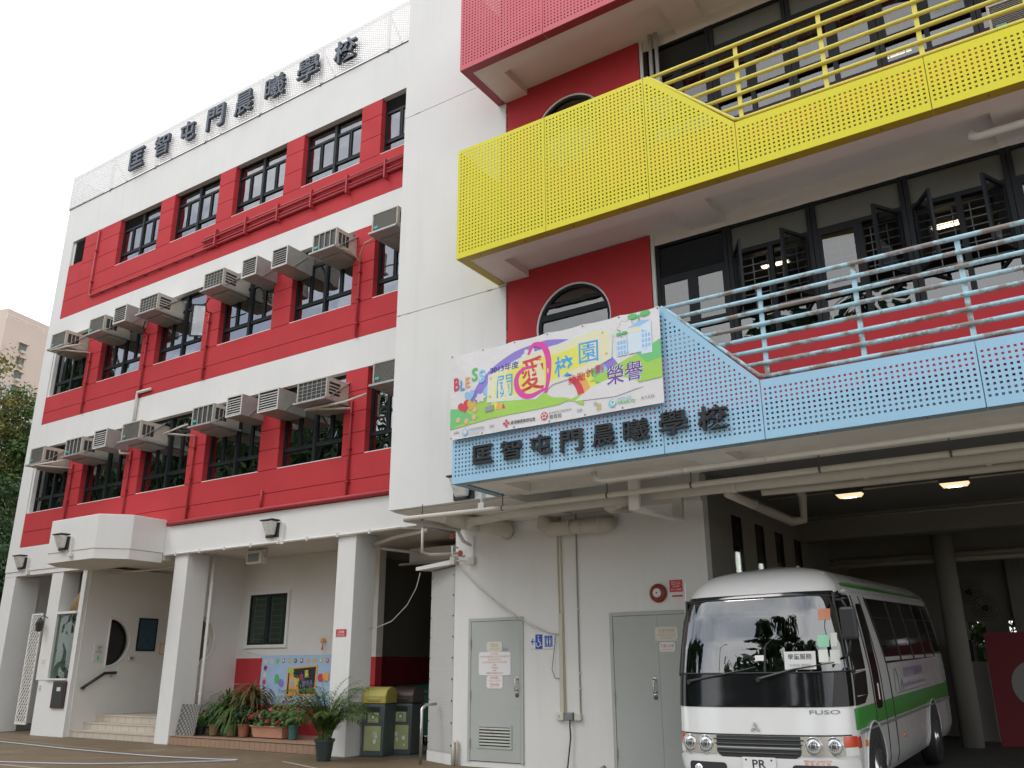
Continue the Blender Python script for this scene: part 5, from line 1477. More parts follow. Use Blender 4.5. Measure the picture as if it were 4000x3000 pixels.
# rainbow: half rings
def ring(s0, s1, a0=4, a1=176, n=40):
    f = lambda s, a: (.47 + .375 * s * math.cos(R(a)), .22 + .70 * s * math.sin(R(a)))
    return [f(s0, a0 + (a1 - a0) * k / n) for k in range(n + 1)] + [f(s1, a1 - (a1 - a0) * k / n) for k in range(n + 1)]
for (mname, s0, s1) in (('b_purple', 1.0, .87), ('b_skyb', .87, .81), ('b_cyan', .81, .76), ('b_green', .76, .68), ('b_yellow', .68, .60), ('b_orange', .60, .52), ('b_red', .52, .44)):
    for (a0, a1) in ((4, 90), (90, 176)): decal('rainbow_band', mname, ring(s0, s1, a0, a1)); lay[0] -= .5
lay[0] = int(lay[0]) + 1
# meadow
def hill(u): return .20 + .12 * math.sin(u * 3.2 + .3) + .05 * math.sin(u * 9)
decal('meadow', 'b_lime', [(0, .12)] + [(k / 30 * .66, .14 + .30 * math.sin(math.pi * min(1, (k / 30) * .9 + .1)) ** 1.2 + .02 * math.sin(k)) for k in range(31)] + [(.66, .25), (.55, .18), (.4, .17), (.2, .16)])
decal('meadow', 'b_green', [(0, .36), (.06, .34), (.12, .24), (.16, .20), (.05, .16), (0, .12)])
decal('meadow', 'b_lime', [(.69, .36), (.76, .44), (.86, .52), (1.0, .60), (1.0, .26), (.90, .25), (.78, .30)])
decal('meadow', 'b_green', [(.90, .54), (1.0, .66), (1.0, .46), (.94, .44)])
decal('path', 'banner_white', [(.62, .18), (.70, .30), (.80, .36), (.88, .30), (.92, .20), (.8, .15)])
# title card
card = [(.205, .36), (.208, .66), (.24, .68), (.40, .80), (.55, .83), (.72, .92), (.775, .88), (.795, .80), (.785, .56), (.66, .46), (.52, .42), (.44, .30), (.36, .33)]
decal('title_card', 'b_pale', [((a - .5) * 1.02 + .5, (b - .6) * 1.06 + .6) for a, b in card])
decal('title_card', 'b_cream', card)
decal('title_card', 'b_yellow', [(.24, .42), (.24, .62), (.40, .72), (.56, .74), (.70, .80), (.68, .56), (.54, .48), (.44, .38), (.36, .38)])
for (a, b) in ((.216, .62), (.216, .41), (.755, .86), (.770, .62)): decal('eyelet', 'b_gold', ell(a, b, .005), grid=False)
lay[0] = 12
# clouds
for (a, b, s) in ((.41, .80, 1), (.86, .86, .95), (.165, .42, .7)):
    decal('cloud', 'b_grey', [(a + s * (.038 + .005 * math.cos(6 * t)) * math.cos(t), b + s * (.075 + .012 * math.cos(6 * t)) * math.sin(t)) for t in [R(6 * k) for k in range(60)]], grid=False)
    decal('cloud', 'banner_white', [(a + s * (.0355 + .005 * math.cos(6 * t)) * math.cos(t), b + s * (.069 + .012 * math.cos(6 * t)) * math.sin(t)) for t in [R(6 * k) for k in range(60)]], grid=False)
def heart(cu, cv, s, rot=0):
    out = []
    for k in range(30):
        t = 2 * math.pi * k / 30; x = 16 * math.sin(t) ** 3 / 17; y = (13 * math.cos(t) - 5 * math.cos(2 * t) - 2 * math.cos(3 * t) - math.cos(4 * t)) / 17
        x, y = x * math.cos(rot) - y * math.sin(rot), x * math.sin(rot) + y * math.cos(rot)
        out.append((cu + x * s, cv + y * s * AS))
    return out
lay[0] = 12
decal('heart', 'b_red', heart(.715, .86, .030, .15), grid=False)
decal('heart', 'b_skyb', heart(.105, .475, .030, .1), grid=False)
decal('heart', 'b_red', heart(.075, .36, .034, .3), grid=False)
decal('heart', 'b_gold', heart(.115, .36, .028, -.35), grid=False)
for (a, b) in ((.045, .215), (.09, .185), (.13, .215), (.135, .30)): decal('flower', 'b_peach', ell(a, b, .012), grid=False)
decal('book', 'b_grey', [(.19, .24), (.235, .25), (.235, .31), (.19, .30)], grid=False)
lay[0] = 12
# buildings with sprouts
decal('toy_block', 'b_skyb', [(.815, .60), (.855, .58), (.905, .60), (.905, .68), (.815, .68)], grid=False)
for (x0_, x1_, y0_, y1_) in ((.815, .86, .56, .74), (.92, .965, .53, .88), (.865, .92, .56, .84)):
    decal('toy_block', 'b_pale', [(x0_, y0_), (x1_, y0_), (x1_, y1_), (x0_, y1_)], grid=False)
    nx = 3
    for i in range(nx):
        for j in range(int((y1_ - y0_) / .055)):
            if x0_ == .865: continue
            lay[0] = 15
            a = x0_ + .004 + i * (x1_ - x0_ - .006) / nx; b = y0_ + .01 + j * .055
            decal('block_window', 'b_skyb', [(a, b), (a + .010, b), (a + .010, b + .04), (a, b + .04)], grid=False)
decal('block_sign', 'b_cream', [(.868, .78), (.917, .78), (.917, .83), (.868, .83)], grid=False)
decal('block_roof', 'b_skyb', [(.865, .84), (.92, .84), (.965, .88), (.915, .90)], grid=False)
lay[0] = 16
for (a, b, s) in ((.915, .95, 1.0), (.838, .79, .5)):
    decal('sprout', 'b_leaf', [(a - .003 * s, b - .07 * s), (a + .003 * s, b - .07 * s), (a + .003 * s, b + .02 * s), (a - .003 * s, b + .02 * s)], grid=False)
    decal('sprout', 'b_leaf', ell(a - .026 * s, b + .012 * s, .022 * s, .032 * s), grid=False); decal('sprout', 'b_leaf', ell(a + .026 * s, b + .02 * s, .022 * s, .032 * s), grid=False)
# lettering
def btext(body, mat, u, v, w, h, bold=.0, rot=0, outline=None, ob=.05, shear=0):
    """text centred at (u, v), laid on the cloth; w, h in banner units"""
    W_, H_ = w * (bx1 - bx0), h * (bz1 - bz0)
    for (m_, b_, du, dv) in ((outline, bold, .0035, -.010), (mat, bold, 0, 0)):
        if m_ is None: continue
        lay[0] = 15 if m_ == outline else 17; d = .0015 + .0005 * lay[0]
        text_on('lettering', body, m_, BN, lambda a, b: bp(u + du + a / (bx1 - bx0), v + dv + b / (bz1 - bz0), d), W_, H_, bold=b_)
lay[0] = 14
for (c, m_, u, v, s, rt_) in (('B', 'b_red', .033, .64, 1.0, 0), ('L', 'b_blue', .066, .615, .8, 0), ('E', 'b_orange', .094, .635, .8, 0), ('S', 'b_leaf', .132, .71, 1.05, 0), ('S', 'b_cyan', .170, .67, 1.05, 0)):
    btext(c, m_, u, v, .030 * s, .15 * s, bold=.02)
btext('2013年度', 'b_navy', .285, .715, .145, .085, bold=.012)
btext('關', 'b_blue', .288, .50, .078, .25, bold=.002, outline='b_navy')
btext('校', 'b_blue', .575, .585, .088, .23, bold=.012, outline='b_navy')
btext('園', 'b_blue', .69, .68, .088, .23, bold=.006, outline='b_navy')
# the large heart stroke and the big red character
hs = []
for k in range(61):
    t = k / 60
    if t < .55:
        a = R(60 + 270 * (t / .55) * .62); hs.append((.408 + .082 * math.cos(a + .6), .54 + .30 * math.sin(a + .6) * .75))
hpts = [(.405, .80), (.43, .90), (.465, .885), (.49, .82), (.503, .70), (.503, .56), (.497, .44), (.485, .34)]
hp2 = [(.495, .385), (.46, .36), (.42, .33), (.385, .345), (.355, .42), (.345, .52), (.355, .60), (.385, .65), (.42, .66)]
def stroke(pts, w, mat):
    L_, R_ = [], []
    for i, p in enumerate(pts):
        a = pts[max(0, i - 1)]; b = pts[min(len(pts) - 1, i + 1)]
        d = Vector(((b[0] - a[0]) * AS, b[1] - a[1])); d.normalize(); n_ = Vector((-d.y, d.x))
        ww = w * (.35 + .65 * math.sin(math.pi * (i + .6) / (len(pts) + .2)))
        L_.append((p[0] + n_.x * ww / AS, p[1] + n_.y * ww)); R_.append((p[0] - n_.x * ww / AS, p[1] - n_.y * ww))
    for i in range(len(pts) - 1):
        lay[0] += 0
        decal('heart_stroke', mat, [L_[i], L_[i + 1], R_[i + 1], R_[i]], grid=False); lay[0] -= 1
    lay[0] += 1
def smooth(pts, n=5):
    out = []
    for i in range(len(pts) - 1):
        p0 = pts[max(0, i - 1)]; p1 = pts[i]; p2 = pts[i + 1]; p3 = pts[min(len(pts) - 1, i + 2)]
        for k in range(n):
            t = k / n
            out.append(tuple(.5 * (2 * p1[j] + (p2[j] - p0[j]) * t + (2 * p0[j] - 5 * p1[j] + 4 * p2[j] - p3[j]) * t * t + (-p0[j] + 3 * p1[j] - 3 * p2[j] + p3[j]) * t ** 3) for j in (0, 1)))
    return out + [pts[-1]]
lay[0] = 16; stroke(smooth(hpts), .036, 'b_pink'); lay[0] = 17; stroke(smooth(hp2), .032, 'b_pink')
btext('愛', 'b_red', .425, .575, .115, .38, bold=.012, outline='b_dark')
for (c, u, v) in (('獎', .612, .415), ('勵', .652, .43), ('計', .695, .455), ('劃', .735, .475)): btext(c, 'b_red', u, v, .036, .09, bold=.002)
btext('榮譽', 'b_plum', .845, .375, .155, .20, bold=.004, outline='b_pale')
lay[0] = 12
btext('計劃由', 'ink_grey', .036, .075, .030, .032)
decal('logo', 'b_skyb', ell(.082, .065, .0155), grid=False); decal('logo', 'banner_white', ell(.082, .07, .010), grid=False); btext('中', 'b_blue', .083, .072, .014, .036, bold=.01)
btext('香港基督教服務處', 'b_grey', .143, .085, .08, .026); btext('HONG KONG CHRISTIAN SERVICE', 'b_skyb', .143, .055, .09, .014); btext('非政府機構', 'b_grey', .130, .028, .05, .012)
btext('主辦', 'ink_grey', .222, .075, .022, .034)
for k in range(4):
    a = R(90 * k); c, s = math.cos(a), math.sin(a)
    poly = [(.0, .05), (.02, .025), (.008, .025), (.008, .008), (-.008, .008), (-.008, .025), (-.02, .025)]
    decal('logo', 'b_red', [(.298 + (x * c - y * s) / AS * .95, .075 + (x * s + y * c) * .95) for x, y in poly], grid=False)
btext('香港輔導教師協會', 'ink_black', .378, .072, .115, .042, bold=.008)
decal('logo', 'b_red', ell(.478, .085, .0165), grid=False)
for k in range(5):
    a = R(90 + 72 * k); decal('emblem_petal', 'banner_white', [(.478 + (.024 * math.cos(a) + .011 * math.cos(t)) / AS, .085 + .024 * math.sin(a) + .011 * math.sin(t)) for t in [R(45 * q) for q in range(8)]], grid=False)
btext('香港特別行政區政府', 'ink_grey', .552, .105, .105, .024); btext('教育局', 'ink_black', .530, .062, .055, .044)
btext('協辦', 'ink_grey', .642, .075, .025, .034)
btext('社', 'b_grey', .713, .115, .016, .05); btext('聯', 'b_gold', .728, .075, .022, .085)
decal('logo', 'b_cyan', ell(.787, .085, .016), grid=False); decal('logo', 'banner_white', ell(.790, .09, .011), grid=False); decal('logo', 'b_leaf', ell(.789, .093, .005), grid=False)
btext('香港教育城', 'b_skyb', .838, .12, .06, .026); btext('HKedCity', 'b_leaf', .848, .075, .075, .05, bold=.01)
btext('全力支持', 'ink_grey', .935, .085, .055, .034)
for k in range(7):
    g = MB(); p_ = bp(.006 + k * .988 / 6, .982, .004); g.lathe(p_, [(.010, -.003), (.010, .0)], 8, 'y'); g.build('eyelet', 'dark_steel', BN)
    if k < 6:
        p_ = bp(.006 + k * .988 / 6, .02, .004); g = MB(); g.lathe(p_, [(.010, -.003), (.010, .0)], 8, 'y'); g.build('eyelet', 'dark_steel', BN)

# ================================================================== fruit banner in the plant porch (mascots left out)
FB = thing('banner', 'sky blue fruit banner with a small blackboard hung in the plant porch', 'banner', (-15.2, 14.1, .75))
fx0, fx1, fz0, fz1 = -16.30, -14.0, .78, 1.82
def fp(u, v, d=0):
    return (fx0 + (fx1 - fx0) * u, 14.12 - .006 * math.sin(u * 7 + v * 4) - d, fz0 + (fz1 - fz0) * v - .04 * u * (1 - v) * .5)
M('fb_blue', (.42, .58, .80), .55, var=.12, vscale=4, bump=.2, bscale=7)
M('chalkboard', (.02, .025, .025), .7)
g = MB(); vs = [fp(i / 20, j / 8) for j in range(9) for i in range(21)]
g.add(vs, [(j * 21 + i, j * 21 + i + 1, (j + 1) * 21 + i + 1, (j + 1) * 21 + i) for j in range(8) for i in range(20)]); g.build('cloth', 'fb_blue', FB, smooth=True)
AS = (fx1 - fx0) / (fz1 - fz0)
fr = ['b_cream', 'b_cream', 'b_leaf', 'b_red', 'b_lime', 'b_dark', 'b_dark', 'b_gold', 'b_orange', 'b_lime', 'b_red']
lay[0] = 0
for k, c in enumerate(fr):
    decal('fruit', c, ell(.055 + k * .085, .885, .022), FB, fp, grid=False); decal('fruit_flesh', ('b_cream', 'b_peach', 'b_lime')[k % 3], ell(.053 + k * .085, .89, .014), FB, fp, grid=False); lay[0] -= 1
for k, c in enumerate(('b_red', 'b_cream', 'b_red', 'b_orange')):
    decal('fruit', c, ell(.06, .74 - k * .145, .024), FB, fp, grid=False); decal('fruit_flesh', ('b_dark', 'banner_white', 'b_red', 'b_dark')[k], ell(.058, .745 - k * .145, .014), FB, fp, grid=False); lay[0] -= 1
for k, c in enumerate(('b_lime', 'b_pink', 'b_gold', 'b_lime', 'b_orange', 'b_red')):
    decal('fruit', c, ell(.27 + k * .09, .10, .022), FB, fp, grid=False); decal('fruit_flesh', 'b_cream', ell(.268 + k * .09, .105, .014), FB, fp, grid=False); lay[0] -= 1
decal('board_frame', 'b_orange', [(.37, .18), (.775, .20), (.79, .80), (.38, .74)], FB, fp); decal('board_face', 'chalkboard', [(.388, .215), (.755, .235), (.77, .765), (.396, .71)], FB, fp)
decal('fruit', 'b_leaf', ell(.235, .52, .030, .10), FB, fp, grid=False); decal('fruit', 'b_purple', ell(.30, .44, .035), FB, fp, grid=False); decal('fruit', 'b_red', ell(.835, .55, .036), FB, fp, grid=False); decal('fruit', 'b_orange', ell(.905, .57, .042), FB, fp, grid=False)
def ftext(body, mat, u, v, w, h, rot=0, bold=.02):
    lay[0] += 1; d = .004 + .0005 * lay[0]; cr_, sr_ = math.cos(R(rot)), math.sin(R(rot)); W_, H_ = fx1 - fx0, fz1 - fz0
    text_on('lettering', body, mat, FB, lambda a, b: fp(u + (a * cr_ - b * sr_) / W_, v + (a * sr_ + b * cr_) / H_, d), w * W_, h * H_, bold=bold)
for (c, m_, u, v) in (('我', 'b_cyan', .455, .44), ('愛', 'b_yellow', .525, .47), ('水', 'b_pink', .585, .57), ('果', 'b_yellow', .65, .62)): ftext(c, m_, u, v, .06, .15, 8, .012)
ftext('還得多', 'b_purple', .665, .44, .15, .11, 5, .006); ftext('Enjoy Fruit, Enjoy the Victory', 'b_lime', .57, .31, .32, .035, 3, .0)
ftext('果', 'b_red', .05, .16, .03, .08); ftext('LEVIN', 'b_orange', .15, .14, .07, .05); ftext('FOUNDATION', 'b_yellow', .15, .09, .07, .02, 0, 0)
decal('badge', 'b_lime', ell(.43, .68, .045, .05), FB, fp, grid=False)
for (a, b) in (((-16.9, 14.18, 1.9), fp(.01, .99)), (fp(.99, .99), (-12.95, 14.18, 1.9))):
    g = MB(); g.tube([a, b], .005, 5); g.build('cord', 'wire', FB)
lt = thing('hanging_lantern', 'tiny red paper lantern with tassel on the porch wall', 'lantern', (-14.55, 14.1, 2.0))
g = MB(); g.tube([(-14.4, 14.12, 2.28), (-14.4, 14.12, 2.18)], .004, 4); g.build('string', 'wire', lt)
g = MB(); g.lathe((-14.4, 14.12, 2.06), [(.025, 0), (.045, .03), (.045, .08), (.025, .11)], 10); g.build('body', 'b_orange', lt)
g = MB(); g.lathe((-14.4, 14.12, 1.92), [(.022, 0), (.008, .09), (.006, .13)], 8); g.build('tassel', 'b_red', lt)
l2 = thing('hanging_lantern', 'orange ornament hanging inside the round porch opening', 'lantern', (-17.9, 13.42, 2.1))
g = MB(); g.lathe((-17.75, 13.72, 2.15), [(.03, 0), (.07, .05), (.08, .10), (.05, .16), (.02, .2)], 12); g.build('body', 'b_orange', l2)
g = MB(); g.lathe((-17.75, 13.72, 1.98), [(.03, 0), (.01, .12), (.008, .18)], 8); g.build('tassel', 'b_peach', l2)

# ================================================================== recycling bins and skip
def recycling(label, x, y, capm, rot=0, seed=0):
    t = thing('recycling_bin', label, 'bin', (x, y, 0), rot, group='recycling bins beside the pillar')
    w, d, h = .47, .5, .90
    g = MB(); g.hexa([(-w / 2 + .02, -d / 2, .0), (w / 2 - .02, -d / 2, 0), (w / 2 - .02, d / 2, 0), (-w / 2 + .02, d / 2, 0)], [(-w / 2, -d / 2, h), (w / 2, -d / 2, h), (w / 2, d / 2, h), (-w / 2, d / 2, h)]); g.build('body', 'bin_grey', t, world=False, bevel=.02)
    prof = [(-d / 2 - .01, h + .01)] + [(-d / 2 - .01 + (d + .02) * (1 - math.cos(R(a))) / 2, h + .04 + .26 * math.sin(R(a)) ** .7) for a in range(15, 180, 15)] + [(d / 2 + .01, h + .01)]
    g = MB(); g.prism(prof, lambda a, b, q: (q, a, b), -w / 2 - .01, w / 2 + .01); g.build('lid', capm, t, world=False, bevel=.012)
    g = MB(); g.box(-.13, .13, -d / 2 - .02, -d / 2 + .03, h + .05, h + .10); g.build('lid_handle', capm, t, world=False, bevel=.01)
    g = MB(); g.box(-.14, .14, -d / 2 - .004, -d / 2 + .01, h - .14, h - .05); g.build('slot', 'black_plastic', t, world=False)
    def lab(x0, x1, z0, z1, nm):
        q = MB(); sl = lambda z: -d / 2 - .004
        q.box(x0, x1, -d / 2 - .006, -d / 2 - .0015, z0, z1); return q.build(nm, 'bin_label', t, world=False)
    lab(-.11, .11, .58, .75, 'label'); lab(-.17, .17, .10, .52, 'label')
    g = MB(); g.lathe((0, -d / 2 - .009, .68), [(.05, 0), (.05, .002)], 20, 'y'); g.build('symbol', 'bin_grey', t, world=False)
    g = MB(); g.lathe((0, -d / 2 - .0115, .675), [(.032, 0), (.032, .002)], 16, 'y'); g.build('symbol', 'paper', t, world=False)
    r_ = random.Random(seed)
    for k in range(5):
        g = MB(); cx_, cz_ = r_.uniform(-.11, .11), r_.uniform(.17, .40); s = r_.uniform(.02, .04)
        g.prism([(cx_ + s * math.cos(R(60 * q + 15 * k)) * r_.uniform(.7, 1.2), cz_ + s * 1.3 * math.sin(R(60 * q + 15 * k))) for q in range(6)], lambda a, b, q: (a, -d / 2 - q, b), .0062, .008)
        g.build('pictogram', 'paper' if k % 2 else 'sticker_pale', t, world=False)
    tx = text('lettering', '塑膠' if seed else '廢紙', 'bin_grey', t, (0, -d / 2 - .009, .60), .1, fit=(.12, .022), world=False)
    return t
recycling('dark recycling bin with yellow domed lid beside the right pillar', -11.66, 13.02, 'bin_yellow', R(14), 0)
recycling('dark recycling bin with brown domed lid next to the yellow one', -11.45, 13.55, 'bin_brown', R(14), 1)
def skip(label, x, y, s=1):
    t = thing('wheeled_skip', label, 'bin', (x, y, 0), R(8), group='green wheeled refuse skips')
    w, d, h = 1.25, .95, 1.05
    g = MB(); g.hexa([(-w / 2 + .1, -d / 2 + .12, .18), (w / 2 - .1, -d / 2 + .12, .18), (w / 2 - .1, d / 2 - .1, .18), (-w / 2 + .1, d / 2 - .1, .18)], [(-w / 2, -d / 2, h), (w / 2, -d / 2, h), (w / 2, d / 2, h), (-w / 2, d / 2, h)]); g.build('body', 'bin_green', t, world=False, bevel=.03)
    g = MB(); g.box(-w / 2 - .04, w / 2 + .04, -d / 2 - .05, d / 2 + .04, h - .02, h + .05); g.build('rim', 'bin_green', t, world=False, bevel=.015)
    g = MB(); g.hexa([(-w / 2, -d / 2 - .02, h + .051), (w / 2, -d / 2 - .02, h + .051), (w / 2, d / 2, h + .051), (-w / 2, d / 2, h + .051)], [(-w / 2 + .1, -d / 2 + .1, h + .13), (w / 2 - .1, -d / 2 + .1, h + .13), (w / 2 - .1, d / 2 - .1, h + .16), (-w / 2 + .1, d / 2 - .1, h + .16)]); g.build('lid', 'bin_green', t, world=False, bevel=.02)
    for (a, b) in ((-.4, -.3), (.4, -.3), (-.4, .3), (.4, .3)):
        g = MB(); g.lathe((a - .02, b, .09), [(.09, 0), (.09, .04)], 16, 'x'); g.build('wheel', 'black_plastic', t, world=False)
        g = MB(); g.box(a - .05, a + .05, b - .05, b + .05, .17, .2); g.build('caster', 'steel', t, world=False)
    g = MB(); g.lathe((.3, -d / 2 + .03, .7), [(.06, 0), (.06, .004)], 20, 'y'); g.build('emblem', 'bin_label', t, world=False)
skip('dark green wheeled skip just behind the recycling bins in the passage', -12.75, 15.5)
skip('dark green wheeled skip farthest back against the passage wall', -12.2, 17.4)

# ================================================================== plants
def blade(mb, base, d, L, w, droop, n=5, up=0.0, curl=0):
    """one strap leaf"""
    d = Vector(d).normalized(); side = d.cross(Vector((0, 0, 1)))
    if side.length < .05: side = Vector((1, 0, 0))
    side.normalize(); p = Vector(base); vs = []
    for i in range(n + 1):
        t = i / n; ww = w * (math.sin(math.pi * min(1, .12 + t * .88)) ** .7) * (1 - t * .25)
        if i == n: ww = w * .04
        vs += [p - side * ww, p + side * ww]
        d = (d + Vector((0, 0, -droop / n * (1 + t)))).normalized(); p = p + d * L / n
    mb.add(vs, [(2 * i, 2 * i + 1, 2 * i + 3, 2 * i + 2) for i in range(n)])
def pot(t, x, y, z, r, h, mat):
    g = MB(); g.lathe((x, y, z), [(r * .72, 0), (r * .98, h * .86), (r * 1.1, h * .87), (r * 1.1, h), (r * .92, h), (r * .9, h * .9), (0, h * .88)], 18); g.build('pot', mat, t, smooth=False, auto=35)
    g = MB(); g.lathe((x, y, z + h * .885), [(0, .012), (r * .88, .004)], 12); g.build('soil', 'soil', t)
def strap_plant(label, x, y, z, r, h, pm, lm, nl, L, w, droop, seed, stem=0, tilt=.6, cat='plant'):
    t = thing('potted_plant', label, cat, (x, y, z), group='potted plants in the porch')
    pot(t, x, y, z, r, h, pm); r_ = random.Random(seed); g = MB()
    for k in range(nl):
        a = r_.uniform(0, 2 * math.pi); e = r_.uniform(.15, 1.0); zz = z + h * .9 + r_.uniform(0, stem)
        d = (math.cos(a) * tilt * (1.2 - e * .5), math.sin(a) * tilt * (1.2 - e * .5), e)
        blade(g, (x + r_.uniform(-.4, .4) * r, y + r_.uniform(-.4, .4) * r, zz), d, L * r_.uniform(.6, 1.1), w * r_.uniform(.7, 1.2), droop * r_.uniform(.5, 1.4))
    g.build('leaves', lm, t, recalc=False); return t
def bush_plant(label, x, y, z, r, h, pm, lm, nl, R_, H_, s, seed, flowers=None, fn=0, fr_=.03):
    t = thing('potted_plant', label, 'plant', (x, y, z), group='potted plants in the porch')
    pot(t, x, y, z, r, h, pm); r_ = random.Random(seed); g = MB()
    for k in range(nl):
        a = r_.uniform(0, 2 * math.pi); q = r_.random() ** .6
        p = Vector((x + R_ * q * math.cos(a), y + R_ * q * math.sin(a), z + h + H_ * r_.random() * (1.1 - .5 * q)))
        n_ = Vector((r_.uniform(-1, 1), r_.uniform(-1, .3), r_.uniform(.1, 1))).normalized()
        u_ = n_.cross(Vector((r_.uniform(-1, 1), r_.uniform(-1, 1), .2))).normalized(); v_ = n_.cross(u_); ss = s * r_.uniform(.6, 1.2)
        g.add([p + (u_ * math.cos(2 * math.pi * j / 6) + v_ * math.sin(2 * math.pi * j / 6)) * ss for j in range(6)], [(0, 1, 2, 3, 4, 5)])
    g.build('leaves', lm, t, recalc=False)
    if flowers:
        for k in range(fn):
            a = r_.uniform(-2.8, .2); q = r_.uniform(.3, 1)
            p = (x + R_ * q * math.cos(a), y + R_ * q * math.sin(a) - .02, z + h + H_ * r_.uniform(.6, 1.1))
            f = MB()
            for j in range(7):
                aa = 2 * math.pi * j / 7; c = Vector(p) + Vector((math.cos(aa) * fr_ * .6, r_.uniform(-.01, .01), math.sin(aa) * fr_ * .6))
                f.lathe(c, [(0, -fr_ * .35), (fr_ * .4, 0), (0, fr_ * .35)], 6)
            f.build('flower', flowers, t)
    return t
ZP = .186
bush_plant('low pot of bright green leaves with orange flowers beside the checkered board', -16.72, 12.95, ZP, .11, .16, 'pot_black', 'leaf_bright', 60, .20, .26, .06, 1, 'petal_orange', 4, .035)
strap_plant('tall spiky staghorn plant in a black pot beside the rain pipe', -16.55, 13.45, ZP, .14, .42, 'pot_black', 'leaf_palm', 130, .75, .026, 1.1, 2, .30, .75)
strap_plant('broad dark green fern mass in a terracotta pot', -16.05, 13.25, ZP, .14, .26, 'terracotta', 'leaf_mid', 190, .80, .026, 1.7, 3, .50, .8)
strap_plant('tall plant with brown tinged strap leaves in a terracotta pot', -15.62, 13.4, ZP, .16, .30, 'terracotta', 'leaf_brown', 190, .80, .024, 1.5, 4, .60, .75)
strap_plant('grassy trailing plant in front of the brown tinged one', -15.85, 13.05, ZP, .12, .24, 'pot_tan', 'leaf_palm', 170, .55, .013, 2.2, 5, .45, .9)
bush_plant('dark small-leaved shrub in a tan pot', -16.32, 12.98, ZP, .12, .23, 'pot_tan', 'leaf_dark', 420, .26, .40, .028, 6)
bush_plant('dark bushy shrub in a terracotta pot near the planter', -15.45, 13.05, ZP, .13, .25, 'terracotta', 'leaf_dark', 420, .27, .42, .03, 7)
bush_plant('small plant with red blooms in a teal pot beside the planter', -15.28, 13.3, ZP, .10, .24, 'pot_green', 'leaf_dark', 220, .22, .34, .03, 8, 'petal_red', 5)
bush_plant('small plant with pink blooms in a teal pot right of the planter', -14.02, 13.1, ZP, .11, .26, 'pot_green', 'leaf_mid', 260, .26, .42, .03, 9, 'petal_red', 5)
bush_plant('thin reddish shrub behind the planter', -14.7, 13.75, ZP, .12, .25, 'pot_black', 'leaf_brown', 420, .42, .6, .025, 10)
# long planter with geraniums
pt_ = thing('planter_box', 'long pink clay planter box full of geraniums', 'planter', (-14.75, 13.2, ZP))
g = MB(); g.hexa([(-15.17, 13.06, ZP), (-14.30, 13.06, ZP), (-14.30, 13.34, ZP), (-15.17, 13.34, ZP)], [(-15.20, 13.02, .39), (-14.27, 13.02, .39), (-14.27, 13.38, .39), (-15.20, 13.38, .39)]); g.build('trough', 'planter', pt_, bevel=.01)
g = MB(); g.box(-15.235, -14.235, 12.99, 13.41, .392, .425); g.build('rim', 'planter', pt_, bevel=.008)
r_ = random.Random(11); g = MB()
for k in range(420):
    p = Vector((r_.uniform(-15.25, -14.2), r_.uniform(12.93, 13.4), .43 + r_.random() ** 1.3 * .26)); n_ = Vector((r_.uniform(-.6, .6), r_.uniform(-1, .1), r_.uniform(.2, 1))).normalized()
    u_ = n_.cross(Vector((1, .2, .1))).normalized(); v_ = n_.cross(u_); ss = r_.uniform(.025, .05)
    g.add([p + (u_ * math.cos(2 * math.pi * j / 7) + v_ * math.sin(2 * math.pi * j / 7)) * ss for j in range(7)], [tuple(range(7))])
g.build('leaves', 'leaf_mid', pt_, recalc=False)
for k, (xx, zz, m_) in enumerate(((-15.18, .57, 'petal_red'), (-15.08, .62, 'petal_red'), (-14.55, .74, 'petal_pink'), (-14.62, .52, 'petal_red'), (-14.32, .50, 'petal_red'), (-14.85, .60, 'petal_pink'))):
    f = MB()
    for j in range(9):
        c = Vector((xx + r_.uniform(-.035, .035), 12.94 + r_.uniform(-.02, .02), zz + r_.uniform(-.03, .03))); f.lathe(c, [(0, -.014), (.02, 0), (0, .014)], 6)
    f.build('flower', m_, pt_)
# palm in front of the right pillar
pm_ = thing('potted_palm', 'bushy areca palm in a dark green pot in front of the right pillar', 'palm', (-11.78, 11.75, 0))
pot(pm_, -11.78, 11.75, 0, .165, .36, 'pot_black')
r_ = random.Random(21)
g = MB(); st = MB()
for k in range(58):
    a = r_.uniform(0, 2 * math.pi); e = r_.uniform(1.4, 5.0); L = r_.uniform(.85, 1.4)
    p = Vector((-11.78 + r_.uniform(-.08, .08), 11.75 + r_.uniform(-.08, .08), .33)); d = Vector((math.cos(a) * .8, math.sin(a) * .8, e)).normalized()
    pts = [p.copy()]; n_ = 12
    for i in range(n_):
        d = (d + Vector((0, 0, -.115 * (1 + i / n_)))).normalized(); p = p + d * L / n_; pts.append(p.copy())
    st.tube(pts, [.008 * (1 - .8 * i / n_) for i in range(n_ + 1)], 5)
    for i in range(3, n_ + 1):
        dd = (pts[i] - pts[i - 1]).normalized(); side = dd.cross(Vector((0, 0, 1))).normalized()
        for j in range(2):
            q = pts[i - 1].lerp(pts[i], j * .5)
            for s in (-1, 1):
                ll = .27 * (1 - abs(i / n_ - .5) * .9) * r_.uniform(.8, 1.15)
                blade(g, q, side * s * .85 + dd * .75 + Vector((0, 0, r_.uniform(-.05, .25))), ll, .009, .7, 4)
g.build('fronds', 'leaf_palm', pm_, recalc=False); st.build('stems', 'leaf_mid', pm_)

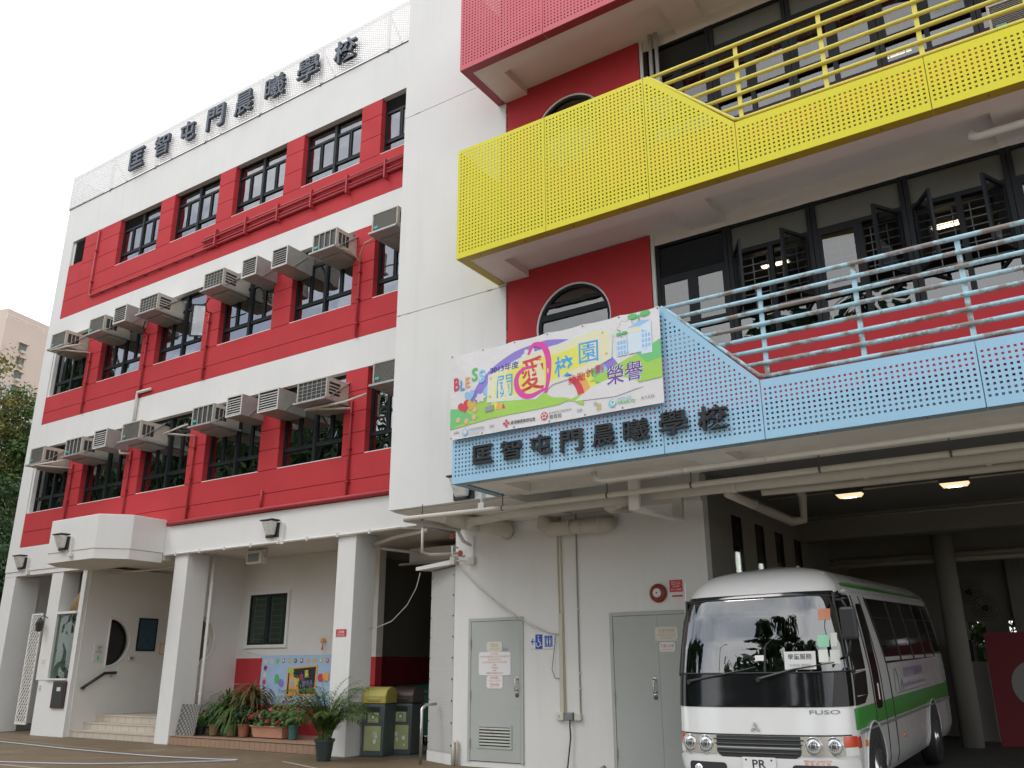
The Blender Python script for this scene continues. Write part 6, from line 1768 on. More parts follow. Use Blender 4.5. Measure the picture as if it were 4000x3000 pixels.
# ================================================================== small things at the entrance
cb = thing('checkered_board', 'silver checkered plate board leaning against the left pillar', 'board', (-16.95, 12.6, ZP))
def cbp(u, v, d): return (-17.05 + .62 * u + .02 * v, 12.56 + .10 * v + .05 * math.sin(u * 3) - d, ZP + .62 * v + .03 * u * (1 - v) * 0)
g = MB(); n_ = 10
vs = [cbp(i / n_, j / 4, 0) for j in range(5) for i in range(n_ + 1)] + [cbp(i / n_, j / 4, -.01) for j in range(5) for i in range(n_ + 1)]
g.add(vs, [(j * 11 + i, j * 11 + i + 1, (j + 1) * 11 + i + 1, (j + 1) * 11 + i) for j in range(4) for i in range(n_)] + [(55 + j * 11 + i, 55 + j * 11 + i + 1, 55 + (j + 1) * 11 + i + 1, 55 + (j + 1) * 11 + i) for j in range(4) for i in range(n_)])
g.build('sheet', 'checker_b', cb)
st_ = MB()
for i in range(12):
    for j in range(12):
        if (i + j) % 2: continue
        a, b = (i + .1) / 12, (j + .1) / 12; c_, d_ = (i + .95) / 12, (j + .95) / 12
        st_.hexa([cbp(a, b, .002), cbp(c_, b, .002), cbp(c_, d_, .002), cbp(a, d_, .002)], [cbp(a, b, .006), cbp(c_, b, .006), cbp(c_, d_, .006), cbp(a, d_, .006)])
st_.build('treads', 'checker_a', cb)
lb = thing('letterbox', 'dark brown letterbox panel set in the white wall by the steps', 'letterbox', (-21.5, 12.44, .6))
g = MB(); g.box(-21.80, -21.24, 12.405, 12.449, .64, 1.255); g.build('door', 'letterbox', lb, bevel=.01)
g = MB(); g.box(-21.74, -21.30, 12.398, 12.404, .70, 1.20); g.build('inset', 'black_plastic', lb)
g = MB(); g.box(-21.58, -21.42, 12.392, 12.397, 1.03, 1.12); g.build('card', 'paper', lb)
tr = thing('trellis', 'white diamond lattice trellis standing against the pillar', 'trellis', (-23.2, 12.6, .2))
tx0, tx1, tz0, tz1 = -23.50, -22.98, .22, 2.92; yt = 12.55
g = MB()
for a in ((tx0, tx0 + .04, tz0, tz1), (tx1 - .04, tx1, tz0, tz1)): g.box(a[0], a[1], yt - .03, yt, a[2], a[3])
for zz in (tz0, tz1 - .04): g.box(tx0 + .04, tx1 - .04, yt - .03, yt, zz, zz + .04)
g.build('frame', 'lattice', tr)
def lat_strips(s):
    q = MB(); step = .15; W_ = tx1 - tx0 - .06
    k = -6
    while tz0 + k * step < tz1:
        za = tz0 + k * step; zb = za + W_ * 1.35
        a0, b0 = za, zb
        xa, xb = (tx0 + .03, tx1 - .03) if s > 0 else (tx1 - .03, tx0 + .03)
        p0, p1 = Vector((xa, yt - .012 - .008 * s, a0)), Vector((xb, yt - .012 - .008 * s, b0))
        if p0.z < tz0 + .02: p0 = p0.lerp(p1, (tz0 + .02 - p0.z) / (p1.z - p0.z))
        if p1.z > tz1 - .02: p1 = p0.lerp(p1, (tz1 - .02 - p0.z) / (p1.z - p0.z))
        if p1.z > p0.z + .03: q.bar(p0, p1, .032, .008, (0, 1, 0))
        k += 1
    return q
for s in (1, -1): lat_strips(s).build('lattice', 'lattice', tr)
wl = thing('wall_lantern', 'small black carriage lantern on the trellis pillar', 'lamp', (-22.6, 12.4, 2.4))
g = MB(); g.lathe((-22.62, 12.28, 2.44), [(.03, 0), (.075, .03), (.095, .23), (.05, .30), (.012, .36)], 6); g.build('cage', 'lantern_black', wl)
g = MB(); g.lathe((-22.62, 12.28, 2.47), [(.055, 0), (.078, .18)], 6); g.build('glass', 'lamp_glass', wl)
g = MB(); g.tube([(-22.62, 12.28, 2.80), (-22.60, 12.34, 2.84), (-22.56, 12.44, 2.78)], .012, 6); g.build('arm', 'lantern_black', wl)
g = MB(); g.box(-29, -24.5, 12.95, 13.9, 0, .168); tag(g.build('kerb', 'wall_joint', bevel=.02), 'low concrete kerb beyond the left corner of the school', 'kerb', kind='structure')
wc_ = thing('watering_can', 'red plastic watering can on the kerb at far left', 'can', (-25.35, 13.15, .17))
g = MB(); g.lathe((-25.35, 13.15, .17), [(.17, 0), (.18, .02), (.17, .26), (.10, .31), (.08, .31)], 16); g.build('body', 'plastic_red', wc_, smooth=True, auto=40)
g = MB(); g.tube([(-25.45, 13.15, .47), (-25.37, 13.13, .59), (-25.25, 13.13, .57), (-25.18, 13.15, .29)], .018, 8); g.build('handle', 'plastic_red', wc_, smooth=True)
g = MB(); g.tube([(-25.5, 13.15, .25), (-25.7, 13.13, .47), (-25.75, 13.12, .53)], [.03, .018, .016], 8); g.build('spout', 'plastic_red', wc_, smooth=True)
bk = thing('bucket', 'red plastic bucket beside the watering can', 'bucket', (-24.78, 13.15, .17))
g = MB(); g.lathe((-24.78, 13.15, .17), [(.13, 0), (.17, .30), (.185, .305), (.185, .32), (.16, .32), (.12, .03), (0, .02)], 18); g.build('body', 'plastic_red', bk, smooth=True, auto=40)
g = MB(); g.tube([(-24.78 + .18 * math.cos(R(a)), 13.15, .48 + .04 * math.sin(R(a))) for a in range(0, 181, 20)], .006, 6); g.build('handle', 'steel', bk)
hs_ = [(-26, 11.0), (-20.8, 10.85), (-17.65, 10.62), (-14.95, 10.60), (-13.5, 10.82), (-13.12, 10.95), (-13.02, 10.90), (-13.1, 10.75), (-13.7, 10.0), (-14.6, 9.2), (-15.6, 8.75), (-16.6, 8.45), (-18, 8.1), (-20, 7.7)]
g = MB(); g.tube([(a, b, .018) for a, b in smooth(hs_, 6)], .012, 6)
tag(g.build('garden_hose', 'hose', smooth=True), 'pale garden hose looped across the concrete yard', 'hose')
# posters and notices in the entrance
def side_sign(name, label, y0, y1, z0, z1, mats, cat='poster'):
    t = thing(name, label, cat, (XS, y0, z0))
    g = MB(); g.box(XS + .001, XS + .02, y0, y1, z0, z1); g.build('frame', mats[0], t)
    g = MB(); g.box(XS + .021, XS + .024, y0 + .04, y1 - .04, z0 + .04, z1 - .04); g.build('sheet', mats[1], t)
    return t
side_sign('framed_poster', 'dark blue framed poster beside the half-moon window', 14.06, 14.62, 1.98, 2.81, ('frame', 'poster_blue'))
side_sign('framed_poster', 'small pinkish notice lower right of the framed poster', 14.75, 15.1, 1.9, 2.2, ('b_peach', 'sticker_pale'))
sg = side_sign('notice', 'white paper notice with green arrow left of the half-moon window', 12.92, 13.16, 1.70, 2.12, ('paper', 'paper'), 'notice')
text('lettering', '上課期間\n訪客\n請往校務處', 'ink_grey', sg, (XS + .026, 13.04, 2.0), .1, rot=(R(90), 0, R(90)), fit=(.17, .17))
g = MB(); g.prism([(13.04, 1.74), (13.0, 1.79), (13.02, 1.79), (13.02, 1.86), (13.06, 1.86), (13.06, 1.79), (13.08, 1.79)], lambda a, b, d: (XS + d, a, b), .0245, .027); g.build('arrow', 'paper_green', sg)
it = thing('intercom', 'small cream intercom box below the half-moon window', 'intercom', (XS, 13.95, 1.7))
g = MB(); g.box(XS + .001, XS + .06, 13.86, 14.08, 1.74, 1.86); g.build('case', 'box_cream', it, bevel=.015)
g = MB(); g.box(XS + .061, XS + .064, 13.90, 14.0, 1.77, 1.83); g.build('panel', 'bus_grey', it)
sign('notice', 'faded white notice on the pillar beside the trellis', -22.54, -22.36, 1.62, 1.80, 'sign_white', [('請勿', 'ink_faded', 1.74, .04, .12), ('吸煙', 'ink_faded', 1.68, .04, .12)], y=12.44, screws=False)
sign('notice', 'small blue printed sticker low on the pillar beside the trellis', -22.50, -22.40, 1.05, 1.17, 'sign_white', [('NOTICE', 'ink_blue', 1.13, .02, .07), ('注意', 'ink_blue', 1.085, .03, .06)], y=12.44, screws=False)
bsk = thing('wicker_basket', 'wicker cone basket on the ledge above the glass case', 'basket', (-21.6, 12.62, 2.92))
g = MB(); g.lathe((-21.55, 12.64, 2.922), [(.20, 0), (.22, .05), (.16, .25), (.07, .42), (.02, .5)], 16); g.build('weave', 'basket', bsk, smooth=True)
dp = thing('display_plant', 'small leafy plant inside the glass display case', 'plant', (-21.7, 12.68, 1.32))
r_ = random.Random(5); g = MB()
for k in range(160):
    p = Vector((r_.uniform(-21.95, -21.4), r_.uniform(12.56, 12.8), 1.34 + r_.random() ** 1.6 * .4)); n_ = Vector((r_.uniform(-1, 1), -1, r_.uniform(0, 1))).normalized(); u_ = n_.cross(Vector((0, .2, 1))).normalized(); v_ = n_.cross(u_); ss = r_.uniform(.02, .04)
    g.add([p + u_ * ss, p + v_ * ss * .6, p - u_ * ss, p - v_ * ss * .6], [(0, 1, 2, 3)])
g.build('leaves', 'leaf_dark', dp, recalc=False)
g = MB(); g.box(-21.98, -21.38, 12.56, 12.82, 1.321, 1.36); g.build('tray', 'soil', dp)
# ================================================================== the school minibus
import numpy as np
BUS = thing('minibus', 'white school minibus with green side stripe parked nose out of the garage', 'bus', (-3.42, 10.0, -.02))
BUS.rotation_euler = (R(1.8), R(-.8), 0)
ZT = [.28, .34, .45, .60, .80, 1.0, 1.11, 1.3, 1.46, 1.8, 2.1, 2.30, 2.42, 2.53, 2.61, 2.665, 2.705, 2.725]
WT = [.90, .95, .99, 1.0, 1.005, 1.01, 1.01, 1.01, 1.005, .975, .94, .91, .875, .80, .68, .52, .32, .10]
FT = [.10, .04, .0, .0, .015, .045, .06, .10, .13, .20, .285, .36, .43, .54, .69, .89, 1.2, 1.65]
RT = [6.95, 6.98, 7.0, 7.0, 7.0, 7.0, 7.0, 7.0, 6.99, 6.97, 6.94, 6.9, 6.86, 6.8, 6.7, 6.55, 6.3, 5.9]
def sm(T, z, k=.035): return float(np.mean(np.interp([z - k, z - k / 2, z, z + k / 2, z + k], ZT, T)))
Wz = lambda z: sm(WT, z); Fz = lambda z: sm(FT, z); Rz = lambda z: sm(RT, z)
DC, PE = .40, 3.0
def f_y(x, z):
    a = min(.9992, abs(x) / Wz(z)); return Fz(z) + DC * (1 - (1 - a ** PE) ** (1 / PE))
def f_x(y, z):
    q = y - Fz(z)
    if q >= DC: return Wz(z)
    return Wz(z) * (1 - ((DC - max(q, .0005)) / DC) ** PE) ** (1 / PE)
def Fpt(x, z, off=0):
    e = .004; gx = (f_y(x + e, z) - f_y(x - e, z)) / (2 * e); gz = (f_y(x, z + e) - f_y(x, z - e)) / (2 * e)
    n = Vector((gx, -1, gz)).normalized(); return Vector((x, f_y(x, z), z)) + n * off
def Spt(y, z, off=0, s=1):
    e = .004; hy = (f_x(y + e, z) - f_x(y - e, z)) / (2 * e); hz = (f_x(y, z + e) - f_x(y, z - e)) / (2 * e)
    n = Vector((1, -hy, -hz)).normalized(); p = Vector((f_x(y, z), y, z)) + n * off
    p.x *= s; return p
def bpart(mb, name, mat, par=BUS, **kw): return mb.build(name, mat, par, world=False, **kw)
# body shell
zs = sorted(set([.28, .31] + [round(.34 + .05 * k, 3) for k in range(0, 46)] + [1.47, 2.285] + [2.62, 2.65, 2.68, 2.70, 2.715, 2.725]))
zs = [z for z in zs if not (abs(z - 1.47) < .02 and z != 1.47) and not (abs(z - 2.285) < .02 and z != 2.285)]
tl = [0, .12, .24, .36, .48, .6, .7, .8, .9, 1.0, 1.1, 1.2, 1.3, 1.4, 1.48, math.pi / 2]
def outline(z):
    w, f, r = Wz(z), Fz(z), Rz(z); pts = []
    for t in tl: pts.append((w * math.sin(t) ** (2 / PE) if t > 0 else 0, f + DC * (1 - math.cos(min(t, 1.5707)) ** (2 / PE))))
    y0, y1 = f + DC, r - .25
    for k in range(1, 12): pts.append((w, y0 + (y1 - y0) * k / 12))
    for t in (0, .3, .6, .9, 1.2, 1.45, math.pi / 2): pts.append((w * math.cos(t) ** (2 / 3) if t < 1.57 else 0, y1 + .25 * math.sin(t) ** (2 / 3) if t > 0 else y1))
    return pts
vs = []; fs = []; npt = None
for z in zs:
    o = outline(z); npt = len(o)
    ring = [(x, y, z) for x, y in o] + [(-x, y, z) for x, y in o[-2:0:-1]]
    vs += ring
n_ = len(vs) // len(zs)
for i in range(len(zs) - 1):
    zm = (zs[i] + zs[i + 1]) / 2
    for j in range(n_):
        j2 = (j + 1) % n_
        xa, xb = vs[i * n_ + j][0], vs[i * n_ + j2][0]; ya = vs[i * n_ + j][1]
        if 1.47 < zm < 2.285 and max(abs(xa), abs(xb)) < .9 * Wz(zm) and ya < 2: continue
        fs.append((i * n_ + j, i * n_ + j2, (i + 1) * n_ + j2, (i + 1) * n_ + j))
fs.append(tuple(range(n_ - 1, -1, -1))); fs.append(tuple((len(zs) - 1) * n_ + j for j in range(n_)))
g = MB(); g.add(vs, fs); body = bpart(g, 'body', 'bus_white', smooth=True, auto=50)
def rrect(a0, a1, b0, b1, r, n=5):
    out = []
    rs = r if isinstance(r, (tuple, list)) else (r,) * 4     # bl, br, tr, tl
    for (ca, cb, st, q) in ((a0 + rs[0], b0 + rs[0], 180, 0), (a1 - rs[1], b0 + rs[1], 270, 1), (a1 - rs[2], b1 - rs[2], 0, 2), (a0 + rs[3], b1 - rs[3], 90, 3)):
        for k in range(n + 1):
            t = R(st + 90 * k / n); out.append((ca + rs[q] * math.cos(t), cb + rs[q] * math.sin(t)))
    return out
def patch(poly, fn, off, nx=16, dz=.04, back=False):
    g = MB(); bs = sorted(set(round(b, 5) for a, b in poly)); lo, hi = bs[0], bs[-1]
    rows = list(bs); k = lo + dz
    while k < hi: rows.append(k); k += dz
    rows = sorted(rows); rr_ = [rows[0]]
    for q in rows[1:]:
        if q - rr_[-1] > .0015: rr_.append(q)
    vs = []; ok = []
    for b in rr_:
        b_ = min(max(b, lo + 1e-5), hi - 1e-5); xs = []
        for (p, q) in zip(poly, poly[1:] + poly[:1]):
            if (p[1] - b_) * (q[1] - b_) < 0: xs.append(p[0] + (q[0] - p[0]) * (b_ - p[1]) / (q[1] - p[1]))
        if len(xs) < 2: xs = [p[0] for p in poly if abs(p[1] - b) < 2e-5] or xs
        a0, a1 = min(xs), max(xs)
        vs += [fn(a0 + (a1 - a0) * i / nx, b, off) for i in range(nx + 1)]
    fs = [(j * (nx + 1) + i, j * (nx + 1) + i + 1, (j + 1) * (nx + 1) + i + 1, (j + 1) * (nx + 1) + i) for j in range(len(rr_) - 1) for i in range(nx)]
    g.add(vs, fs); return g
# black mask round the windscreen: lower band and frame pieces
bpart(patch(rrect(-.988, .988, 1.115, 1.468, .02), Fpt, .006, 40), 'front_band', 'bus_black', smooth=True)
bpart(patch([(-.93, 2.282), (.93, 2.282), (.90, 2.345), (-.90, 2.345)], Fpt, .006, 40), 'windscreen_surround', 'bus_black', smooth=True)
for s in (-1, 1):
    pl_ = [(s * .86, 1.46), (s * .985, 1.46), (s * .90, 2.30), (s * .80, 2.30)]
    bpart(patch(pl_, Fpt, .007, 10), 'windscreen_surround', 'bus_black', smooth=True)
bpart(patch(rrect(-.945, .945, 1.468, 2.29, (.03, .03, .10, .10)) if False else [(-.955, 1.475), (.955, 1.475), (.965, 1.51), (.885, 2.20), (.84, 2.28), (.80, 2.29), (-.80, 2.29), (-.84, 2.28), (-.885, 2.20), (-.965, 1.51)], Fpt, .012, 40), 'windscreen', 'bus_glass', smooth=True)
gk = MB(); gk.tube([Fpt(a, b, .014) for a, b in smooth([(-.955, 1.475), (0, 1.472), (.955, 1.475), (.968, 1.52), (.885, 2.20), (.83, 2.285), (0, 2.295), (-.83, 2.285), (-.885, 2.20), (-.968, 1.52), (-.955, 1.475)], 8)], .009, 6); bpart(gk, 'windscreen_gasket', 'bus_trim', smooth=True)
# interior
g = MB(); g.box(-.9, .9, .55, 6.6, .6, .64); g.box(-.88, .88, .75, 6.4, 2.32, 2.34); g.box(-.9, -.88, .5, 6.4, .64, 2.32); g.box(.88, .9, .5, 6.4, .64, 2.32); g.box(-.88, .88, 6.4, 6.44, .64, 2.32); bpart(g, 'cabin_lining', 'bus_inside')
g = MB(); g.hexa([(-.86, .30, .8), (.86, .30, .8), (.86, .9, .8), (-.86, .9, .8)], [(-.86, .26, 1.50), (.86, .26, 1.50), (.86, .75, 1.52), (-.86, .75, 1.52)]); bpart(g, 'dashboard', 'bus_inside', bevel=.03)
g = MB(); g.tube([(.0 - .45 + .20 * math.cos(R(a)), .85 + .10 * math.sin(R(a)), 1.58 + .17 * math.sin(R(a))) for a in range(0, 360, 18)], .014, 6, closed=True); bpart(g, 'steering_wheel', 'black_plastic')
st = MB(); st.box(-.22, .22, 0, .12, .0, .62); st.box(-.13, .13, .01, .10, .64, .82); sme = st.mesh('seat', 'bus_seat')
for (x, y) in ((-.48, 1.45), (.5, 1.5), (-.6, 2.4), (-.1, 2.4), (.55, 2.6), (-.6, 3.3), (-.1, 3.3), (.55, 3.4)): inst('seat', sme, BUS, (x, y, 1.12))
g = MB(); g.box(-.72, -.15, .42, .45, 2.12, 2.26); bpart(g, 'sun_visor', 'visor_green')
g = MB(); g.tube([(0, .5, 2.24), (0, .48, 2.16)], .012, 6); g.box(-.14, .14, .44, .47, 2.09, 2.16); bpart(g, 'rear_view_mirror', 'sticker_pale')
# papers behind the windscreen
for (x0, x1, z0, z1, m_) in ((.36, .69, 1.50, 1.69, 'paper'), (.72, .83, 1.73, 1.855, 'sticker_green'), (.845, .90, 1.73, 1.875, 'sticker_pale'), (.72, .81, 1.57, 1.70, 'sticker_pale'), (.83, .915, 1.55, 1.695, 'sticker_pale'), (.74, .85, 2.02, 2.14, 'sticker_orange'), (.03, .13, 1.60, 1.66, 'sticker_pale')):
    q = patch([(x0, z0), (x1, z0), (x1, z1), (x0, z1)], Fpt, .0145, 6)
    bpart(q, 'windscreen_notice', m_)
text_on('lettering', '學童服務', 'ink_black', BUS, lambda a, b: Fpt(.525 + a, 1.635 + b, .018), .25, .06, True)
text_on('lettering', 'SCHOOL SERVICE', 'ink_grey', BUS, lambda a, b: Fpt(.525 + a, 1.545 + b, .018), .22, .025, True)
# wipers
for (a, b, c) in (((-.80, 1.385), (-.35, 1.46), (.03, 1.535)), ((.06, 1.405), (.45, 1.50), (.86, 1.565))):
    g = MB(); g.tube([Fpt(*a, .03), Fpt(*b, .035), Fpt((b[0] + c[0]) / 2, (b[1] + c[1]) / 2, .025)], [.016, .011, .006], 6); w_ = bpart(g, 'wiper', 'black_plastic')
    g = MB(); g.tube([Fpt(a[0] + .18, b[1] - .035, .018), Fpt((b[0] + c[0]) / 2, (b[1] + c[1]) / 2, .018), Fpt(*c, .018)], .007, 6); bpart(g, 'blade', 'black_plastic', w_)
    g = MB(); g.lathe(Fpt(*a, .0), [(.025, -.05), (.03, 0)], 10, 'y'); bpart(g, 'pivot', 'black_plastic', w_)
# grille
bpart(patch([(-.40, .60), (.40, .60), (.455, .63), (.535, .822), (-.535, .822), (-.455, .63)], Fpt, .006, 24), 'grille', 'bus_trim', smooth=True)
for k, (zz, w, h_) in enumerate(((.785, .50, .010), (.74, .485, .010), (.70, .465, .018), (.65, .44, .010))):
    g = MB(); g.tube([Fpt(-w + 2 * w * i / 16, zz, .012) for i in range(17)], h_ * .8, 6); bpart(g, 'grille_slat', 'black_plastic' if k != 2 else 'bus_grey')
g = MB(); g.tube([Fpt(-.96 + 1.92 * i / 24, .833, .004) for i in range(25)], .007, 6); bpart(g, 'bonnet_gap', 'ink_black')
# headlights
for s in (-1, 1):
    pl_ = [(s * .455, .60), (s * .44 , .61), (s * .50, .812), (s * .93, .812), (s * .93, .625), (s * .90, .605)]
    xs = sorted([s * .47, s * .885])
    hl = bpart(patch([(xs[0], .63), (xs[1], .63), (xs[1], .822), (xs[0], .822)], Fpt, .007, 12), 'headlight', 'lamp_panel', smooth=True)
    for (cx_, r_) in ((.60, .095), (.80, .095)):
        c = Fpt(s * cx_, .728, .01)
        g = MB(); g.lathe(c, [(r_ * .92, .012), (r_, .0), (r_ * 1.02, -.012), (r_ * .95, -.016), (r_ * .90, -.008)], 24, 'y'); bpart(g, 'bezel', 'chrome', hl, smooth=True)
        g = MB(); g.lathe(c + Vector((0, -.012, 0)), [(r_ * .93, 0), (r_ * .6, -.012), (r_ * .25, -.02), (0, -.021)], 24, 'y'); bpart(g, 'lens', 'lens', hl, smooth=True)
        g = MB()
        for k in range(7):
            a = R(25 * k - 75); g.box(c.x - .003 + .055 * math.sin(a) * .9, c.x + .003 + .055 * math.sin(a) * .9, c.y - .035, c.y - .026, c.z - .045 * math.cos(a), c.z + .045 * math.cos(a))
        g.lathe(c + Vector((0, -.036, 0)), [(.022, 0), (.014, -.006)], 12, 'y'); bpart(g, 'reflector', 'dark_steel', hl)
    xs = sorted([s * .89, s * .992])
    ind = bpart(patch([(xs[0], .715), (xs[1], .715), (xs[1], .822), (xs[0], .822)], Fpt, .007, 8), 'indicator', 'amber_red', smooth=True)
    bpart(patch([(xs[0], .63), (xs[1], .63), (xs[1], .713), (xs[0], .713)], Fpt, .007, 8), 'indicator_lens', 'sticker_pale', smooth=True)
    # corner wrap of the indicator on the side
    y0 = f_y(.992, .7)
    bpart(patch([(y0 - .005, .70), (y0 + .12, .70), (y0 + .10, .81), (y0 - .005, .81)], lambda a, b, o: Spt(a, b, o, s), .007, 4), 'indicator', 'amber_red')
# bumper and lower openings, plate
bpart(patch(rrect(-.985, .985, .30, .605, .03), Fpt, .022, 40), 'bumper', 'bus_white', smooth=True)
for s in (-1, 1):
    xs = sorted([s * .36, s * .82]); bpart(patch(rrect(xs[0], xs[1], .40, .545, .04), Fpt, .026, 12), 'bumper_opening', 'bus_trim')
    g = MB(); g.lathe(Fpt(s * .70, .475, .03), [(.05, 0), (.045, -.012), (0, -.016)], 16, 'y'); bpart(g, 'fog_lamp', 'lens', smooth=True)
c = Fpt(.01, .45, .03)
g = MB(); g.box(-.175, .195, c.y - .014, c.y - .004, .35, .612); pt2 = bpart(g, 'number_plate', 'plate_white', bevel=.004)
text('lettering', 'PR', 'ink_black', pt2, (.012, c.y - .016, .545), .1, fit=(.15, .085), bold=.0012, world=False)
for xx in (-.13, .15):
    g = MB(); g.lathe((xx, c.y - .017, .585), [(.011, 0), (.011, .004)], 8, 'y'); bpart(g, 'screw', 'dark_steel', pt2)
text_on('lettering', 'EMERGENCY ENGINE STOP', 'ink_red', BUS, lambda a, b: Fpt(.62 + a, .585 + b, .025), .27, .022, True)
text_on('lettering', '緊 急 死 火 掣', 'ink_red', BUS, lambda a, b: Fpt(.62 + a, .56 + b, .028), .25, .022, True)
text_on('lettering', 'FUSO', 'bus_grey', BUS, lambda a, b: Fpt(.735 + a, 1.065 + b, .004), .30, .042, True, bold=.012)
# three-diamond emblem
lg = MB(); c = Fpt(-.01, .905, .006)
for k in range(3):
    a = R(90 + 120 * k); L_, w_ = .062, .034
    def rot_(x, z): return (c.x + x * math.cos(a) - z * math.sin(a), c.z + x * math.sin(a) + z * math.cos(a))
    lg.prism([rot_(.004, 0), rot_(L_ / 2, w_ / 2), rot_(L_, 0), rot_(L_ / 2, -w_ / 2)], lambda p, q, d: (p, c.y - d, q), 0, .012)
bpart(lg, 'emblem', 'chrome')
# sides
for s in (1, -1):
    S_ = lambda a, b, o, s=s: Spt(a, b, o, s)
    yc = lambda z: f_y(.985, z) if z < 1.47 else f_y(.93 * Wz(z), z)
    # quarter window in black
    poly = [(.24, 1.118), (.78, 1.118), (.98, 1.20), (1.05, 1.45), (1.12, 2.27), (1.10, 2.31), (.62, 2.335), (.50, 2.0), (.32, 1.46)]
    bpart(patch(poly, S_, .007, 48, .02), 'quarter_window', 'bus_window', smooth=True)
    bpart(patch([(.15, 1.118), (.44, 1.118), (.52, 1.46), (.80, 2.32), (.55, 2.335), (.24, 1.46)], S_, .009, 44, .02), 'corner_pillar', 'bus_window', smooth=True)
    # long window band
    wb = bpart(patch([(2.28, 1.50), (6.72, 1.50), (6.70, 1.54), (6.55, 2.26), (6.5, 2.30), (1.92, 2.30), (1.90, 2.26), (2.24, 1.53)], S_, .006, 30), 'window_band', 'bus_window', smooth=True)
    for yy in (3.25, 4.2, 5.15, 6.0):
        g = MB(); g.tube([S_(yy, 1.51, .008), S_(yy - .05, 1.9, .008), S_(yy - .1, 2.29, .008)], .012, 4); bpart(g, 'window_divider', 'bus_trim', wb)
    g = MB(); g.tube([S_(2.2 + 4.4 * k / 20, 2.06, .008) for k in range(21)], .008, 4); bpart(g, 'window_divider', 'bus_trim', wb)
    # green waist stripe and grey rubbing strip
    bpart(patch([(.30, .875), (6.7, .875), (6.7, 1.09), (.32, 1.09)], S_, .004, 90), 'green_stripe', 'bus_green', smooth=True)
    g = MB(); g.tube([S_(.42 + 6.3 * k / 40, .845, .006) for k in range(41)], .016, 6); bpart(g, 'rubbing_strip', 'bus_grey', smooth=True)
    bpart(patch([(1.0, 2.415), (6.4, 2.415), (6.4, 2.46), (1.2, 2.475), (1.02, 2.45)], S_, .004, 60, .01), 'green_stripe', 'bus_green', smooth=True)
    g = MB(); g.tube([S_(.95 + 5.7 * k / 30, 2.36, .006) for k in range(31)], .012, 6); bpart(g, 'rain_gutter', 'bus_white', smooth=True)
    for yy in (1.05, 5.05):
        bpart(patch([(yy + .50 * math.cos(R(a)), .40 + .50 * math.sin(R(a))) for a in range(0, 181, 12)] + [(yy - .5, .29), (yy + .5, .29)], S_, .008, 16), 'wheel_arch', 'bus_trim')
        g = MB(); g.tube([S_(yy + .51 * math.cos(R(a)), .40 + .51 * math.sin(R(a)), .012) for a in range(-10, 191, 10)], .014, 6); bpart(g, 'arch_lip', 'bus_white', smooth=True)
        X_ = .80 if s > 0 else -1.02
        g = MB(); g.lathe((s * .80, yy, .385), [(.24, s * .22), (.33, s * .225), (.375, s * .19), (.385, s * .12), (.38, s * .02), (.36, 0), (.2, 0)], 32, 'x'); wh = bpart(g, 'wheel', 'rubber', smooth=True)
        g = MB(); g.lathe((s * .80, yy, .385), [(.245, s * .222), (.225, s * .205), (.20, s * .16), (.14, s * .17), (.09, s * .20), (.07, s * .23), (0, s * .235)], 24, 'x'); bpart(g, 'rim', 'steel', wh, smooth=True)
        g = MB()
        for k in range(8):
            a = 2 * math.pi * k / 8; g.lathe((s * .80, yy + .17 * math.cos(a), .385 + .17 * math.sin(a)), [(.032, s * .15), (.032, s * .172)], 10, 'x')
        bpart(g, 'rim_holes', 'rubber', wh)
    g = MB(); g.lathe(S_(.62, .72, .0), [(.035, 0), (.03, s * .02), (0, s * .025)], 12, 'x'); bpart(g, 'side_repeater', 'amber')
    g = MB(); g.lathe(S_(2.75, .62, .0), [(.03, 0), (.025, s * .015), (0, s * .02)], 12, 'x'); bpart(g, 'side_repeater', 'amber')
S_ = lambda a, b, o: Spt(a, b, o, 1)
# passenger door on the visible side
dr = bpart(patch([(1.28, .36), (2.30, .36), (2.22, 1.5), (1.92, 2.31), (1.22, 2.31), (1.26, 1.5)], S_, .003, 12), 'door', 'bus_white', smooth=True)
for pts in ([(1.28, .36), (1.26, 1.5), (1.22, 2.31)], [(2.30, .36), (2.24, 1.5), (1.94, 2.31)], [(1.80, .36), (1.76, 1.5), (1.62, 2.31)]):
    g = MB(); g.tube([S_(a, b, .006) for a, b in smooth(pts, 8)], .008, 5); bpart(g, 'door_seam', 'bus_trim', dr)
bpart(patch(rrect(1.34, 1.68, 1.02, 2.22, .08), S_, .007, 8), 'door_window', 'bus_window', dr, smooth=True)
g = MB(); g.tube([S_(1.42, 1.30, .03), S_(1.42, 1.12, .03)], .012, 6); bpart(g, 'door_handle', 'chrome', dr)
# school name on the side panel
o = bpart(patch([(3.2, 1.30), (4.7, 1.30), (4.7, 1.42), (3.2, 1.42)], S_, .003, 8), 'name_panel', 'bus_white')
text_on('lettering', '匡智屯門晨曦學校', 'b_plum', BUS, lambda a, b: S_(3.95 + a, 1.36 + b, .006), 1.45, .13, True)
text_on('lettering', 'Hong Chi Morninghope School, Tuen Mun', 'b_plum', BUS, lambda a, b: S_(3.95 + a, 1.20 + b, .006), 1.6, .065, True)
g = MB(); g.tube([S_(2.55 + .14 * k / 8 * 2, 1.15 + .28 * math.sin(math.pi * k / 8) ** .5, .006) for k in range(9)], .006, 4); g.tube([S_(2.95 + .06 * k / 6 * 2, 1.15 + .14 * math.sin(math.pi * k / 6) ** .5, .006) for k in range(7)], .006, 4); g.tube([S_(2.5, 1.13, .006), S_(4.8, 1.13, .006)], .004, 4); bpart(g, 'crest', 'bus_grey')
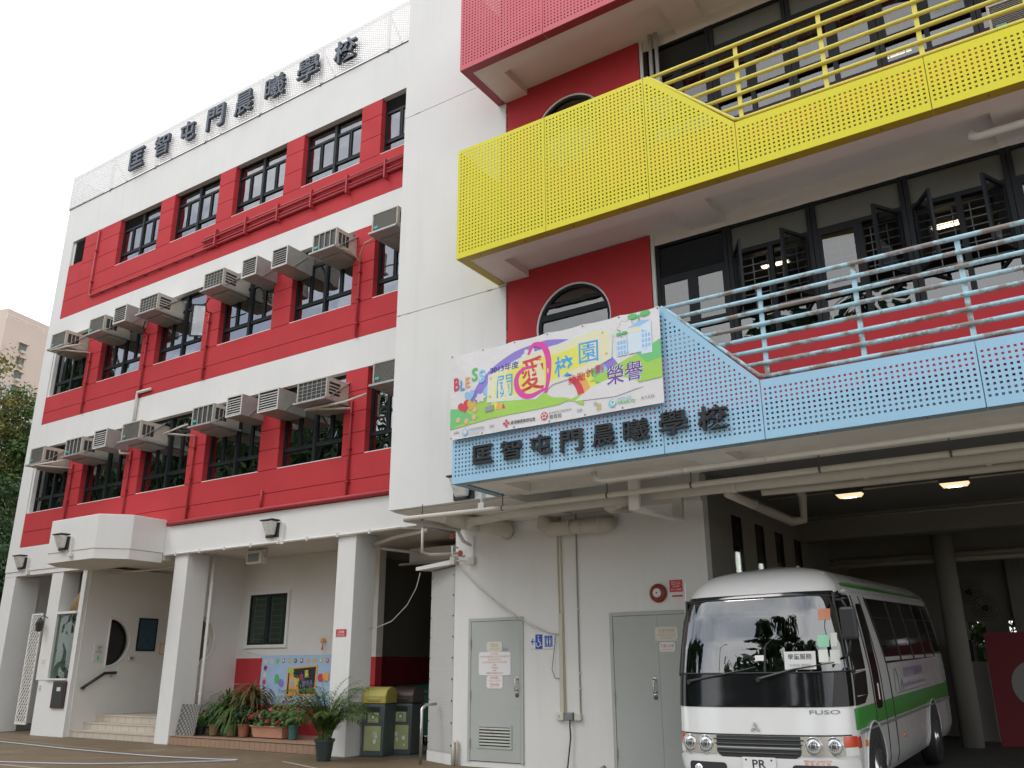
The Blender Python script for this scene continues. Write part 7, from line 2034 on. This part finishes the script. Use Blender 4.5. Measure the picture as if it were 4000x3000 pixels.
# mirrors and aerial
mr = MB(); mr.box(1.07, 1.24, -.08, -.02, 1.80, 2.14); m1 = bpart(mr, 'mirror', 'black_plastic', bevel=.03)
for q_ in ([(.93, .45, 2.24), (1.10, .0, 2.22), (1.16, -.04, 2.10)], [(.98, .38, 1.62), (1.10, .0, 1.66), (1.15, -.04, 1.82)]):
    g = MB(); g.tube(q_, .012, 6); bpart(g, 'mirror_arm', 'black_plastic', m1, smooth=True)
mr = MB(); mr.box(-1.02, -.975, .60, .66, 1.84, 2.0); m2 = bpart(mr, 'mirror', 'black_plastic', bevel=.03)
g = MB(); g.tube([Vector((-.93, .72, 2.10)), Vector((-.99, .65, 2.09)), Vector((-1.0, .63, 2.0))], .012, 6); bpart(g, 'mirror_arm', 'black_plastic', m2, smooth=True)
g = MB(); g.tube([Vector((-.98, .60, 1.75)), Vector((-.95, .58, 2.1)), Vector((-.90, .56, 2.55))], [.008, .006, .003], 6); bpart(g, 'aerial', 'steel')

# ================================================================== housing blocks behind, at left
def block(label, x, y, w, d, h, mat, rot, cols, rows_, z_from, acs=True, stripe=None):
    t = thing('apartment_block', label, 'building', (x, y, 0), rot, group='housing blocks behind the trees')
    g = MB(); g.box(-w / 2, w / 2, -d / 2, d / 2, 0, h); g.build('wall', mat, t, world=False)
    g = MB(); g.box(-w / 2 + .5, w / 2 * .1, -d / 2 + .6, d / 2 - .6, h, h + 2.2); g.build('roof_room', mat, t, world=False)
    g = MB()
    for zz in (.5, 1.0): g.tube([(-w / 2 + .2, -d / 2 + .2, h + 2.2 * 0 + zz), (w / 2 - .2, -d / 2 + .2, h + zz)], .03, 5)
    for k in range(9): xx = -w / 2 + .2 + (w - .4) * k / 8; g.tube([(xx, -d / 2 + .2, h), (xx, -d / 2 + .2, h + 1.0)], .03, 5)
    g.build('roof_railing', 'white_panel', t, world=False)
    if stripe:
        g = MB(); g.box(-w / 2 - .01, w / 2 * .2, -d / 2 - .02, d / 2, stripe[0], stripe[1]); g.build('grey_band', 'tower_grey', t, world=False)
    wm = MB(); wm.box(-.55, .55, -.04, .02, -.5, .5); wme = wm.mesh('window', 'tower_window')
    sh = MB(); sh.box(-.7, .7, -.35, 0, .55, .63); she = sh.mesh('window_shade', mat)
    am = MB(); am.box(-.35, .35, -.4, 0, -.95, -.55); ame = am.mesh('cooler', 'ac_cream')
    for (cx_, face) in cols:
        for r_ in range(rows_):
            z = z_from + r_ * 2.8
            if z > h - 1.5: break
            if face == 'f': loc, rz = (cx_, -d / 2, z), 0
            else: loc, rz = (w / 2, cx_, z), R(90)
            w1 = inst('window', wme, t, loc, (0, 0, rz), (1.5, 1.5, 1.25)); inst('window_shade', she, w1); inst('cooler', ame, w1)
    return t
def at_corner(cx_, cy_, w, d, rot):
    dx = Vector((math.cos(rot), math.sin(rot))); dy = Vector((-math.sin(rot), math.cos(rot)))
    p = Vector((cx_, cy_)) + dx * w / 2 + dy * d / 2; return p.x, p.y
rb_ = R(105)
x_, y_ = at_corner(-161.4, 72, 34, 14, rb_)
block('pink housing block with roof railing far behind the left end', x_, y_, 34, 14, 64.2, 'tower_pink', rb_, [(-12.5, 'f'), (-4.5, 'f'), (3.5, 'f'), (11, 'f')], 20, 6.6, stripe=(40, 52.0))
x_, y_ = at_corner(-96, 46, 20, 10, rb_)
block('low white housing block between the trees at far left', x_, y_, 20, 10, 27.5, 'tower_white', rb_, [(-7, 'f'), (-1.5, 'f'), (4, 'f')], 9, 3.5)

# ================================================================== trees
def crown_mesh(name, mat, seed, n_cl, per, rx, rz, leaf, fl=.75):
    r_ = random.Random(seed); g = MB()
    for c in range(n_cl):
        a = r_.uniform(0, 2 * math.pi); u = r_.uniform(-1, 1); q = r_.uniform(.35, 1) ** .6
        k = math.sqrt(1 - u * u)
        cc = Vector((rx * q * k * math.cos(a), rx * q * k * math.sin(a), rz * q * u)) * r_.uniform(.8, 1.12)
        cr = r_.uniform(.10, .20) * (rx + rz) / 2 * 1.2
        for i in range(per):
            d = Vector((r_.gauss(0, 1), r_.gauss(0, 1), r_.gauss(0, fl))).normalized() * cr * r_.random() ** .45
            p = cc + d; nn = (d.normalized() + Vector((r_.uniform(-.8, .8), r_.uniform(-.8, .8), r_.uniform(-.2, 1)))).normalized()
            s = leaf * r_.uniform(.6, 1.3); u_ = nn.cross(Vector((r_.uniform(-1, 1), r_.uniform(-1, 1), r_.uniform(-1, 1))))
            if u_.length < .01: continue
            u_.normalize(); v_ = nn.cross(u_)
            g.add([p - u_ * s, p - v_ * s * .45, p + u_ * s, p + v_ * s * .45], [(0, 1, 2, 3)])
    return g.mesh(name, mat, recalc=False)
def trunk_mesh(name, seed, h, r, spread):
    r_ = random.Random(seed); g = MB()
    pts = [(0, 0, 0)] + [(r_.uniform(-.12, .12) * k, r_.uniform(-.12, .12) * k, h * k / 6) for k in range(1, 7)]
    g.tube(pts, [r * (1 - .75 * k / 6) * (1.25 if k == 0 else 1) for k in range(7)], 8)
    for k in range(9):
        a = r_.uniform(0, 2 * math.pi); i = r_.randint(2, 5); p = Vector(pts[i]); L = spread * r_.uniform(.5, .95)
        e = p + Vector((math.cos(a) * L, math.sin(a) * L, L * r_.uniform(.25, .9))); m_ = p.lerp(e, .5) + Vector((0, 0, -.08 * L))
        g.tube([p, m_, e], [r * .38, r * .24, r * .07], 6)
    return g.mesh(name, 'bark', smooth=True)
TM = {}
def tree(label, x, y, h, rx, rz, mat, seed, group, n_cl=70, per=70, leaf=.22, cz=None, key=None):
    key = key or (mat, seed)
    if key not in TM: TM[key] = (trunk_mesh('trunk', seed, h * .8, h * .025 + .08, rx), crown_mesh('crown', mat, seed, n_cl, per, rx, rz, leaf))
    t = thing('tree', label, 'tree', (x, y, 0), random.Random(seed + int(x * 7)).uniform(0, 6), group)
    inst('trunk', TM[key][0], t); inst('crown', TM[key][1], t, (0, 0, cz if cz else h - rz))
    return t
GL = 'trees left of the school'
tree('tall tree with rusty olive crown in front of the pink block', -38.5, 16.3, 15.0, 3.1, 4.4, 'leaf_olive', 31, GL, 150, 130, .10)
tree('mid green tree beside the upper left edge of the school wing', -37.0, 19.3, 13.7, 2.8, 3.4, 'leaf_mid', 32, GL, 140, 130, .10)
tree('dark green tree low behind the left corner of the school', -33.5, 15.2, 8.6, 3.2, 4.0, 'leaf_dark', 33, GL, 160, 140, .10)
tree('dark bushy tree filling the gap beside the left wall', -31.0, 14.9, 6.0, 2.4, 3.0, 'leaf_dark', 34, GL, 140, 120, .09)
tree('bright green tree farther off at the far left', -40.5, 21.5, 12.0, 3.5, 5.0, 'leaf_mid', 35, GL, 150, 120, .11)
# greenery seen through the back windows of the garage
for i, (x, y) in enumerate(((-3.0, 24.6), (1.2, 24.6))):
    tree(('leafy shrub outside the garage back window near the column' if i == 0 else 'leafy shrub outside the right garage back window'), x, y, 5.4, 2.4, 2.6, 'leaf_mid', 41, 'shrubs behind the garage', 90, 90, .13, key='shrub')
# trees and street lamps across the yard, seen mirrored in the glass
GR = 'trees across the yard mirrored in the windows'
for i, (x, y, s, lb_) in enumerate(((-6.5, -8.5, 1.12, 'tall dark tree across the yard mirrored in the middle of the windscreen'), (.8, -10, .95, 'dark tree across the yard mirrored at the right of the windscreen'), (-12.5, -10, .72, 'shorter tree across the yard mirrored at the left of the windscreen'),
                                 (-26, -5.5, 1.15, 'dark tree across the yard mirrored in the lower windows nearest the tower'), (-33, -5, 1.2, 'dark tree across the yard mirrored in the lower windows above the beam lamp'), (-40, -5.5, 1.25, 'dark tree across the yard mirrored in the lower windows right of the canopy'),
                                 (-47, -5, 1.3, 'dark tree across the yard mirrored in the lower windows above the canopy'), (-55, -5.5, 1.7, 'tall dark tree across the yard mirrored in the left windows of both rows'), (-64, -6, 1.9, 'tallest tree across the yard mirrored at the left corner windows'))):
    t = tree(lb_, x, y, 13.0, 4.0, 5.2, 'leaf_dark', 51 + i % 3, GR, 75, 110, .30, cz=7.6, key='far%d' % (i % 3)); t.scale = (s,) * 3
def street_lamp(label, x, y):
    t = thing('street_lamp', label, 'street lamp', (x, y, 0), 0, 'street lamps across the yard')
    g = MB(); g.tube([(0, 0, 0), (0, 0, 5.5), (.05, 0, 8.0), (.35, .1, 9.3), (.95, .3, 9.9), (1.3, .4, 10.0)], [.11, .09, .07, .06, .05, .05], 8); g.build('pole', 'galv', t, world=False, smooth=True)
    g = MB(); g.hexa([(1.2, .25, 9.93), (1.9, .42, 9.98), (1.85, .68, 9.98), (1.15, .5, 9.93)], [(1.2, .25, 10.06), (1.9, .42, 10.06), (1.85, .68, 10.06), (1.15, .5, 10.06)]); g.build('head', 'galv', t, world=False, bevel=.03)
street_lamp('curved street lamp mirrored near the middle of the windscreen', -8.2, -4.5)
street_lamp('curved street lamp mirrored at the left side of the windscreen', -14.5, -8.0)
